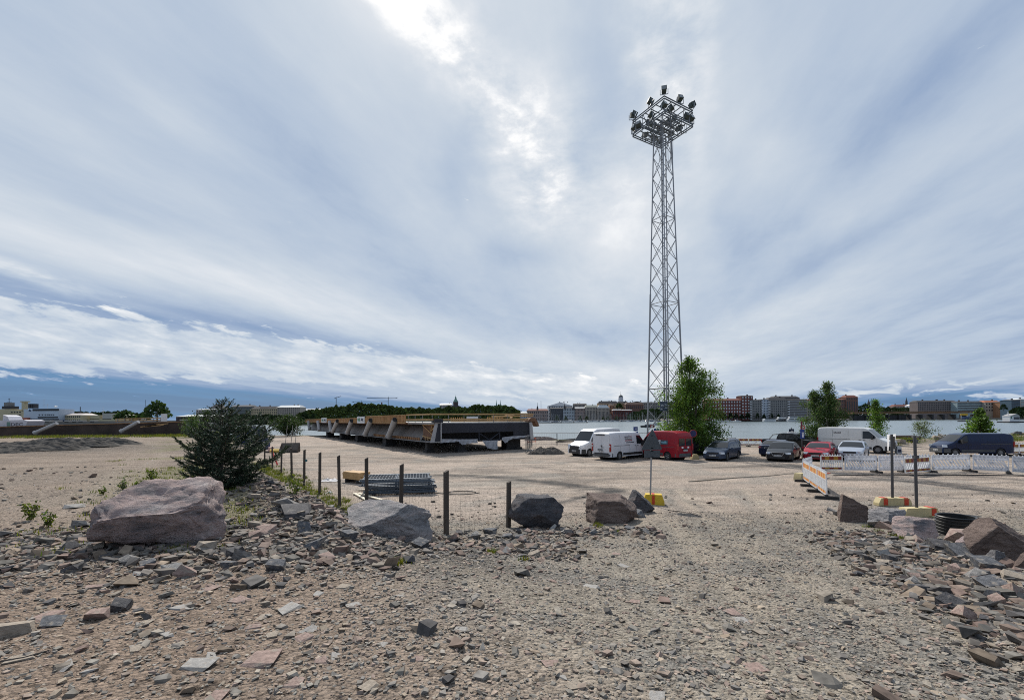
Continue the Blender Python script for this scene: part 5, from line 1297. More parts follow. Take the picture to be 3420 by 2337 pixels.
m = MB(); m.box((-a - .05, 0, .95), (.03, .5, .1)); m.build('plate_recess', BLACKP, v.root); v.plate(-1, .84, .05)
m = MB(); m.box((-a - .04, -.35, 1.08), (.02, .2, .14)); m.box((-a - .04, .35, 1.08), (.02, .2, .14)); m.build('sticker', WHT, v.root)
PANELG = mat('panel_slate', (.05, .075, .095), .5); TEAL = mat('panel_lettering', (.20, .42, .52), .5)
for sd in (1, -1):
    x0, x1 = -1.50, -.30; sp = x1 - .42 if sd > 0 else x0 + .42
    g = v.side('company_panel', x0, x1, 1.28, 1.66, PANELG, (sd,), .01)[0]
    v.side('panel_square', min(sp, x1 if sd > 0 else x0), max(sp, x1 if sd > 0 else x0), 1.28, 1.66, WHT, (sd,), .015, 2, g)
    v.text('G', (sp + (x1 if sd > 0 else x0)) / 2, 1.47, .42, DKBLUE, sd, .022, .012, g); v.text('golift', (sp + (x0 if sd > 0 else x1)) / 2, 1.47, .27, TEAL, sd, .022, .008, g)
# long white van facing right
L = 5.91; a = L / 2
v = van('panel_van', 'long white van with a black lower nose behind the red saloon', L, 1.99, 2.42, paint('paint_white_c', (.63, .64, .63), .32, .4), (34.0, 44.5), -52,
        [(-a, 2.28), (-a + .12, 2.39), (-a + .8, 2.42), (a - 2.1, 2.41), (a - 1.75, 2.28), (a - .85, 1.40), (a - .3, 1.14), (a - .06, 1.0), (a, .75)], (-a + 1.25, a - 1.0), .35)
van_common(v, a - 2.15, a - 1.15, 1.36, a - 1.70, a - .90)
v.end('grille', 1, -.5, .5, .62, 1.02, BLACKP, .05, .0); v.lamp('headlight', 1, 1.0, (.34, .26, .34), LAMP, y=.80, x=a - .14, ang=.45)
for sd in (1, -1):
    m = MB(); m.box((-a - .0, sd * .93, 1.2), (.12, .13, .42)); m.build('tail_light', REDLAMP, v.root)
    lp = v.side('logo_plate', -1.55, -.95, 1.84, 1.99, BLACKP, (sd,), .01, 2)[0]; v.text('ZUMINO', -1.25, 1.915, .14, WHT, sd, .018, .004, lp)
# dark blue van
L = 5.29; a = L / 2
BLUE = paint('paint_van_blue', (.010, .022, .062), .25, .7)
v = van('panel_van', 'dark navy blue van standing alone by the shore', L, 1.90, 1.98, BLUE, (40.3, 39.6), 172,
        [(-a, 1.72), (-a + .15, 1.90), (-a + .6, 1.97), (a - 2.0, 1.97), (a - 1.6, 1.88), (a - .72, 1.22), (a - .25, 1.02), (a - .05, .88), (a, .62)], (-a + 1.0, a - .85), .34)
van_common(v, a - 1.78, a - 1.02, 1.16, a - 1.50, a - .78, low=GREYP)
v.lamp('headlight', 1, .88, (.32, .3, .2), LAMP, y=.72, x=a - .16, ang=.5)
for sd in (1, -1):
    m = MB(); m.box((-a - .0, sd * .88, 1.05), (.12, .13, .45)); m.build('tail_light', REDLAMP, v.root)
v.end('rear_window', -1, -.7, .7, 1.15, 1.65, GLASS, .03, .02)
# black pickup
L = 5.33; a = L / 2
BLK = paint('paint_pickup', (.010, .011, .013), .22, .7)
v = Vehicle('pickup_truck', 'black double cab pickup with a roll bar behind the black saloon', 'pickup', L, 1.86, 1.80,
            [(-a, 1.08), (-a + .05, 1.14), (-a + 1.55, 1.15), (-a + 1.62, 1.45), (-a + 1.75, 1.74), (-a + 2.1, 1.80), (a - 2.2, 1.79), (a - 1.9, 1.70), (a - 1.15, 1.18), (a - .35, 1.10), (a - .08, 1.0), (a, .75)], 1.14, (-a + 1.2, a - .95), .38, BLK, (29.7, 47.8), -58, tum=.2, fc=.14, rc=.03, clear=.36)
v.top('windscreen', a - 1.88, a - 1.18, .86, GLASS, k1=.92)
for p, q in ((-a + 1.78, -a + 2.45), (-a + 2.52, a - 1.45)): v.side('side_window', p, q, 1.18, lambda x: max(1.19, v.zt(x) - .12), GLASS)
v.bumper('front_bumper', 1, .4, .72, BLK, .06, .5); v.bumper('rear_bumper', -1, .45, .6, GREYP, .1, .2); v.end('grille', 1, -.45, .45, .72, .98, BLACKP, .04, .0)
v.lamp('headlight', 1, .93, (.36, .3, .18), LAMP, y=.7, x=a - .16, ang=.5); v.lamp('tail_light', -1, .92, (.1, .14, .34), REDLAMP, y=.86, x=a + .01, ang=0); v.mirror(a - 1.6, 1.22, (.1, .2, .16)); v.plate(1, .56, .05)
for sd in (1, -1):
    m = MB(); m.path([(-a + .75, sd * .75, 1.14), (-a + 1.15, sd * .70, 1.62), (-a + 1.5, sd * .70, 1.66)], .04); m.build('roll_bar', BLACKP, v.root)
    m = MB(); m.path([(-a + 1.85, sd * .62, 1.80), (-a + 2.0, sd * .62, 1.88), (a - 2.4, sd * .62, 1.88), (a - 2.25, sd * .62, 1.80)], .022); m.build('roof_rail', RIM, v.root)
m = MB(); m.bar((-a + 1.15, -.7, 1.62), (-a + 1.15, .7, 1.62), .04); m.build('roll_bar', BLACKP, v.root)
v.seams((-a + 2.48, a - 1.35), .5, 1.14)

# ---------------------------------------------------------------- wire fence on timber posts
OLDW = mat('weathered_timber', (.075, .062, .052), .9, var=.35, vscale=4, bump=.4, bscale=18, stretch=(1, 1, .15))
WIRE = mat('fence_wire', (.055, .055, .055), .6, .4)
FP = [(1697, 1605, 1719, 13.4), (1489, 1570, 1771, 11.8), (1337, 1547, 0, 13.46), (1224, 1527, 0, 15.9), (1134, 1519, 0, 18.4), (1067, 1509, 0, 21.5), (1015, 1500, 0, 24.0), (974.5, 1494, 0, 26.9), (939, 1483, 0, 29.6), (909.5, 1490, 0, 33.0), (884, 1480, 0, 36.0)]
fence = thing('wire_fence', 'sagging wire mesh fence on square timber posts below the bank', 'fence', (-5.15, 15.9, 0))
tops = []
for k, (px, pt, pbm, y) in enumerate(FP):
    t = at_y(px, pt, y); zb_ = zg(t.x, t.y) - .1; r = random.Random(k)
    m = MB(); w = .105; h_ = t.z - zb_; m.prism([(-w / 2, -w / 2), (w / 2, -w / 2), (w / 2, w / 2), (-w / 2, w / 2)], 2, 0, h_)
    m.v[4] = (m.v[4][0], m.v[4][1], h_ - .05); m.v[7] = (m.v[7][0], m.v[7][1], h_ - .05)
    o = m.build('post', OLDW, fence); o.location = (t.x + 5.15, t.y - 15.9, zb_); o.rotation_euler = (r.uniform(-.02, .02), r.uniform(-.02, .02), .6 + r.uniform(-.2, .2)); tops.append((t, zb_ + .1))
m = MB()
for (a, za), (b, zb_) in zip(tops[:-1], tops[1:]):
    n = max(8, int((b - a).length / .16)); H_ = 1.05
    rs = [i / 7 for i in range(8)]
    def pt(i, j):
        f = i / n; base = za + (zb_ - za) * f; g = vnoise(np.array([a.x * 3 + f * 6.]), np.array([j * 2.3]), 5)[0] - .5
        p = a.lerp(b, f); gz = zg(p.x, p.y); return Vector((p.x + g * .08, p.y + g * .06, gz + .04 + H_ * rs[j] * (1 - .10 * sin(pi * f)) + g * .05))
    for j in range(8):
        P = [pt(i, j) for i in range(n + 1)]
        for p, q in zip(P[:-1], P[1:]): m.bar(p, q, .0022, 3, cap=False)
    for i in range(n + 1):
        P = [pt(i, j) for j in range(8)]
        for p, q in zip(P[:-1], P[1:]): m.bar(p, q, .0022, 3, cap=False)
o = m.build('wire_mesh', WIRE, fence, kind='stuff'); o.location = (5.15, -15.9, 0)
tdisc = at_y(1024, 1537, 23.8); m = MB(); m.lathe([(.07, -.01), (.07, .01)], 14); o = m.build('reflector', mat('teal_disc', (.05, .14, .15), .5), fence); o.location = (tdisc.x + 5.15, tdisc.y - 15.95, tdisc.z); o.rotation_euler = (pi / 2, 0, 0)

# ---------------------------------------------------------------- things lying about
# stack of mesh fence panels
q = at_z(1302, 1655, 0); GALVB = mat('galvanised_blue', (.085, .11, .14), .5, .4, var=.2)
st = thing('panel_stack', 'stack of blue grey steel mesh fence panels on the yard', 'fence panels', (q.x + .15, q.y + 1.0, zg(q.x, q.y + 1)), radians(12))
TUBE = MB().bar((0, 0, 0), (1, 0, 0), 1.0, 6).mesh('tube', GALVB, 60)
for k in range(11):
    z = .10 + k * .062; ox, oy, rz = RNG.uniform(-.12, .22), RNG.uniform(-.08, .08), RNG.normal(0, .012)
    m = MB(); w, d = 3.0, 1.9
    for y in (-d / 2, d / 2): m.bar((-w / 2 - .12, y, 0), (w / 2 + .12, y, 0), .03, 6)
    for x in (-w / 2, 0, w / 2): m.bar((x, -d / 2, 0), (x, d / 2, 0), .03, 6)
    for y in np.linspace(-d / 2, d / 2, 9)[1:-1]: m.bar((-w / 2, y, .0), (w / 2, y, .0), .012, 4)
    for x in np.linspace(-w / 2, w / 2, 22)[1:-1]: m.bar((x, -d / 2, .01), (x, d / 2, .01), .005, 4)
    o = m.build('fence_panel', GALVB, st); o.location = (ox, oy, z); o.rotation_euler = (RNG.normal(0, .006), RNG.normal(0, .006), rz)
for x in (-1.1, 1.1):
    m = MB(); m.box((x, 0, .04), (.12, 1.9, .09)); m.build('bearer', OLDW, st)
q = at_z(1180, 1616, 0); tb_ = thing('timber_bundle', 'small bundle of yellow planks beside the steel panels', 'timber', (q.x, q.y + .5, zg(q.x, q.y + .5)), radians(-35))
for k in range(5):
    for j in range(4):
        m = MB(); m.box((0, 0, 0), (1.5 + RNG.uniform(-.05, .05), .17, .075)); o = m.build('plank', PINE, tb_); o.location = (RNG.uniform(-.03, .03), (j - 1.5) * .18, .25 + k * .08)
m = MB(); m.box((-.5, 0, .1), (.12, .7, .2)); m.box((.5, 0, .1), (.12, .7, .2)); m.build('bearer', BLOCKM, tb_)
PALEW = mat('pale_board', (.62, .56, .44), .7, var=.12, vscale=3)
for (a, b, lb) in (((1183, 1650), (1240, 1682), 'pale loose board lying nearest the fence'), ((1195, 1650), (1274, 1672), 'second pale board lying behind the first one'), ((1195, 1640), (1225, 1638), 'short pale board under the steel panels')):
    p, r_ = on_ground(*a), on_ground(*b); m = MB(); m.beam((0, 0, .06), (r_.x - p.x, r_.y - p.y, r_.z - p.z + .05), .14, .04); m.build('loose_board', PALEW, None, loc=p, label=lb, cat='board', group='boards by the fence')
def cloth(name, label, px, py, w, d, hgt, seed, matl=TARP):
    q = on_ground(px, py); r = np.random.default_rng(seed); n = 14; xs = np.linspace(-.5, .5, n); Xc, Yc = np.meshgrid(xs, xs)
    rad = np.sqrt(Xc ** 2 + Yc ** 2); Zc = np.clip((fbm(Xc * 5 + seed, Yc * 5, seed) - .25), 0, 1) * hgt * smooth(-rad, -.6, -.2) + .02
    Xc = Xc * w * (1 + .3 * (fbm(Xc * 3, Yc * 3 + seed, 4) - .5)); Yc = Yc * d * (1 + .3 * (fbm(Xc * 3 + 9, Yc * 3, 6) - .5))
    i = np.arange(n * n).reshape(n, n); F = np.stack([i[:-1, :-1], i[:-1, 1:], i[1:, 1:], i[1:, :-1]], -1).reshape(-1, 4)
    o = link(name, mesh_np(name, np.stack([Xc, Yc, Zc], -1).reshape(-1, 3), F, mats=[matl], smooth=True), None, q, label, 'sheet'); return o
cloth('plastic_sheet', 'crumpled white plastic sheet on the ground by the timber', 1102, 1606, 1.0, .7, .35, 3)
cloth('plastic_scrap', 'scrap of white plastic in the grass strip', 1100, 1646, .28, .25, .2, 5)
q = at_z(1510, 1653, 0); pts = [Vector((.62 * cos(t) * (1 + .06 * t), .62 * sin(t) * .9, .02 + .006 * t)) for t in np.linspace(.3, 6.0, 26)] + [Vector((-.9 + .0, .35, .02)), Vector((-1.25, .5, .02))]
m = MB(); m.path(pts[:26], .022, 6); m.path([pts[13], Vector((-.95, -.1, .02)), Vector((-1.3, .1, .02))], .022, 6); m.build('hose', mat('black_hose', (.02, .02, .02), .6), None, loc=(q.x + .45, q.y + .4, zg(q.x, q.y) + .01), label='black hose lying in an open loop on the yard', cat='hose')
# loader bucket and blue skips behind the spruce
q = at_z(958, 1512, 0); bk = thing('loader_bucket', 'dark steel loader bucket with yellow attachment and leaning rails', 'bucket', (q.x, q.y + .6, zg(q.x, q.y)), radians(8))
m = MB(); m.prism([(-.5, .05), (.55, .05), (.6, .25), (.45, 1.0), (.35, 1.05), (-.45, .3)], 0, -.95, .95); m.build('shell', mat('bucket_steel', (.05, .042, .038), .7, .3, var=.3), bk)
m = MB(); m.prism([(-.5, .1), (-.1, .12), (-.2, .45), (-.45, .3)], 0, -1.9, -.95); m.build('attachment', mat('machine_yellow', (.5, .33, .05), .5), bk)
m = MB(); m.prism([(.1, 0), (.6, 0), (.5, .12), (.1, .14)], 0, -2.6, -.95); m.build('fork', BLOCKM, bk)
for dx in (-.55, .05, .5):
    m = MB(); m.beam((dx, .3, .9), (dx - .75, 3.2, 2.95), .05, .09); m.build('leaning_rail', BLOCKM, bk)
cn = at_z(915, 1553, 0.0); m = MB(); m.beam((.28, 0, .02), (-.18, 0, 1.18), .16, .05); pc = m.build('warning_post', mat('signal_red', (.55, .035, .03), .5), None, loc=(cn.x, cn.y, zg(cn.x, cn.y)), label='leaning red plastic warning post behind the fence', cat='warning post')
q = at_z(905, 1511, 0); m = MB(); m.box((0, 0, .35), (.55, .4, .5), taper=.9); m.box((0, 0, .05), (.65, .5, .1)); m.build('canister', mat('pinkish_box', (.55, .36, .34), .6), None, loc=(q.x, q.y, zg(q.x, q.y)), label='small white and pink canister beside the loader bucket', cat='canister')
SKIPB = mat('skip_blue', (.012, .028, .105), .5, var=.2)
for k, (px, y, w, h_, lb) in enumerate(((866, 52, 1.5, 1.5, 'tall blue skip beside the spruce'), (838, 64, 3.4, 2.3, 'long blue container with boxes on its roof behind the spruce'))):
    bx = at_y(px, 1450, y).x; o_ = thing('blue_skip', lb, 'skip', (bx, y, zg(bx, y)), .1)
    m = MB(); m.prism([(-1, .15), (1, .15), (1.25, h_), (-1.25, h_)], 0, -w / 2, w / 2); m.build('body', SKIPB, o_)
    for x in np.linspace(-w / 2 + .2, w / 2 - .2, 5):
        m = MB(); m.beam((x, -1.06, .2), (x, -1.30, h_), .08, .06); m.build('rib', SKIPB, o_)
    if k:
        for x in (-1.2, .2, 1.3):
            m = MB(); m.box((x, 0, h_ + .25), (.9, 1.2, .45)); m.build('roof_box', STEELG, o_)
    else:
        for x in (-w / 2, w / 2):
            m = MB(); m.path([(x, -1.2, h_), (x, -1.2, h_ + .45), (x, 1.2, h_ + .45), (x, 1.2, h_)], .03); m.build('hand_rail', RIM, o_)
# black corrugated pipe section
q = on_ground(3194, 1793); PIPEB = mat('black_polythene', (.012, .013, .014), .42, spec=.5)
R_ = 54 / FPX * q.y; prof_ = []
for k in range(6):
    z = k * R_ * .2; prof_ += [(R_ * .95, z), (R_ * 1.0, z + R_ * .03), (R_ * 1.0, z + R_ * .12), (R_ * .95, z + R_ * .15)]
zt_ = prof_[-1][1]; prof_ += [(R_ * 1.0, zt_ + .03), (R_ * .96, zt_ + .05), (R_ * .88, zt_ + .04), (R_ * .87, zt_ - .2), (R_ * .87, 0)]
m = MB(); m.lathe(prof_, 40, cap=False); pp = m.build('pipe_section', PIPEB, None, loc=(q.x * (1 + R_ * .9 / q.y), q.y + R_ * .9, zg(q.x, q.y + R_) - .02), smooth=45, label='short upright section of black corrugated pipe between the boulders', cat='pipe')
# dirt heap behind a mesh fence
def heap(label, px, py, w, d, h_, seed, col):
    q = at_z(px, py, 0); n = 46; Xh, Yh = np.meshgrid(np.linspace(-1, 1, n), np.linspace(-1, 1, n)); r2 = Xh ** 2 + Yh ** 2
    Zh = h_ * np.clip(1 - r2, 0, 1) ** .8 * (.55 + .9 * fbm(Xh * 2.5 + seed, Yh * 2.5, seed)) + (fbm(Xh * 12, Yh * 12, seed + 1) - .5) * .22 * smooth(1 - r2, 0, .3) - .05
    i = np.arange(n * n).reshape(n, n); F = np.stack([i[:-1, :-1], i[:-1, 1:], i[1:, 1:], i[1:, :-1]], -1).reshape(-1, 4)
    rv = r2.ravel(); F = F[(rv[F] < 1.0).any(1)]
    return link('dirt_heap', mesh_np('dirt_heap', np.stack([Xh * w / 2, Yh * d / 2, Zh], -1).reshape(-1, 3), F, mats=[mat('heap' + str(seed), col, .95, var=.4, vscale=2, bump=.6, bscale=6, spec=.1)]), None, (q.x, q.y + d * .3, 0), label, 'dirt heap')
heap('low heap of grey rubble in front of the white vans', 1826, 1518, 3.9, 2.2, .75, 3, (.10, .09, .08))
heap('spread of rubble along the shore behind the bridge deck', 1810, 1470, 6, 3, .6, 6, (.11, .09, .085))
heap('pale low mound between the bank and the white tent', 250, 1462, 14, 4, .5, 8, (.13, .12, .11)).location.z = 1.5
for k, (px, py, w, d, h_) in enumerate(((60, 1497, 9, 3.2, .55), (190, 1486, 8, 3.0, .6), (300, 1480, 7, 2.6, .45), (-40, 1510, 6, 3, .5))):
    o_ = heap(['dark earth heap at the left edge of the plateau', 'long dark earth heap before the rusty section', 'low dark earth heap beside two old tyres', 'dark earth heap partly out of view on the plateau'][k], px, py, w, d, h_, 20 + k, (.075, .07, .064)); q = on_ground(px, py); o_.location = (q.x, q.y + .5, q.z - .06)
for k, px in enumerate((320, 360)):
    q = on_ground(px, 1470); m = MB(); m.lathe([(.20, 0), (.34, .02), (.36, .1), (.34, .2), (.20, .22)], 18, cap=False); o_ = m.build('old_tyre', BLOCKM, None, loc=(q.x, q.y, q.z), smooth=50, label=['old black tyre lying at the end of the dark heap', 'second old tyre lying by the weeds'][k], cat='tyre'); o_.scale = (1.6, 1.6, 1.4)
MESHM = mat('mesh_wire', (.12, .12, .12), .5, .5)
def site_fence(label, a, b, h_, n, lean=0.0):
    a, b = at_z(*a, 0), at_z(*b, 0); o_ = thing('site_fence', label, 'fence', (a.x, a.y, zg(a.x, a.y))); L = (b - a); k = max(1, round(L.length / 3.4))
    for i in range(k):
        p, q_ = L * (i / k), L * ((i + .97) / k); m = MB(); up = Vector((0, lean, h_))
        for s, e in ((p, p + up), (q_, q_ + up), (p + up, q_ + up), (p + up * .08, q_ + up * .08)): m.bar(s, e, .024, 6)
        pn = m.build('fence_panel', MESHM, o_); m = MB()
        for t in np.linspace(0, 1, 16): m.bar(p.lerp(q_, t), p.lerp(q_, t) + up, .005, 3, cap=False)
        for t in np.linspace(0, 1, 8): m.bar(p + up * t, q_ + up * t, .005, 3, cap=False)
        m.build('mesh', MESHM, pn)
site_fence('grey steel mesh fence along the shore behind the rubble heap', (1775, 1487), (2330, 1490), 1.6, 3)
site_fence('steel mesh panel standing end on beside the rubble heap', (1756, 1515), (1778, 1487), 1.7, 1)
m = MB(); q = at_z(1768, 1484, 0)
for z in (.35, .8): m.beam((0, 0, z), (1.2, .3, z + .05), .04, .12)
for x in (0, 1.2): m.beam((x, 0, 0), (x, .1, .9), .05, .05)
m.build('trestle', mat('signal_orange', (.55, .10, .03), .5), None, loc=(q.x - .3, q.y, 0), label='orange barrier trestle at the bridge corner', cat='trestle')
for k in range(3):
    q = at_z(1905 + 6 * k, 1484 + k, 0); m = MB(); m.beam((0, 0, .3 + .2 * k), (4.2, -.4, .55 + .2 * k), .12, .12); m.build('steel_beam', BLOCKM, None, loc=(q.x - 2, q.y, 0), label=['lowest dark beam stacked behind the white vans', 'middle dark beam stacked behind the white vans', 'topmost dark beam stacked behind the white vans'][k], cat='beam', group='beams behind the vans')

# ---------------------------------------------------------------- plastic road barriers
def shine_through(m, k):
    """thin plastic lets some of the light behind it through"""
    t = m.node_tree; p = t.nodes['Principled BSDF']; tr = t.nodes.new('ShaderNodeBsdfTranslucent'); ms = t.nodes.new('ShaderNodeMixShader'); ms.inputs[0].default_value = k
    if p.inputs['Base Color'].links: t.links.new(p.inputs['Base Color'].links[0].from_socket, tr.inputs[0])
    else: tr.inputs[0].default_value = p.inputs['Base Color'].default_value
    t.links.new(p.outputs[0], ms.inputs[1]); t.links.new(tr.outputs[0], ms.inputs[2]); t.links.new(ms.outputs[0], t.nodes['Material Output'].inputs[0]); return m
BW = shine_through(mat('barrier_white', (.80, .81, .82), .45, var=.08, vscale=3, dirt=((.5, .48, .45), 2.5, .62)), .5)
BWG = shine_through(mat('barrier_greyish', (.72, .74, .78), .5, var=.08, vscale=3, dirt=((.4, .39, .38), 2.5, .58)), .48)
FOOT = mat('recycled_rubber', (.035, .033, .032), .85, var=.3)
def stripe_mat(name, ca, cb, n, wdt):
    if name in MATS: return MATS[name]
    m = bpy.data.materials.new(name); m.use_nodes = True; MATS[name] = m; t = m.node_tree; p = t.nodes['Principled BSDF']; p.inputs['Roughness'].default_value = .4
    tc = t.nodes.new('ShaderNodeTexCoord'); sp = t.nodes.new('ShaderNodeSeparateXYZ'); t.links.new(tc.outputs['Object'], sp.inputs[0]); E.tree = t
    k = E.m('GREATER_THAN', E.m('FRACT', E(sp.outputs[0]) * (n / 2 / wdt) + 0.25), 0.5)
    mx = t.nodes.new('ShaderNodeMix'); mx.data_type = 'RGBA'; t.links.new(k.v, mx.inputs[0]); mx.inputs[6].default_value = (*ca, 1); mx.inputs[7].default_value = (*cb, 1); t.links.new(mx.outputs[2], p.inputs['Base Color'])
    tr = t.nodes.new('ShaderNodeBsdfTranslucent'); t.links.new(mx.outputs[2], tr.inputs[0]); ms = t.nodes.new('ShaderNodeMixShader'); ms.inputs[0].default_value = .25
    t.links.new(p.outputs[0], ms.inputs[1]); t.links.new(tr.outputs[0], ms.inputs[2]); t.links.new(ms.outputs[0], t.nodes['Material Output'].inputs[0]); return m
REDYEL = stripe_mat('stripes_red_yellow', (.24, .035, .02), (.42, .23, .03), 8, 2.0)
ORAWHI = stripe_mat('stripes_orange_yellow', (.62, .20, .05), (.72, .45, .16), 10, 2.0)
def barrier(label, a, b, style='striped', h_=1.0, group='plastic barriers across the yard', stripe=None, feet=(0, 1), roll=0.0, z0=.0, slats='diag', basem=None):
    """barrier from ground point a to ground point b (vectors)"""
    d = b - a; L = d.length; rz = atan2(d.y, d.x); basem = basem or BW
    o = thing('road_barrier', label, 'barrier', ((a.x + b.x) / 2, (a.y + b.y) / 2, zg((a.x + b.x) / 2, (a.y + b.y) / 2) + z0), rz, group)
    o.rotation_euler = (roll, math.asin(max(-.2, min(.2, (zg(a.x, a.y) - zg(b.x, b.y)) / L))), rz)
    w = L / 2 - .03; t = .045; zb_, zt_ = .14, h_
    m = MB()
    for x in (-w, w): m.box((x, 0, (zb_ + zt_) / 2), (.06, t + .012, zt_ - zb_))
    m.box((0, 0, zt_ - .03), (2 * w, t, .06)); m.box((0, 0, zb_ + .03), (2 * w, t, .06))
    s0, s1 = (zb_ + .22, zt_ - .34) if style == 'striped' else (zb_ + .22, zt_ - .29)
    if style == 'striped': m.box((0, 0, zt_ - .31), (2 * w, t, .05)); m.box((0, 0, zb_ + .2), (2 * w, t, .05))
    else:
        m.box((0, 0, zt_ - .17), (2 * w, t * .7, .24)); m.box((0, 0, zb_ + .13), (2 * w, t * .7, .18))
        for x in np.linspace(-w + .12, w - .12, 8):
            for zz_ in (zt_ - .12, zb_ + .12): m.box((x, 0, zz_), (.1, t * 1.1, .03))
    m.build('frame', basem, o)
    for x in np.linspace(-w + .08, w - .08, 8):
        m = MB(); m.lathe([(.03, 0), (.03, .05), (.018, .075)], 8, (x, 0, zt_)); m.build('lug', basem, o)
    n = 11; lean = {'diag': .28, 'back': -.28, 'up': 0.0}[slats]
    for i in range(n):
        x = -w + .1 + (2 * w - .2) * i / (n - 1); xa, xb = max(-w + .04, min(w - .04, x - lean / 2)), max(-w + .04, min(w - .04, x + lean / 2))
        m = MB(); m.beam((xa, 0, s0 - .02), (xb, 0, s1 + .02), t * .7, .07); m.build('slat', basem, o)
    m = MB(); m.box((.02, -.004, (s0 + s1) / 2 + .06), (.26, t + .004, .10)); m.build('label_plate', basem, o)
    if style == 'striped':
        sm = stripe or REDYEL
        m = MB(); m.box((0, 0, zt_ - .175), (2 * w - .05, t * .8, .23)); m.build('striped_board', sm, o); m = MB(); m.box((0, 0, zb_ + .115), (2 * w - .05, t * .8, .12)); m.build('striped_board', sm, o)
    for f in feet:
        x = -w if f == 0 else w; m = MB(); m.box((x, 0, .06), (.20, .86, .12), taper=.94); m.box((x, 0, .14), (.1, .12, .08)); m.build('foot', FOOT, o)
    return o
def gv(px, py): return at_z(px, py, 0.0)
# far row, left to right
rowp = [(2737, 1576), (2818, 1577), (2932, 1577), (3024, 1577), (3110, 1576), (3244, 1576), (3376, 1583), (3500, 1592)]
labs = [('striped', 'white barrier with red and yellow boards at the end of the long row', REDYEL, 'up', BW), ('plain', 'plain white barrier beside the one with red and yellow boards', None, 'back', BWG), ('plain', 'plain white barrier behind the post with the folded sign', None, 'back', BWG), ('plain', 'plain white barrier behind the leaning striped one', None, 'back', BWG),
        ('plain', 'long white barrier in front of the front wheel of the navy van', None, 'back', BWG), ('plain', 'long white barrier in front of the rear wheel of the navy van', None, 'back', BWG), ('plain', 'white barrier at the right end of the long row', None, 'back', BWG)]
for (p, q), (stl, lb, sm, sl_, bm_) in zip(zip(rowp[:-1], rowp[1:]), labs):
    a, b = gv(*p), gv(*q); d = (b - a).normalized() * .06
    barrier(lb, a + d, b - d, stl, 1.06, stripe=sm, slats=sl_, basem=bm_, feet=(1,) if stl == 'plain' else ())
a, b = gv(3024, 1588), gv(3108, 1580); barrier('leaning white barrier with red and yellow boards before the long row', a, b, 'striped', 1.02, stripe=REDYEL, slats='diag', roll=-.06, feet=())
# near row, end on
ra, rb = gv(2762, 1669), gv(2684, 1608); seg = (rb - ra) / 3
for k, lb in enumerate(('orange and white barrier at the near end of its row by the wedge boulder', 'orange and white barrier in the middle of the short row', 'orange and white barrier at the far end of the short row')):
    barrier(lb, ra + seg * (k + .02), ra + seg * (k + .98), 'striped', 1.10, stripe=ORAWHI, slats='up', feet=(0, 1))
a, b = gv(2682, 1600), gv(2712, 1588); barrier('white barrier turned across the end of the short row', a, b, 'plain', 1.08, slats='back', basem=BWG, feet=(0,))
# row by the water
wr = [at_z(px, 1491, 0) for px in (2408, 2452, 2500, 2546)]
for k, lb in enumerate(('red and yellow barrier by the water, the one nearest the birch', 'red and yellow barrier by the water between two others', 'red and yellow barrier by the water beside the black pickup')): barrier(lb, wr[k], wr[k + 1], 'striped', 1.0, stripe=REDYEL, slats='up', group='barriers by the water')
wr = [at_z(px, 1521, 0) for px in (3362, 3404, 3450)]
for k, lb in enumerate(('red and yellow barrier touching the back of the navy van', 'red and yellow barrier further from the back of the navy van')): barrier(lb, wr[k], wr[k + 1], 'striped', 1.0, stripe=REDYEL, slats='up', group='barriers behind the navy van')

# ---------------------------------------------------------------- signs
POLE = mat('sign_pole', (.30, .31, .32), .45, .5, var=.12); SBACK = mat('sign_back_grey', (.065, .078, .09), .55, .2, var=.08)
YEL = mat('yellow_plastic', (.58, .40, .03), .55, var=.12, dirt=((.35, .26, .06), 4, .6)); YELP = mat('pale_yellow_plastic', (.50, .42, .23), .6, var=.12, dirt=((.3, .25, .12), 4, .58)); REFL = mat('red_reflector', (.50, .05, .02), .4)
DARKM = mat('dark_pole', (.075, .075, .08), .5, .3, var=.15)
# warning sign seen from behind, on a yellow foot
q = on_ground(2176, 1690); SY = q.y + .35; bx = at_y(2172, 1690, SY).x
sg = thing('road_sign', 'grey back of a triangular sign on a tall pole in a yellow foot', 'road sign', (bx, SY, zg(bx, SY)), 0.0)
def sp_(px, py, y=SY): p = at_y(px, py, y); return (p.x - bx, p.z - zg(bx, SY))
m = MB(); t_ = sp_(2177, 1436); m.bar((0, 0, .1), (t_[0], 0, t_[1]), .032, 12); m.build('pole', POLE, sg, smooth=40)
T = [sp_(*p) for p in ((2177, 1432), (2172, 1440), (2141, 1498), (2143, 1502), (2207, 1501), (2209, 1497), (2182, 1440))]
m = MB(); m.prism(T, 1, -.075, -.060); o = m.build('triangle_plate', SBACK, sg); 
m = MB(); m.prism([(x * 1.0 + (x - t_[0]) * -.12, z - .0 + (sp_(2175, 1478)[1] - z) * .12) for x, z in T], 1, -.057, -.052); m.v = [(a_, b_ - .0, c_) for a_, b_, c_ in m.v]
R4 = [sp_(*p) for p in ((2150, 1503), (2203, 1503), (2202, 1526), (2150, 1527))]
m = MB(); m.prism(R4, 1, -.075, -.062); o = m.build('supplementary_plate', SBACK, sg)
m = MB(); c_ = sp_(2158, 1521); m.box((c_[0], -.056, c_[1]), (.09, .008, .025)); m.build('maker_sticker', WHT, o)
for py in (1454, 1496, 1506, 1524):
    c_ = sp_(2176, py); m = MB(); m.box((c_[0], -.03, c_[1]), (.10, .09, .03)); m.build('clamp', POLE, sg)
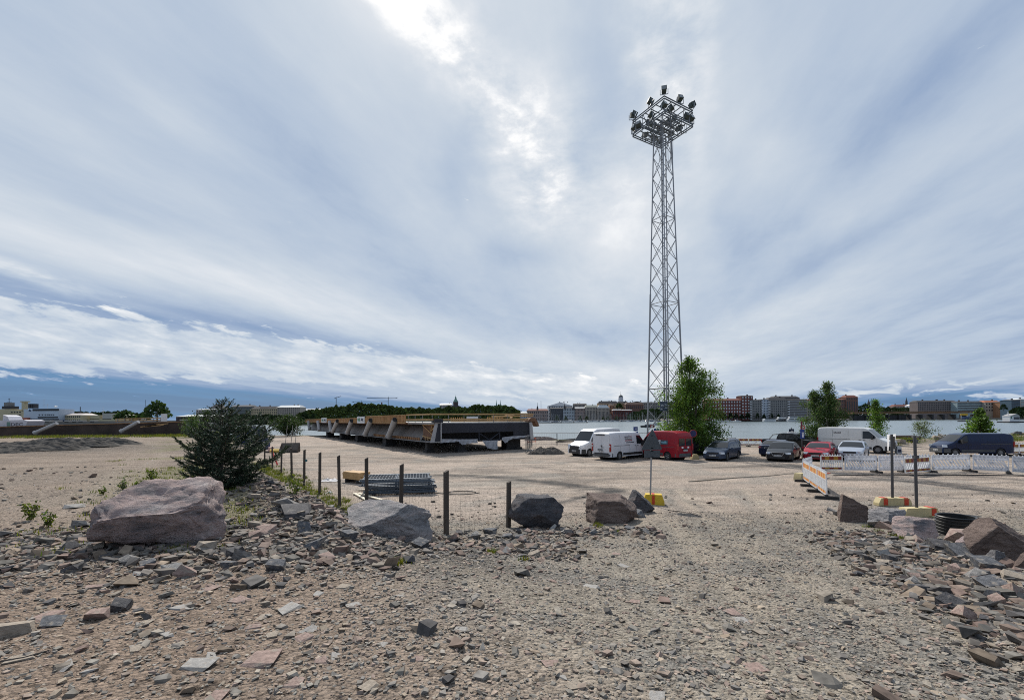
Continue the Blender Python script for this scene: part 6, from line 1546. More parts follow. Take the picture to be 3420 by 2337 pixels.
def foot_block(parent, w, d, h_, matl, refl=((.28, .12),), loc=(0, 0, 0), rz=0.0):
    m = MB(); m.prism([(-w / 2, 0), (-w / 2, h_ * .35), (-w / 2 + .09, h_), (w / 2 - .09, h_), (w / 2, h_ * .35), (w / 2, 0)], 1, -d / 2, d / 2); o = m.build('foot', matl, parent, smooth=20); o.location = loc; o.rotation_euler = (0, 0, rz)
    for x, ww in refl:
        m = MB(); m.box((x, -d / 2 - .006, h_ * .52), (ww, .02, h_ * .8)); m.box((x, 0, h_ + .004), (ww, d * .9, .02)); m.build('reflector', REFL, o)
    return o
foot_block(sg, .80, .40, .42, YEL, ((-.02, .10),), (.17, .12, -.02), -.25)
# two poles on pale yellow feet on the right
q = on_ground(2982, 1690); y1 = q.y + .2; x1 = at_y(2981, 1685, y1).x
s1 = thing('road_sign', 'post with white folded sign panels on a pale yellow foot', 'road sign', (x1, y1, zg(x1, y1)))
tz = at_y(2978, 1450, y1); m = MB(); m.bar((0, 0, .1), (tz.x - x1, 0, tz.z - zg(x1, y1)), .045, 12); m.build('pole', DARKM, s1, smooth=40)
foot_block(s1, 1.22, .30, .30, YELP, ((-.36, .15), (.40, .15)), (.0, 0, 0), -.06)
def s1p(px, py): p = at_y(px, py, y1); return (p.x - x1, p.z - zg(x1, y1))
for nm, P, yy in (('left_panel', ((2967, 1451), (2979, 1450), (2979, 1505), (2968, 1505)), .06), ('right_panel', ((2985, 1450), (3000, 1449), (3000, 1490), (2994, 1504), (2986, 1507)), .06)):
    m = MB(); n_ = len(P); m.add([(s1p(*p)[0], yy + .05 * (i % 3), s1p(*p)[1]) for i, p in enumerate(P)], [tuple(range(n_))]); m.build('sign_panel', BW, s1)
m = MB(); c_ = s1p(2985, 1478); m.box((c_[0], .0, c_[1]), (.03, .08, .5)); m.build('panel_bracket', DARKM, s1)
q = on_ground(3059, 1728); y2 = q.y + .2; x2 = at_y(3062, 1718, y2).x
s2 = thing('road_sign', 'bare leaning post on a pale yellow foot', 'road sign', (x2, y2, zg(x2, y2)))
tz = at_y(3055, 1455, y2); m = MB(); m.bar((0, 0, .1), (tz.x - x2, 0, tz.z - zg(x2, y2)), .045, 12); m.build('pole', DARKM, s2, smooth=40)
m = MB(); m.box((tz.x - x2 + .02, 0, (tz.z - zg(x2, y2)) * .74), (.13, .12, .1)); m.build('clamp', DARKM, s2)
foot_block(s2, 1.22, .30, .32, YELP, ((.40, .15),), (.05, 0, 0), .05)
m = MB(); m.box((.45, -.1, .03), (.28, .5, .08)); m.build('foot_pad', YELP, s2)
# parking and notice signs in the yard
BLUES = mat('sign_blue', (.015, .045, .22), .4); BLUED = mat('sign_blue_dark', (.012, .025, .07), .45)
def post_sign(label, px, y, top_py, plates, r=.035, matl=POLE, extra=None, foot=None, cat='sign'):
    bx = at_y(px, 1500, y).x; g = zg(bx, y); o = thing('yard_sign', label, cat, (bx, y, g)); tz = at_y(px, top_py, y).z - g
    m = MB(); m.bar((0, 0, 0), (0, 0, tz), r, 8); m.build('pole', matl, o)
    for (p0, p1, r0, r1, mm, kind) in plates:
        a, b = at_y(p0, r0, y), at_y(p1, r1, y); w, hh = b.x - a.x, a.z - b.z; c = ((a.x + b.x) / 2 - bx, -.06, (a.z + b.z) / 2 - g)
        m = MB(); m.box(c, (w, .03, hh)); pl = m.build('plate', mm, o)
        m = MB()
        if kind == 'bars':
            for i in range(3): m.box((c[0] - w * .12 + i * w * .2, c[1] - .02, c[2] - hh * .05), (w * .11, .006, hh * .4))
            m.build('symbol', WHT, pl)
        elif kind == 'P':
            m.box((c[0] + w * .1, c[1] - .02, c[2] + hh * .12), (w * .5, .006, hh * .10)); m.box((c[0] + w * .1, c[1] - .02, c[2] - hh * .18), (w * .4, .006, hh * .36)); m.build('symbol', WHT, pl)
    return o
post_sign('blue parking sign behind the white company van', 2122, 48, 1424, [(2115, 2129.5, 1425, 1438, BLUES, 'bars'), (2116, 2130, 1440, 1449, BLUES, '')])
post_sign('second blue parking sign behind the red van', 2190, 48.5, 1430, [(2183, 2200, 1431, 1448, BLUES, 'bars')])
o = post_sign('blue notice board under a red lifebuoy post by the pickup', 2678.5, 37.2, 1407, [(2671, 2685, 1433, 1464, BLUES, 'P')], .04, DARKM)
g = o.location; tz = at_y(2679, 1407, 37.2).z - g.z
m = MB(); m.bar((0, 0, tz - .7), (0, 0, tz), .06, 8); m.build('red_cap', mat('post_red', (.16, .02, .03), .5), o)
m = MB(); c_ = at_y(2683, 1428, 37.2); n1, n2 = 18, 8; V = []
for i in range(n1):
    for j in range(n2): A, B_ = 2 * pi * i / n1, 2 * pi * j / n2; rr_ = .15 + .035 * cos(B_); V.append((rr_ * cos(A), .035 * sin(B_), rr_ * sin(A)))
m.add(V, [(i * n2 + j, ((i + 1) % n1) * n2 + j, ((i + 1) % n1) * n2 + (j + 1) % n2, i * n2 + (j + 1) % n2) for i in range(n1) for j in range(n2)])
lb_ = m.build('lifebuoy', mat('lifebuoy_red', (.45, .045, .03), .5), o, smooth=60); lb_.location = (c_.x - g.x, .08, c_.z - g.z)
o = post_sign('round blue sign on a thin pole in a yellow foot under the birch', 2313, 38.0, 1437, [], .03, DARKM)
g = o.location; c_ = at_y(2314, 1447, 38.0); m = MB(); m.lathe([(.32, -.01), (.32, .01)], 24); d_ = m.build('disc', mat('disc_blue', (.02, .025, .10), .5), o); d_.location = (c_.x - g.x, -.06, c_.z - g.z); d_.rotation_euler = (pi / 2, 0, 0)
m = MB(); m.lathe([(.32, -.012), (.32, .012), (.26, .012), (.26, -.012), (.32, -.012)], 24, cap=False); d2 = m.build('rim_band', DKRED, d_); d2.scale = (1.02, 1.02, 1.2)
foot_block(o, .6, .45, .40, YELP, (), (.15, 0, 0), .1)
p = at_y(2641, 1445, 58.0); o = post_sign('dark blue information board by the water behind the pickup', 2644, 58.0, 1428, [(2634, 2651, 1432, 1450, BLUED, 'P')], .05, DARKM)
# warning plate and pale canister on the yard
q = at_z(3000, 1513, 0); m = MB(); m.box((0, 0, .3), (.42, .32, .6), taper=.92); m.box((0, 0, .62), (.3, .2, .06)); cb = m.build('canister', mat('pale_canister', (.52, .54, .57), .5), None, loc=(q.x, q.y, 0), label='small pale canister on the sand behind the folded sign', cat='canister')
m = MB(); m.box((0, -.17, .25), (.3, .02, .28)); m.build('label_patch', BLUED, cb)
q = on_ground(2757, 1583); m = MB(); m.prism([(-.28, 0), (.3, -.02), (.2, .25), (-.1, .3)], 2, .04, .07); m.build('reflector_sheet', REFL, None, loc=q, label='orange red sheet lying between the barrier rows', cat='sheet')
q = on_ground(2742, 1570); m = MB(); m.bar((0, 0, 0), (.06, 0, 1.05), .03, 8); m.box((0, 0, .04), (.5, .5, .08)); m.build('dark_stake', DARKM, None, loc=q, label='dark stake leaning on the end of the long barrier row', cat='stake')
q = at_z(2674, 1603, 0); yb = thing('yellow_foot', 'yellow plastic sign foot at the far end of the short row', 'sign foot', (q.x, q.y, zg(q.x, q.y)), .4); foot_block(yb, .6, .4, .4, YELP, ())
# cable lying across the yard
P = [at_z(px, py, 0) for px, py in ((2760, 1585), (2900, 1582), (3100, 1584), (3250, 1584), (3420, 1588), (3600, 1600))]
m = MB(); m.path([Vector((p.x, p.y - .6, zg(p.x, p.y - .6) + .03)) for p in P], .03, 6); m.build('cable', mat('cable_black', (.02, .02, .02), .6), None, label='black cable running along the foot of the barriers', cat='cable')
P = [on_ground(px, py) for px, py in ((3130, 1722), (3200, 1722), (3280, 1732), (3330, 1748), (3350, 1765))]
m = MB(); m.path([p + Vector((0, 0, .03)) for p in P], .018, 6); m.build('cable', MATS['cable_black'], None, label='dark cable curving behind the black pipe section', cat='cable')
P = [on_ground(px, py) for px, py in ((2230, 1704), (2270, 1708), (2320, 1718))]; m = MB(); m.path([p + Vector((0, 0, .012)) for p in P], .012, 5); m.build('stick', OLDW, None, label='thin dark stick on the ramp near the yellow foot', cat='stick')
P = [on_ground(px, py) for px, py in ((0, 2213), (80, 2200), (165, 2176))]; m = MB(); m.path([p + Vector((0, 0, .012)) for p in P], .008, 5); m.build('stick', OLDW, None, label='thin dark rod lying in the left foreground gravel', cat='stick')
P = [at_z(px, py, 0) for px, py in ((2300, 1610), (2450, 1597), (2560, 1590), (2650, 1583))]; m = MB(); m.path([Vector((p.x, p.y, zg(p.x, p.y) + .02)) for p in P], .03, 5); m.build('hose', mat('sandy_hose', (.30, .26, .2), .8), None, label='sand coloured hose stretched across the yard', cat='hose')

# ---------------------------------------------------------------- water
WZ = -1.8
def water_material():
    m = bpy.data.materials.new('sea_water'); m.use_nodes = True; t = m.node_tree; p = t.nodes['Principled BSDF']
    p.inputs['Base Color'].default_value = (.12, .155, .165, 1); p.inputs['Roughness'].default_value = .16; p.inputs['IOR'].default_value = 1.33
    g = t.nodes.new('ShaderNodeNewGeometry')
    def nz(sx, sy, sc, det):
        mp = t.nodes.new('ShaderNodeMapping'); mp.inputs['Scale'].default_value = (sx, sy, 1); t.links.new(g.outputs['Position'], mp.inputs[0])
        n = t.nodes.new('ShaderNodeTexNoise'); n.inputs['Scale'].default_value = sc; n.inputs['Detail'].default_value = det; t.links.new(mp.outputs[0], n.inputs['Vector']); return E(n.outputs['Fac'])
    E.tree = t; h = nz(.25, .6, 1.6, 5) * 0.5 + nz(.05, .12, 1.0, 4) * 1.5
    b_ = t.nodes.new('ShaderNodeBump'); b_.inputs['Strength'].default_value = .8; b_.inputs['Distance'].default_value = .6; t.links.new(h.v, b_.inputs['Height']); t.links.new(b_.outputs[0], p.inputs['Normal'])
    r = nz(.006, .03, 1.0, 4); t.links.new((r * 0.22 + 0.10).v, p.inputs['Roughness'])
    return m
me = bpy.data.meshes.new('water'); me.from_pydata([(-5000, 30, WZ), (5000, 30, WZ), (5000, 7000, WZ), (-5000, 7000, WZ)], [], [(0, 1, 2, 3)]); me.materials.append(water_material())
link('water', me, kind='structure')
# ---------------------------------------------------------------- far shores
def shore_w(px, Y): return at_y(px, 1400, Y).x
LANDM = mat('far_bank', (.07, .072, .055), .95, var=.3, vscale=.02); QUAYM = mat('quay_stone', (.17, .155, .14), .9, var=.3, vscale=.05)
def land(name, pts, back, top, h_=1.6, matl=LANDM):
    """strip of land: water edge through (px, Y) points, rising to `top` metres further back"""
    m = MB(); F_ = [Vector((shore_w(px, Y), Y, WZ - 1)) for px, Y in pts]; n = len(F_); V = []
    for q in F_:
        d = Vector((q.x, q.y, 0)).normalized(); V += [q, Vector((q.x, q.y, WZ + h_)), Vector((q.x, q.y, WZ + h_)) + d * back * .25, Vector((q.x, q.y, top)) + d * back]
    m.add(V, [(i * 4 + j, i * 4 + j + 1, (i + 1) * 4 + j + 1, (i + 1) * 4 + j) for i in range(n - 1) for j in range(3)]); return m.build(name, [matl], kind='structure')
land('far_shore', [(-1500, 420), (-200, 330), (300, 330), (560, 420), (640, 620), (1000, 690), (1005, 760), (1740, 900), (2200, 900), (2230, 640), (2400, 610), (2740, 590), (2830, 640), (3000, 650), (3262, 640), (3420, 600), (3900, 420), (5200, 400)], 500, 6, 1.9, QUAYM)
land('island', [(985, 560), (1040, 540), (1200, 520), (1500, 520), (1720, 560), (1740, 590)], 60, 2.5, 1.2)
# far woods: one mass of leaf clumps over a ridge line
def wood(name, label, ridge, Y, depth, base_py, n, lsize, colr, seed):
    """ridge: (px, py) outline of the tree tops; clumps fill from base to ridge"""
    r = np.random.default_rng(seed); R_ = np.array(ridge, float); px = r.uniform(R_[0, 0], R_[-1, 0], n); top = np.interp(px, R_[:, 0], R_[:, 1])
    t = r.uniform(0, 1, n) ** .7; jag = (fbm(px * .09, px * 0 + seed, seed) - .5) * 16 + (fbm(px * .35, px * 0 + seed, seed + 2) - .5) * 9
    py = base_py + (top - jag * .7 - base_py) * t; y = Y + depth * (t * .75 + r.uniform(0, .25, n))
    P = np.array([at_y(a, b, c)[:] for a, b, c in zip(px, py, y)]); tone = fbm(px * .06, py * .12, seed + 5)
    V, F, c = leaves(P, r.uniform(.6, 1.4, n) * lsize, .9, 0, seed); c *= np.repeat((.15 + 1.8 * tone)[:, None], 4, 0)
    return link(name, mesh_np(name, V, F, c, mats=[colr]), None, None, label, 'woods', kind='stuff')
FARLEAF = leaf_mat('far_leaf', (.026, .042, .022), .10, 0.0); FARLEAF2 = leaf_mat('far_leaf_light', (.042, .062, .026), .12, 0.0)
wood('woods', 'dense dark wooded island behind the bridge deck', [(990, 1385), (1030, 1372), (1075, 1366), (1120, 1356), (1165, 1352), (1205, 1346), (1260, 1350), (1310, 1356), (1345, 1364), (1400, 1362), (1450, 1364), (1500, 1358), (1560, 1362), (1590, 1350), (1640, 1354), (1680, 1352), (1715, 1360), (1738, 1376)], 545, 60, 1415, 30000, 2.1, FARLEAF2, 4)
wood('woods', 'dark wooded ridge behind the ships', [(205, 1384), (240, 1374), (300, 1376), (340, 1378), (380, 1374), (430, 1376), (460, 1380)], 520, 40, 1405, 5000, 2.2, FARLEAF, 6)
wood('woods', 'shore trees below the cream and beige apartment blocks', [(750, 1392), (800, 1382), (850, 1386), (900, 1384), (950, 1392), (1000, 1388)], 640, 30, 1416, 6000, 2.0, FARLEAF, 7)
wood('woods', 'green slope beside the brick warehouses', [(2095, 1385), (2130, 1372), (2170, 1366), (2215, 1364), (2260, 1372), (2330, 1368), (2400, 1380)], 840, 60, 1402, 6000, 2.6, FARLEAF, 8)
wood('woods', 'wooded hill below the large building on the right', [(2825, 1372), (2860, 1358), (2890, 1350), (2925, 1362), (2965, 1358), (3010, 1362), (3060, 1358), (3100, 1368)], 700, 50, 1396, 6500, 2.0, FARLEAF, 9)
wood('woods', 'dark trees behind the floating booth', [(3370, 1372), (3400, 1360), (3440, 1355), (3520, 1358)], 470, 30, 1397, 3000, 1.6, FARLEAF, 10)
# single far trees along the quays
def far_tree(label, px, top, bot, w, Y, seed, colr=FARLEAF, grp='trees along the far quays'):
    a, b = at_y(px, top, Y), at_y(px, bot, Y); H_ = a.z - b.z; W_ = w / FPX * Y; r = np.random.default_rng(seed); n = 420
    o = thing('quay_tree', label, 'tree', (b.x, Y, b.z), 0, grp)
    u = r.normal(size=(n, 3)); u /= np.linalg.norm(u, axis=1)[:, None]; u *= r.uniform(.3, 1, (n, 1)) ** .5; u[:, 2] = np.abs(u[:, 2]) * 1.0
    P = u * np.array((W_ / 2, W_ / 2, H_ * .8)); P[:, 2] += H_ * .2; P[:, :2] *= (1.1 - .35 * (P[:, 2] / H_))[:, None]
    V, F, c = leaves(P, r.uniform(.6, 1.4, n) * max(.8, W_ * .13), .9, 0, seed); link('crown', mesh_np('crown', V, F, c, mats=[colr]), o)
    m = MB(); m.bar((0, 0, 0), (0, 0, H_ * .5), W_ * .03, 5); m.build('trunk', BARK, o); return o
for k, (px, top, w) in enumerate(((1860, 1386, 16), (1890, 1388, 14), (1938, 1386, 14), (1960, 1388, 16), (2015, 1390, 12), (2030, 1388, 12), (2060, 1388, 16))): far_tree('low tree behind the moored boats', px, top, 1408, w, 880, 200 + k, FARLEAF2)
for k, px in enumerate((2380, 2400, 2420, 2440, 2458, 2478, 2498)): far_tree('round tree before the red brick block', px, 1376 + (k % 3) * 3, 1401, 17, 596, 220 + k)
for k, px in enumerate((2530, 2552, 2577, 2600)): far_tree('small tree before the grey apartment blocks', px, 1378 + (k % 2) * 4, 1400, 12, 593, 240 + k)
far_tree('big dark tree beside the brown shed on the left shore', 525, 1338, 1408, 82, 180, 250, LEAFD, 'trees on the left shore'); far_tree('lower dark tree at the left of the big one', 478, 1376, 1408, 40, 185, 251, LEAFD, 'trees on the left shore'); far_tree('rounded tree at the shore below the ridge', 420, 1370, 1406, 66, 230, 252, LEAFD, 'trees on the left shore')
far_tree('dark tree right of the round bush', 1018, 1372, 1412, 34, 530, 253); far_tree('dark tree beside the white market roofs', 1046, 1378, 1412, 22, 530, 254); far_tree('tree beside the orange roofed building', 3352, 1348, 1372, 20, 560, 255); far_tree('terrace tree above the brick warehouse', 2068, 1345, 1366, 26, 905, 256, FARLEAF2)

# ---------------------------------------------------------------- buildings across the water
def bcol(name, c): return mat('wall_' + name, c, .85, var=.12, vscale=.15)
ROOFD = mat('dark_roof', (.045, .045, .05), .8, var=.2, vscale=.2); ROOFR = mat('red_roof', (.16, .055, .04), .85, var=.2, vscale=.2); ROOFL = mat('pale_metal_roof', (.42, .44, .45), .45, .3, var=.1, vscale=.2); ROOFG = mat('green_copper', (.12, .22, .19), .7)
WIN = mat('window_dark', (.03, .035, .045), .25); WINL = mat('window_pale', (.45, .48, .50), .4); BALC = mat('balcony_white', (.55, .56, .58), .6)
def building(label, p0, p1, top, bot, Y, wall, roof=ROOFD, rh=0, floors=6, cols=12, win=WIN, style='grid', group='buildings across the water', depth=14.0, turn=0.0, base=None, extra=None):
    """block whose front shows between columns p0..p1 and rows top..bot of the photograph at distance Y"""
    a, b = at_y(p0, top, Y), at_y(p1, bot, Y); w = b.x - a.x; h_ = a.z - b.z; o = thing('building', label, 'building', ((a.x + b.x) / 2, Y, b.z), turn, group)
    zlow = min(0, WZ + 1 - b.z)
    m = MB(); m.box((0, depth / 2, (h_ + zlow) / 2), (w, depth, h_ - zlow)); m.build('wall', wall, o)
    if rh:
        r_ = rh / FPX * Y; m = MB()
        if style == 'gable': m.prism([(-w / 2 - .3, h_), (w / 2 + .3, h_), (0, h_ + r_)], 1, -.5, depth)
        else: m.add([(-w / 2 - .3, -.4, h_), (w / 2 + .3, -.4, h_), (w / 2 + .3, depth, h_), (-w / 2 - .3, depth, h_), (-w / 2 + r_ * .8, depth * .35, h_ + r_), (w / 2 - r_ * .8, depth * .35, h_ + r_), (w / 2 - r_ * .8, depth * .7, h_ + r_), (-w / 2 + r_ * .8, depth * .7, h_ + r_)], [(0, 1, 5, 4), (1, 2, 6, 5), (2, 3, 7, 6), (3, 0, 4, 7), (4, 5, 6, 7), (3, 2, 1, 0)])
        rf = m.build('roof', roof, o); rr = random.Random(int(p0)); m = MB()
        for k in range(max(1, int(w / 14))): m.box((rr.uniform(-w * .4, w * .4), depth * .5, h_ + r_ + .5), (1.6, 1.4, 2.2))
        m.build('chimneys', ROOFD, rf, kind='stuff')
    m = MB(); fh = h_ / floors
    for f in range(floors):
        z = h_ - fh * (f + .55)
        if style == 'bands': m.box((0, -.06, z), (w * .96, .2, fh * .45)); continue
        for c in range(cols):
            x = -w / 2 + w * (c + .5) / cols
            if style == 'tall': continue
            m.box((x, -.05, z), (w / cols * .42, .2, fh * .5))
    if style == 'tall':
        for c in range(cols): m.box((-w / 2 + w * (c + .5) / cols, -.05, h_ * .42), (w / cols * .4, .2, h_ * .62)); m.box((-w / 2 + w * (c + .5) / cols, -.05, h_ * .88), (w / cols * .4, .2, h_ * .1))
    m.build('windows', win, o, kind='stuff')
    if extra == 'balconies':
        m = MB()
        for f in range(floors):
            for x in (-w / 2, w / 2): m.box((x, -.8, h_ - fh * (f + .7)), (w * .10, 1.6, fh * .4))
        m.build('balconies', BALC, o, kind='stuff')
    if extra == 'attic':
        m = MB(); m.box((w * .1, depth * .4, h_ + .8 / FPX * Y * 3), (w * .62, depth * .5, 6 / FPX * Y)); m.build('attic', ROOFD, o)
    return o
B = building
LG = bcol('light_grey', (.30, .30, .30)); GG = bcol('grey_green', (.13, .15, .155)); CR = bcol('cream', (.40, .34, .22)); BE = bcol('beige', (.33, .29, .25)); BR = bcol('red_brick', (.13, .045, .038)); GY = bcol('mid_grey', (.20, .195, .19)); WB = bcol('white_blue', (.40, .44, .50)); DB = bcol('dark_banded', (.13, .12, .12)); OC = bcol('ochre', (.33, .24, .15)); BK = bcol('brown_brick', (.15, .085, .07)); SL = bcol('slate', (.075, .08, .09)); PB = bcol('pale_blue', (.34, .38, .42)); OR = bcol('orange_brick', (.30, .16, .09)); PK = bcol('pinkish', (.27, .21, .19)); GL = bcol('glassy', (.28, .36, .38)); PU = bcol('purple_brown', (.17, .145, .14))
# left shore
B('long low brown shed with a pale roof on the left shore', 588, 668, 1391, 1402, 200, bcol('shed_brown', (.07, .05, .05)), ROOFL, 7, 1, 8, style='hip', depth=20)
B('pale grey block with a white roof beside the spruce top', 655, 722, 1368, 1412, 690, LG, ROOFL, 3, 5, 8, depth=20); B('dark roofed block beside the white roofed one', 700, 735, 1362, 1412, 705, GY, ROOFD, 12, 5, 5, style='hip', depth=20)
B('narrow light block behind the spruce top', 722, 772, 1368, 1412, 700, LG, ROOFD, 4, 6, 7, depth=20)
B('grey green apartment block behind the spruce', 772, 838, 1358, 1412, 700, GG, ROOFD, 6, 6, 10, depth=20); B('cream apartment block with a dark mansard roof', 839, 926, 1365, 1412, 698, CR, ROOFD, 9, 6, 14, depth=20, extra='attic'); B('beige apartment block with rows of balconies', 926, 1002, 1360, 1408, 696, BE, ROOFL, 7, 7, 12, depth=20)
B('market hall with white zigzag roofs', 1000, 1076, 1374, 1400, 760, BK, mat('white_roof', (.62, .62, .60), .5), 10, 2, 8, depth=20)
B('pale block rising above the wooded island', 1468, 1508, 1351, 1375, 1150, LG, ROOFL, 4, 4, 8, depth=20)
# centre
B('small white and blue house at the marina', 1737, 1762, 1379, 1404, 930, PB, ROOFL, 5, 3, 4); B('reddish brown palace with a little weathervane turret', 1760, 1832, 1371, 1404, 935, PK, ROOFR, 6, 3, 10, style='grid', depth=30); B('pale pediment building with a white glass roof', 1832, 1912, 1355, 1404, 990, PB, mat('glass_roof', (.60, .62, .64), .3), 12, 5, 10, style='gable', depth=40)
B('dark slate house below the pediment building', 1838, 1881, 1364, 1404, 940, SL, ROOFD, 3, 4, 6); B('pale blue house with two little dark turrets', 1881, 1920, 1362, 1404, 938, PB, ROOFD, 3, 4, 7); B('brownish house with a white topped roof', 1920, 1954, 1363, 1404, 936, PK, ROOFL, 4, 4, 7); B('beige block with tall pilasters and a pale roof', 1954, 1999, 1359, 1404, 934, BE, mat('yellow_grey_roof', (.36, .36, .30), .6), 7, 4, 9, style='tall'); B('beige block with tall pilasters and a grey roof', 1995, 2036, 1362, 1404, 930, BE, ROOFL, 10, 4, 9, style='tall')
B('orange brick gable joined to the pilastered block', 2036, 2052, 1352, 1404, 934, OR, ROOFD, 3, 4, 2); B('low red brick warehouse with a pale roof on the quay', 2046, 2078, 1370, 1402, 915, BR, ROOFL, 4, 2, 5, depth=10); B('red brick warehouse beside the green slope', 2078, 2112, 1370, 1402, 916, BR, ROOFL, 3, 2, 5, depth=10)
B('long dark roofed terrace below the cathedral', 1998, 2066, 1347, 1375, 975, OC, ROOFD, 8, 3, 12, depth=16); B('ochre house beside the cathedral drum', 2062, 2100, 1346, 1375, 980, OC, ROOFD, 6, 3, 6); B('dark red brick store with a long roof', 2090, 2150, 1350, 1385, 960, BK, mat('brown_roof', (.12, .075, .06), .8), 7, 2, 9); B('cluster of white gabled houses on the ridge', 2105, 2150, 1344, 1360, 1050, LG, ROOFD, 4, 2, 8, style='gable'); B('distant dark roofs along the ridge', 1915, 1960, 1350, 1372, 1080, GY, ROOFD, 3, 3, 10); B('distant pale roofs behind the mast', 2150, 2300, 1345, 1372, 1100, GY, ROOFD, 3, 3, 26)
# right
B('red brick block with rows of pale windows', 2360, 2476, 1337, 1401, 600, BR, mat('brick_parapet', (.16, .06, .05), .8), 6, 6, 13, win=WINL); B('tower end of the red brick block', 2476, 2516, 1322, 1401, 599, BR, ROOFD, 2, 8, 4, win=WINL); B('grey apartment block with white corner balconies', 2506, 2545, 1336, 1401, 597, GY, ROOFD, 2, 8, 5, extra='balconies'); B('narrow white and blue apartment block', 2545, 2567, 1334, 1401, 597, WB, ROOFD, 2, 8, 4); B('wide grey apartment block with white balconies', 2567, 2633, 1336, 1401, 597, GY, ROOFD, 9, 8, 9, extra='balconies'); B('dark block with horizontal balcony bands', 2634, 2696, 1335, 1401, 596, DB, ROOFD, 3, 8, 1, style='bands', win=mat('band_pale', (.22, .22, .23), .6)); B('dull house behind the young tree', 2696, 2740, 1336, 1401, 640, GY, ROOFR, 4, 6, 6); B('high roofed block behind the wide grey one', 2585, 2670, 1328, 1360, 640, SL, ROOFD, 6, 3, 8)
B('large brown building on the wooded hill', 2826, 2866, 1326, 1378, 720, BK, ROOFR, 7, 4, 5, style='tall'); B('lower wing of the brown building on the hill', 2795, 2828, 1334, 1378, 722, BK, ROOFR, 4, 4, 6); B('cluster of red roofed houses beyond the bridge', 2988, 3062, 1356, 1372, 900, PK, ROOFR, 5, 2, 14); B('white cubic building beyond the bridge', 3043, 3066, 1354, 1372, 860, WB, ROOFL, 2, 3, 5)
B('long purple brown office block with banded windows', 3065, 3197, 1342, 1376, 665, PU, ROOFD, 5, 5, 22); B('glassy office block with pale horizontal bands', 3197, 3291, 1343, 1374, 655, GL, ROOFD, 4, 4, 1, style='bands', win=SL); B('beige office block with an orange roof', 3291, 3344, 1343, 1374, 650, BE, mat('orange_roof', (.34, .12, .06), .8), 6, 3, 6); B('blue glass tower at the right edge', 3378, 3408, 1336, 1374, 600, bcol('blue_glass', (.06, .10, .14)), ROOFD, 2, 5, 1, style='bands', win=SL); B('pale banded block at the right edge', 3408, 3480, 1333, 1374, 605, LG, ROOFL, 2, 4, 1, style='bands', win=GL); B('low brick house between the office blocks', 3340, 3380, 1343, 1374, 640, OR, ROOFD, 2, 3, 5)
# churches
def lathe_at(name, parent, prof_, matl, n=16, loc=(0, 0, 0)): m = MB(); m.lathe(prof_, n); o = m.build(name, matl, parent, smooth=40); o.location = loc; return o
Y = 1000; c = at_y(2073.5, 1342, Y); k = Y / FPX
ch = thing('cathedral', 'white cathedral drum with a dark dome on the skyline', 'church', (c.x, Y, c.z)); WHC = mat('church_white', (.60, .62, .66), .7)
m = MB(); m.box((0, 0, -5), (26 * k, 14 * k, 12 * k)); m.build('nave', OC, ch)
lathe_at('drum', ch, [(7.2 * k, 0), (7.2 * k, 14 * k), (7.7 * k, 14.5 * k), (7.7 * k, 16 * k)], WHC, 24)
m = MB()
for i in range(14): A = 2 * pi * i / 14; m.bar((7.6 * k * cos(A), 7.6 * k * sin(A), 2 * k), (7.6 * k * cos(A), 7.6 * k * sin(A), 13 * k), .45 * k, 6)
m.build('columns', WHC, ch, kind='stuff')
lathe_at('dome', ch, [(7.2 * k * cos(t), 16 * k + 7.5 * k * sin(t)) for t in np.linspace(0, 1.45, 9)] + [(1.2 * k, 24.5 * k), (1.0 * k, 26.5 * k), (.2 * k, 27 * k)], mat('dome_dark', (.035, .055, .06), .5), 24); lathe_at('finial', ch, [(.3 * k, 26 * k), (.2 * k, 31 * k), (.7 * k, 31.4 * k), (.1 * k, 34 * k)], ROOFD, 8)
Y = 1100; c = at_y(1522, 1356, Y); k = Y / FPX
ch = thing('cathedral', 'dark church tower with a green pointed cupola above the island trees', 'church', (c.x, Y, c.z)); DBR = mat('church_brick', (.055, .05, .055), .8)
m = MB(); m.box((0, 0, -4), (24 * k, 16 * k, 14 * k)); m.build('nave', DBR, ch); lathe_at('tower', ch, [(8.5 * k, 0), (8.2 * k, 8 * k), (8.6 * k, 8.5 * k), (8.6 * k, 14 * k)], DBR, 12); lathe_at('cupola', ch, [(8.8 * k, 14 * k), (6.5 * k, 19 * k), (3.2 * k, 24 * k), (2.6 * k, 29 * k), (.5 * k, 33 * k), (.15 * k, 38 * k)], ROOFG, 12)
for px, lb in ((1658, 'left green spire of the twin spired church'), (1671, 'right green spire of the twin spired church')):
    Y = 1500; c = at_y(px, 1362, Y); k = Y / FPX; o = thing('church_spire', lb, 'church spire', (c.x, Y, c.z), 0, 'twin spires'); lathe_at('shaft', o, [(2.6 * k, -10 * k), (2.6 * k, 7 * k)], GY, 8); lathe_at('spire', o, [(2.8 * k, 7 * k), (1.2 * k, 16 * k), (.15 * k, 28 * k)], ROOFG, 8)
for px, t0, b0_, w, lb in ((2901.5, 1332, 1356, 8, 'broad dark church spire above the wooded hill'), (3027.5, 1326, 1354, 7, 'thin dark church spire beyond the bridge')):
    Y = 1200; c = at_y(px, b0_, Y); k = Y / FPX; H_ = (b0_ - t0) * k; o = thing('church_spire', lb, 'church spire', (c.x, Y, c.z)); lathe_at('tower', o, [(w * .5 * k, -14 * k), (w * .45 * k, H_ * .45)], SL, 8); lathe_at('spire', o, [(w * .5 * k, H_ * .45), (w * .2 * k, H_ * .7), (.15 * k, H_)], mat('spire_slate', (.04, .045, .055), .7), 8)
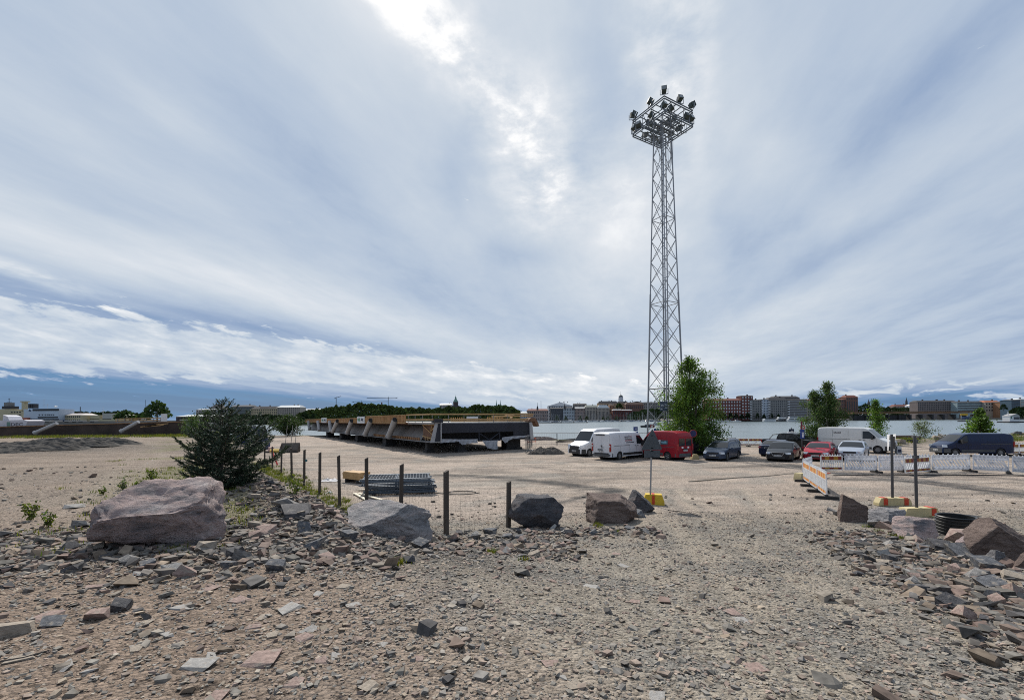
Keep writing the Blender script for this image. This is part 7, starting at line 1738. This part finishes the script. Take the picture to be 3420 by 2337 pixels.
for px, t0, b0_, Y, lb, mm in ((1275, 1343, 1365, 800, 'dark brick chimney above the island trees', BK), (268, 1358, 1395, 420, 'thin dark chimney behind the ships', SL), (1807, 1338, 1365, 1000, 'thin radio mast behind the brown palace', SL), (486, 1335, 1350, 200, 'thin pole above the dark shore trees', SL)):
    c = at_y(px, b0_, Y); k = Y / FPX; m = MB(); m.bar((0, 0, -15 * k), (0, 0, (b0_ - t0) * k), (2.2 if 'chimney' in lb and px > 1000 else 1.2 if 'chimney' in lb else .5) * k, 8); m.build('chimney' if 'chimney' in lb else 'radio_mast', mm, None, loc=c, label=lb, cat='chimney' if 'chimney' in lb else 'mast')
# turrets on the marina front
for px, t0, b0_, lb in ((1795, 1345, 1366, 'little turret with a weathervane on the brown palace'), (1886, 1340, 1362, 'tall dark turret beside the pediment'), (1915, 1347, 1364, 'short dark turret on the pale blue house')):
    Y = 936; c = at_y(px, b0_, Y); k = Y / FPX; o = thing('turret', lb, 'turret', (c.x, Y - 1, c.z)); H_ = (b0_ - t0) * k; lathe_at('cap', o, [(3.2 * k, -3 * k), (3.2 * k, H_ * .12), (2.2 * k, H_ * .35), (.7 * k, H_ * .5), (.25 * k, H_)], ROOFD, 8); m = MB(); m.box((0, 0, H_), (2.2 * k, .3, .5 * k)); m.build('vane', ROOFD, o)
# tower cranes
CRN = mat('crane_grey', (.10, .14, .18), .6)
for px, jy, by, x0, x1, Y, lb in ((1297, 1328, 1365, 1225, 1328, 1300, 'tower crane with a long level jib above the trees'), (1123, 1329, 1368, 1118, 1139, 1200, 'tower crane with its jib end on above the trees'), (1208, 1341, 1368, 1175, 1295, 1500, 'more distant tower crane behind the others')):
    c = at_y(px, by, Y); k = Y / FPX; o = thing('tower_crane', lb, 'crane', (c.x, Y, c.z)); h_ = (by - jy) * k; w = 1.6 * k
    m = MB()
    for sx in (-1, 1):
        for sy in (-1, 1): m.bar((sx * w * .5, sy * w * .5, -20 * k), (sx * w * .5, sy * w * .5, h_), .25 * k, 4)
    for z in np.arange(-4 * k, h_ - w, w * 1.2): m.bar((-w / 2, -w / 2, z), (w / 2, -w / 2, z + w), .18 * k, 4); m.bar((w / 2, w / 2, z), (-w / 2, w / 2, z + w), .18 * k, 4)
    m.build('tower', CRN, o); m = MB()
    xa, xb = (x0 - px) * k, (x1 - px) * k
    dz = 6 * k if '1' == '1' and x1 - x0 < 30 else 0
    m.beam((xa, 0, h_), (xb, 0, h_ + dz), .8 * k, 1.6 * k); m.build('jib', CRN, o); m = MB(); m.bar((0, 0, h_), (0, 0, h_ + 4.5 * k), .6 * k, 4); m.bar((0, 0, h_ + 4.5 * k), (xa * .7, 0, h_ + .5 * k), .12 * k, 4); m.build('apex', CRN, o); m = MB(); m.box((xb * .85 if abs(xa) > abs(xb) else xa * .85, 0, h_ - .8 * k), (3 * k, 1.5 * k, 2 * k)); m.build('counterweight', CRN, o)
# ---------------------------------------------------------------- bridge across the bay
Y = 605; k = Y / FPX; a, b = at_y(2840, 1376, Y), at_y(3262, 1374, Y)
bb = thing('low_bridge', 'long low brown temporary bridge across the bay', 'bridge', ((a.x + b.x) / 2, Y, WZ)); L_ = b.x - a.x; zt_ = (a.z + b.z) / 2 - WZ
RB = mat('rusty_bridge', (.19, .105, .055), .8, var=.3, vscale=.1)
m = MB(); m.box((0, 0, zt_ - 2.6 * k), (L_, 9, 5.2 * k)); m.build('deck', RB, bb)
for x in np.linspace(-L_ / 2 + 4, L_ / 2 - 4, 12):
    m = MB(); m.box((x, 0, zt_ * .3), (6 * k, 8, zt_ * .7)); m.build('pier', BLOCKM, bb)
for z in (0, 2.2 * k):
    m = MB(); m.box((0, -4.6, zt_ + z), (L_, .15, .5 * k)); m.build('railing', RB, bb)
m = MB(); m.box((-L_ * .28, 1, zt_ * .3), (L_ * .42, 6, zt_ * .66)); m.build('dark_abutment', BLOCKM, bb)
# ---------------------------------------------------------------- boats
HULLW = mat('hull_white', (.62, .63, .64), .35); HULLB = mat('hull_blue', (.03, .06, .14), .35); HULLD = mat('hull_dark', (.05, .05, .055), .4); CANV = mat('boat_cover', (.16, .19, .24), .8); MASTM = mat('boat_mast', (.42, .43, .44), .4, .4)
def hull_mesh(L, W_, H_, matl, name='hull'):
    m = MB(); st = [(-.5, .75), (-.3, .95), (0, 1.0), (.25, .85), (.42, .45), (.5, .02)]; V = []
    for x, w in st:
        sh = 1 + .35 * max(0, x) ** 1.5
        V += [(x * L, -w * W_ / 2, H_ * sh), (x * L * .97, -w * W_ * .36, .05), (x * L * .97, w * W_ * .36, .05), (x * L, w * W_ / 2, H_ * sh)]
    fs = [(i * 4 + j, (i + 1) * 4 + j, (i + 1) * 4 + j + 1, i * 4 + j + 1) for i in range(len(st) - 1) for j in range(3)] + [(i * 4, i * 4 + 3, (i + 1) * 4 + 3, (i + 1) * 4) for i in range(len(st) - 1)] + [(0, 1, 2, 3)]
    m.add(V, fs); return m.mesh(name, matl)
def boat_proto(kind, hullm, cover=None):
    o = thing('motor_boat' if kind == 'm' else 'sailing_boat', '', 'boat', (0, 0, -500))
    if kind == 'm':
        link('hull', hull_mesh(8.5, 2.9, 1.1, hullm), o); m = MB(); m.prism([(-2.2, 1.1), (2.0, 1.1), (1.0, 2.0), (-1.9, 2.1)], 1, -1.0, 1.0); m.build('cabin', HULLW if cover is None else cover, o)
        m = MB(); m.prism([(1.25, 1.35), (1.9, 1.3), (1.05, 2.0), (.7, 2.0)], 1, -1.03, 1.03); m.box((-.5, 0, 1.75), (2.0, 2.06, .4)); m.build('windows', WIN, o)
    else:
        link('hull', hull_mesh(10, 3.1, 1.0, hullm), o); m = MB(); m.prism([(-1.5, 1.0), (2.2, 1.0), (1.8, 1.45), (-1.4, 1.6)], 1, -.8, .8); m.build('cabin', HULLW if cover is None else cover, o)
        m = MB(); m.bar((.6, 0, 1), (.6, 0, 13.5), .10, 6, .06); m.build('mast', MASTM, o); m = MB(); m.bar((.6, 0, 2.4), (-3.4, 0, 2.4), .12, 6); m.build('boom', cover or MASTM, o); m = MB(); m.bar((.6, 0, 13.4), (4.7, 0, 1.3), .03, 3); m.bar((.6, 0, 13.4), (-4.8, 0, 1.1), .03, 3); m.build('stays', MASTM, o)
    return o
PROT = [boat_proto('s', HULLW), boat_proto('s', HULLB, CANV), boat_proto('m', HULLW), boat_proto('m', HULLD, CANV), boat_proto('s', HULLW, CANV), boat_proto('m', HULLW, CANV)]
BL = ['white sailing boat with a bare mast moored in the marina', 'blue hulled sailing boat under a cover in the marina', 'white motor boat with a cabin moored in the marina', 'dark motor boat under a cover in the marina', 'white sailing boat under a grey cover in the marina', 'white motor boat under a grey cover in the marina']
used = set(); rb = random.Random(3)
def put_boat(kd, x, y, rz, s=1.0, label=None, group='boats moored in the marina'):
    o = PROT[kd] if kd not in used else copy_tree(PROT[kd]); used.add(kd); o.location = (x, y, WZ - .1); o.rotation_euler = (0, 0, rz); o.scale = (s, s, s); o['label'] = label or BL[kd]; o['group'] = group; return o
for px in range(1765, 2205, 7):
    for row in range(2):
        Y = (700 if row == 0 else 800) + rb.uniform(-25, 25); p = at_y(px + rb.uniform(-3, 3), 1410, Y); kd = rb.choice((0, 1, 2, 3, 4, 5, 2, 5) if row == 0 else (0, 1, 4, 0, 4, 2)); put_boat(kd, p.x, Y, rb.uniform(-.5, .5) + (pi if rb.random() < .5 else 0), rb.uniform(.8, 1.25))
for k, px in enumerate(range(2385, 2470, 14)):
    p = at_y(px, 1400, 560); put_boat(2 if k % 2 else 5, p.x, 560 + rb.uniform(-8, 8), rb.choice((0, pi)), rb.uniform(.9, 1.3), BL[2 if k % 2 else 5].replace('in the marina', 'before the red brick block'), 'boats before the red brick block')
p = at_y(2162, 1425, 260); put_boat(3, p.x, 260, pi, .95, 'dark open motor boat anchored in the bay', 'boats anchored in the bay'); p = at_y(2192, 1420, 330); put_boat(5, p.x, 330, pi, .9, 'motor boat with a grey cover anchored in the bay', 'boats anchored in the bay')
for k, px in enumerate((1812, 1842, 1884, 1928)):
    p = at_y(px, 1417, 560); m = MB(); m.box((0, 0, .3), (26, 2.4, .6)); m.box((12, 0, .8), (1.2, 2.4, 1.2)); m.build('pontoon', QUAYM, None, loc=(p.x, 560, WZ), label='low grey pontoon at the edge of the marina', cat='pontoon', group='marina pontoons')
# passenger ferries on the right
def ferry(label, p0, p1, Y, decks, hullm=HULLW):
    a, b = at_y(p0, 1402, Y), at_y(p1, 1402, Y); L_ = b.x - a.x; o = thing('ferry', label, 'ferry', ((a.x + b.x) / 2, Y, WZ)); link('hull', hull_mesh(L_, 6, 2.0, hullm), o)
    for d in range(decks):
        w = L_ * (.78 - .16 * d); m = MB(); m.box((-L_ * .04, 0, 2.6 + d * 2.2), (w, 5 - d, 1.9)); dk_ = m.build('deck_house', HULLW, o); m = MB(); m.box((-L_ * .04, 0, 2.8 + d * 2.2), (w * .94, 5.06 - d, .8)); m.build('windows', WIN, dk_)
    m = MB(); m.bar((L_ * .1, 0, 2.6 + decks * 2), (L_ * .1, 0, 6.5 + decks * 2), .12, 5); m.build('mast', MASTM, o)
ferry('low white ferry moored before the grey blocks', 2548, 2592, 560, 1); ferry('white ferry with a dark hull between two others', 2592, 2632, 565, 2, HULLD); ferry('larger white ferry with an open top deck', 2628, 2672, 558, 2); ferry('white excursion boat before the red brick block', 2386, 2412, 575, 1)
# floating booth on the right, yellow work barge, grey float
Y = 330; k = Y / FPX; c = at_y(3376, 1397, Y); o = thing('floating_booth', 'small white gabled booth floating on a dark raft', 'booth', (c.x, Y, WZ))
m = MB(); m.box((3 * k, 0, .4), (62 * k, 8, .8)); m.build('raft', BLOCKM, o); m = MB(); m.box((0, 0, .8 + 9 * k), (32 * k, 5, 18 * k)); m.build('walls', HULLW, o); m = MB(); m.prism([(-17 * k, .8 + 18 * k), (17 * k, .8 + 18 * k), (5 * k, .8 + 26 * k)], 1, -2.8, 2.8); m.build('roof', LG, o); m = MB(); m.box((6 * k, -2.52, .8 + 11 * k), (18 * k, .1, 8 * k)); m.build('window', WIN, o); m = MB(); m.bar((-9 * k, 0, 18 * k), (-9 * k, 0, 36 * k), 1.1 * k, 8); m.build('flue', HULLW, o); m = MB(); m.box((-11 * k, -2.53, .8 + 13 * k), (4 * k, .1, 6 * k)); m.build('emblem', mat('emblem_green', (.05, .14, .08), .6), o)
Y = 560; k = Y / FPX; c = at_y(3222, 1393, Y); o = thing('work_barge', 'work barge with a yellow panel and a blue cabin by the low bridge', 'barge', (c.x, Y, WZ)); m = MB(); m.box((0, 0, .6), (46 * k, 7, 1.2)); m.build('deck', HULLD, o); m = MB(); m.box((-2 * k, 0, 1.2 + 15 * k), (23 * k, .6, 6 * k)); m.build('panel', mat('barge_yellow', (.55, .33, .02), .5), o); m = MB(); m.box((7 * k, 0, 1.2 + 4 * k), (26 * k, 4, 7 * k)); m.build('cabin', HULLB, o); m = MB(); m.bar((-12 * k, 0, 1), (-12 * k, 0, 1.2 + 13 * k), .8 * k, 6); m.bar((8 * k, 0, 1), (8 * k, 0, 1.2 + 13 * k), .8 * k, 6); m.build('legs', HULLW, o)
c = at_y(3216, 1398.5, 400); m = MB(); m.bar((-4.6, 0, .35), (4.6, 0, .35), .5, 10); m.build('float', BLOCKM, None, loc=(c.x, 400, WZ), label='long dark float lying in the water before the bridge', cat='float')
# ---------------------------------------------------------------- icebreakers and quay on the left
CREAM = mat('ship_cream', (.42, .37, .24), .6, var=.1, vscale=.1); SHW = mat('ship_white', (.42, .47, .54), .5, var=.06, vscale=.1); BLKS = mat('ship_black', (.02, .02, .024), .5); ORL = mat('lifeboat_orange', (.35, .09, .05), .5)
def blk(o, name, p0, p1, t0, b0_, Y, matl, d=10, parent=None, dy=0): a, b = at_y(p0, t0, Y), at_y(p1, b0_, Y); m = MB(); m.box(((a.x + b.x) / 2 - o.location.x, d / 2 + dy, (a.z + b.z) / 2 - o.location.z), (b.x - a.x, d, a.z - b.z)); return m.build(name, matl, parent or o)
Y = 330; c = at_y(140, 1410, Y); o = thing('icebreaker_ship', 'white and blue ship with black funnels and a black windowed bridge', 'ship', (c.x, Y, WZ)); 
blk(o, 'hull', 60, 205, 1403, 1424, Y, mat('hull_deep_blue', (.03, .045, .09), .5), 14); s_ = blk(o, 'superstructure', 79, 195, 1366, 1404, Y, SHW, 12)
w_ = blk(o, 'bridge_windows', 110, 196, 1365, 1371, Y, BLKS, .5, s_, -.3); w_ = blk(o, 'deck_windows', 127, 194, 1391, 1395, Y, BLKS, .5, s_, -.3); blk(o, 'boat_deck', 85, 196, 1399, 1401, Y, BLKS, .6, s_, -.5)
for p in (94, 102, 109): blk(o, 'funnel', p, p + 5.5, 1348, 1363, Y, BLKS, 3)
for p in (130, 140, 150, 157, 163, 170, 177): blk(o, 'port_window', p, p + 4, 1383, 1386, Y, BLKS, .4, s_, -.25)
a = at_y(128, 1365, Y); m = MB(); z = a.z - WZ; x = a.x - c.x; k = Y / FPX; m.bar((x, 4, z), (x, 4, z + 34 * k), .6 * k, 6); m.bar((x - 6 * k, 4, z + 32 * k), (x + 5 * k, 4, z + 32 * k), .4 * k, 5); m.bar((x - 5 * k, 4, z + 12 * k), (x + 16 * k, 4, z + 14 * k), .5 * k, 5); m.bar((x + 12 * k, 4, z), (x + 12 * k, 4, z + 18 * k), .5 * k, 5); m.build('mast', SHW, o)
for p, r_ in ((170, 3), (175, 2.4)): a = at_y(p, 1357, Y); m = MB(); m.lathe([(.3 * k, -6 * k), (.4 * k, -r_ * k * .7)] + [(r_ * k * cos(t), r_ * k * sin(t)) for t in np.linspace(-.9, 1.5, 8)], 10, (a.x - c.x, 3, a.z - WZ)); m.build('radome', HULLW, o, smooth=50)
blk(o, 'lifeboat', 80, 101, 1395, 1402, Y, ORL, 3, None, -2)
a = at_y(100, 1369, Y); m = MB(); m.prism([(a.x - c.x - 4 * k, a.z - WZ - 4 * k), (a.x - c.x + 4 * k, a.z - WZ - 4 * k), (a.x - c.x, a.z - WZ + 4 * k)], 1, -.2, -.05); m.build('emblem', mat('emblem_navy', (.03, .05, .1), .5), o)
Y = 360; c = at_y(30, 1410, Y); o = thing('icebreaker_ship', 'cream coloured ship with a black topped funnel behind the white tent', 'ship', (c.x, Y, WZ)); blk(o, 'hull', -60, 85, 1404, 1424, Y, BLKS, 14); blk(o, 'superstructure', -40, 36, 1366, 1405, Y, CREAM, 10); blk(o, 'aft_house', 36, 76, 1370, 1405, Y, CREAM, 9); f_ = blk(o, 'funnel_cap', 6, 36, 1356, 1365, Y, BLKS, 6); blk(o, 'wheel_house', 13, 26, 1344, 1357, Y, mat('ship_grey', (.15, .15, .15), .5), 5)
k = Y / FPX; a = at_y(21, 1356, Y); m = MB(); m.bar((a.x - c.x, 2, a.z - WZ), (a.x - c.x, 2, a.z - WZ + 27 * k), .8 * k, 6); m.bar((a.x - c.x - 8 * k, 2, a.z - WZ + 14 * k), (a.x - c.x + 10 * k, 2, a.z - WZ + 14 * k), .4 * k, 5); m.bar((a.x - c.x - 4 * k, 2, a.z - WZ + 24 * k), (a.x - c.x + 4 * k, 2, a.z - WZ + 24 * k), .4 * k, 5); m.build('mast', BLKS, o); blk(o, 'kingpost', 72, 80, 1342, 1372, Y, CREAM, 3); blk(o, 'kingpost_top', 67, 88, 1339, 1342.5, Y, CREAM, 3)
for r0 in (1374, 1384, 1393):
    for p in range(38, 74, 9): blk(o, 'port_window', p, p + 4, r0, r0 + 4, Y, BLKS, .4, None, -.25)
Y = 340; c = at_y(340, 1410, Y); o = thing('icebreaker_ship', 'long cream ship with a pale lattice mast near the shore trees', 'ship', (c.x, Y, WZ)); blk(o, 'hull', 275, 385, 1399, 1420, Y, CREAM, 12); blk(o, 'deck_house', 300, 332, 1386, 1400, Y, CREAM, 8); blk(o, 'bridge_house', 342, 372, 1380, 1400, Y, mat('ship_pale', (.36, .35, .32), .6), 8); k = Y / FPX; a = at_y(336, 1400, Y); m = MB(); m.bar((a.x - c.x, 2, a.z - WZ), (a.x - c.x, 2, a.z - WZ + 42 * k), 1.4 * k, 6, .4 * k); m.bar((a.x - c.x - 5 * k, 2, a.z - WZ + 26 * k), (a.x - c.x + 8 * k, 2, a.z - WZ + 29 * k), .7 * k, 5); m.build('mast', HULLW, o)
B('cream round cornered warehouse with two rows of arched windows', 193, 270, 1386, 1407, 335, bcol('warehouse_cream', (.44, .38, .25)), mat('pale_red_roof', (.46, .42, .40), .6), 6, 2, 11, depth=14)
Y = 300; blkq = thing('quay_wall', 'low quay with pale blocks in front of the ships', 'quay', (at_y(280, 1410, Y).x, Y, WZ)); blk(blkq, 'wall', 60, 560, 1408, 1424, Y, QUAYM, 12); 
for p in (150, 180, 215, 240, 262, 300): blk(blkq, 'pale_block', p, p + 14, 1403, 1409, Y, mat('quay_pale', (.40, .37, .34), .7), 3)
# ice-house lawn and low white wall right of the rusty section
Y = 120; a = at_y(660, 1402, Y); w_ = thing('low_wall', 'low pale wall by the shed on the left shore', 'wall', (a.x, Y, WZ)); blk(w_, 'wall', 600, 720, 1401, 1404, Y, CONC, 1); blk(w_, 'lawn', 600, 760, 1404, 1416, Y, mat('lawn', (.05, .075, .025), .9), 12)
# bank stones and logs along the yard's shore
for k in range(34):
    x = RNG.uniform(37, 80); y = float(np.interp(x, SHX, SHY)) - RNG.uniform(1, 5); o_ = put_stone(x, y, RNG.uniform(.5, 1.5), sink=.1, flat=RNG.uniform(.35, .7))
for k, px in enumerate((3010, 3022, 3040)):
    q = at_y(px, 1455, 60 + k * .6); m = MB(); m.bar((-1.6, 0, .25), (1.6, .3, .25), .22, 8); m.build('log', mat('log_brown', (.10, .065, .05), .9, var=.3), None, loc=(q.x, 60 + k * .6, zg(q.x, 60 + k * .6) + .15 * (k % 2)), label=['short brown log on the bank behind the folded sign', 'second brown log leaning on the first', 'third brown log at the water side of the pile'][k], cat='log')
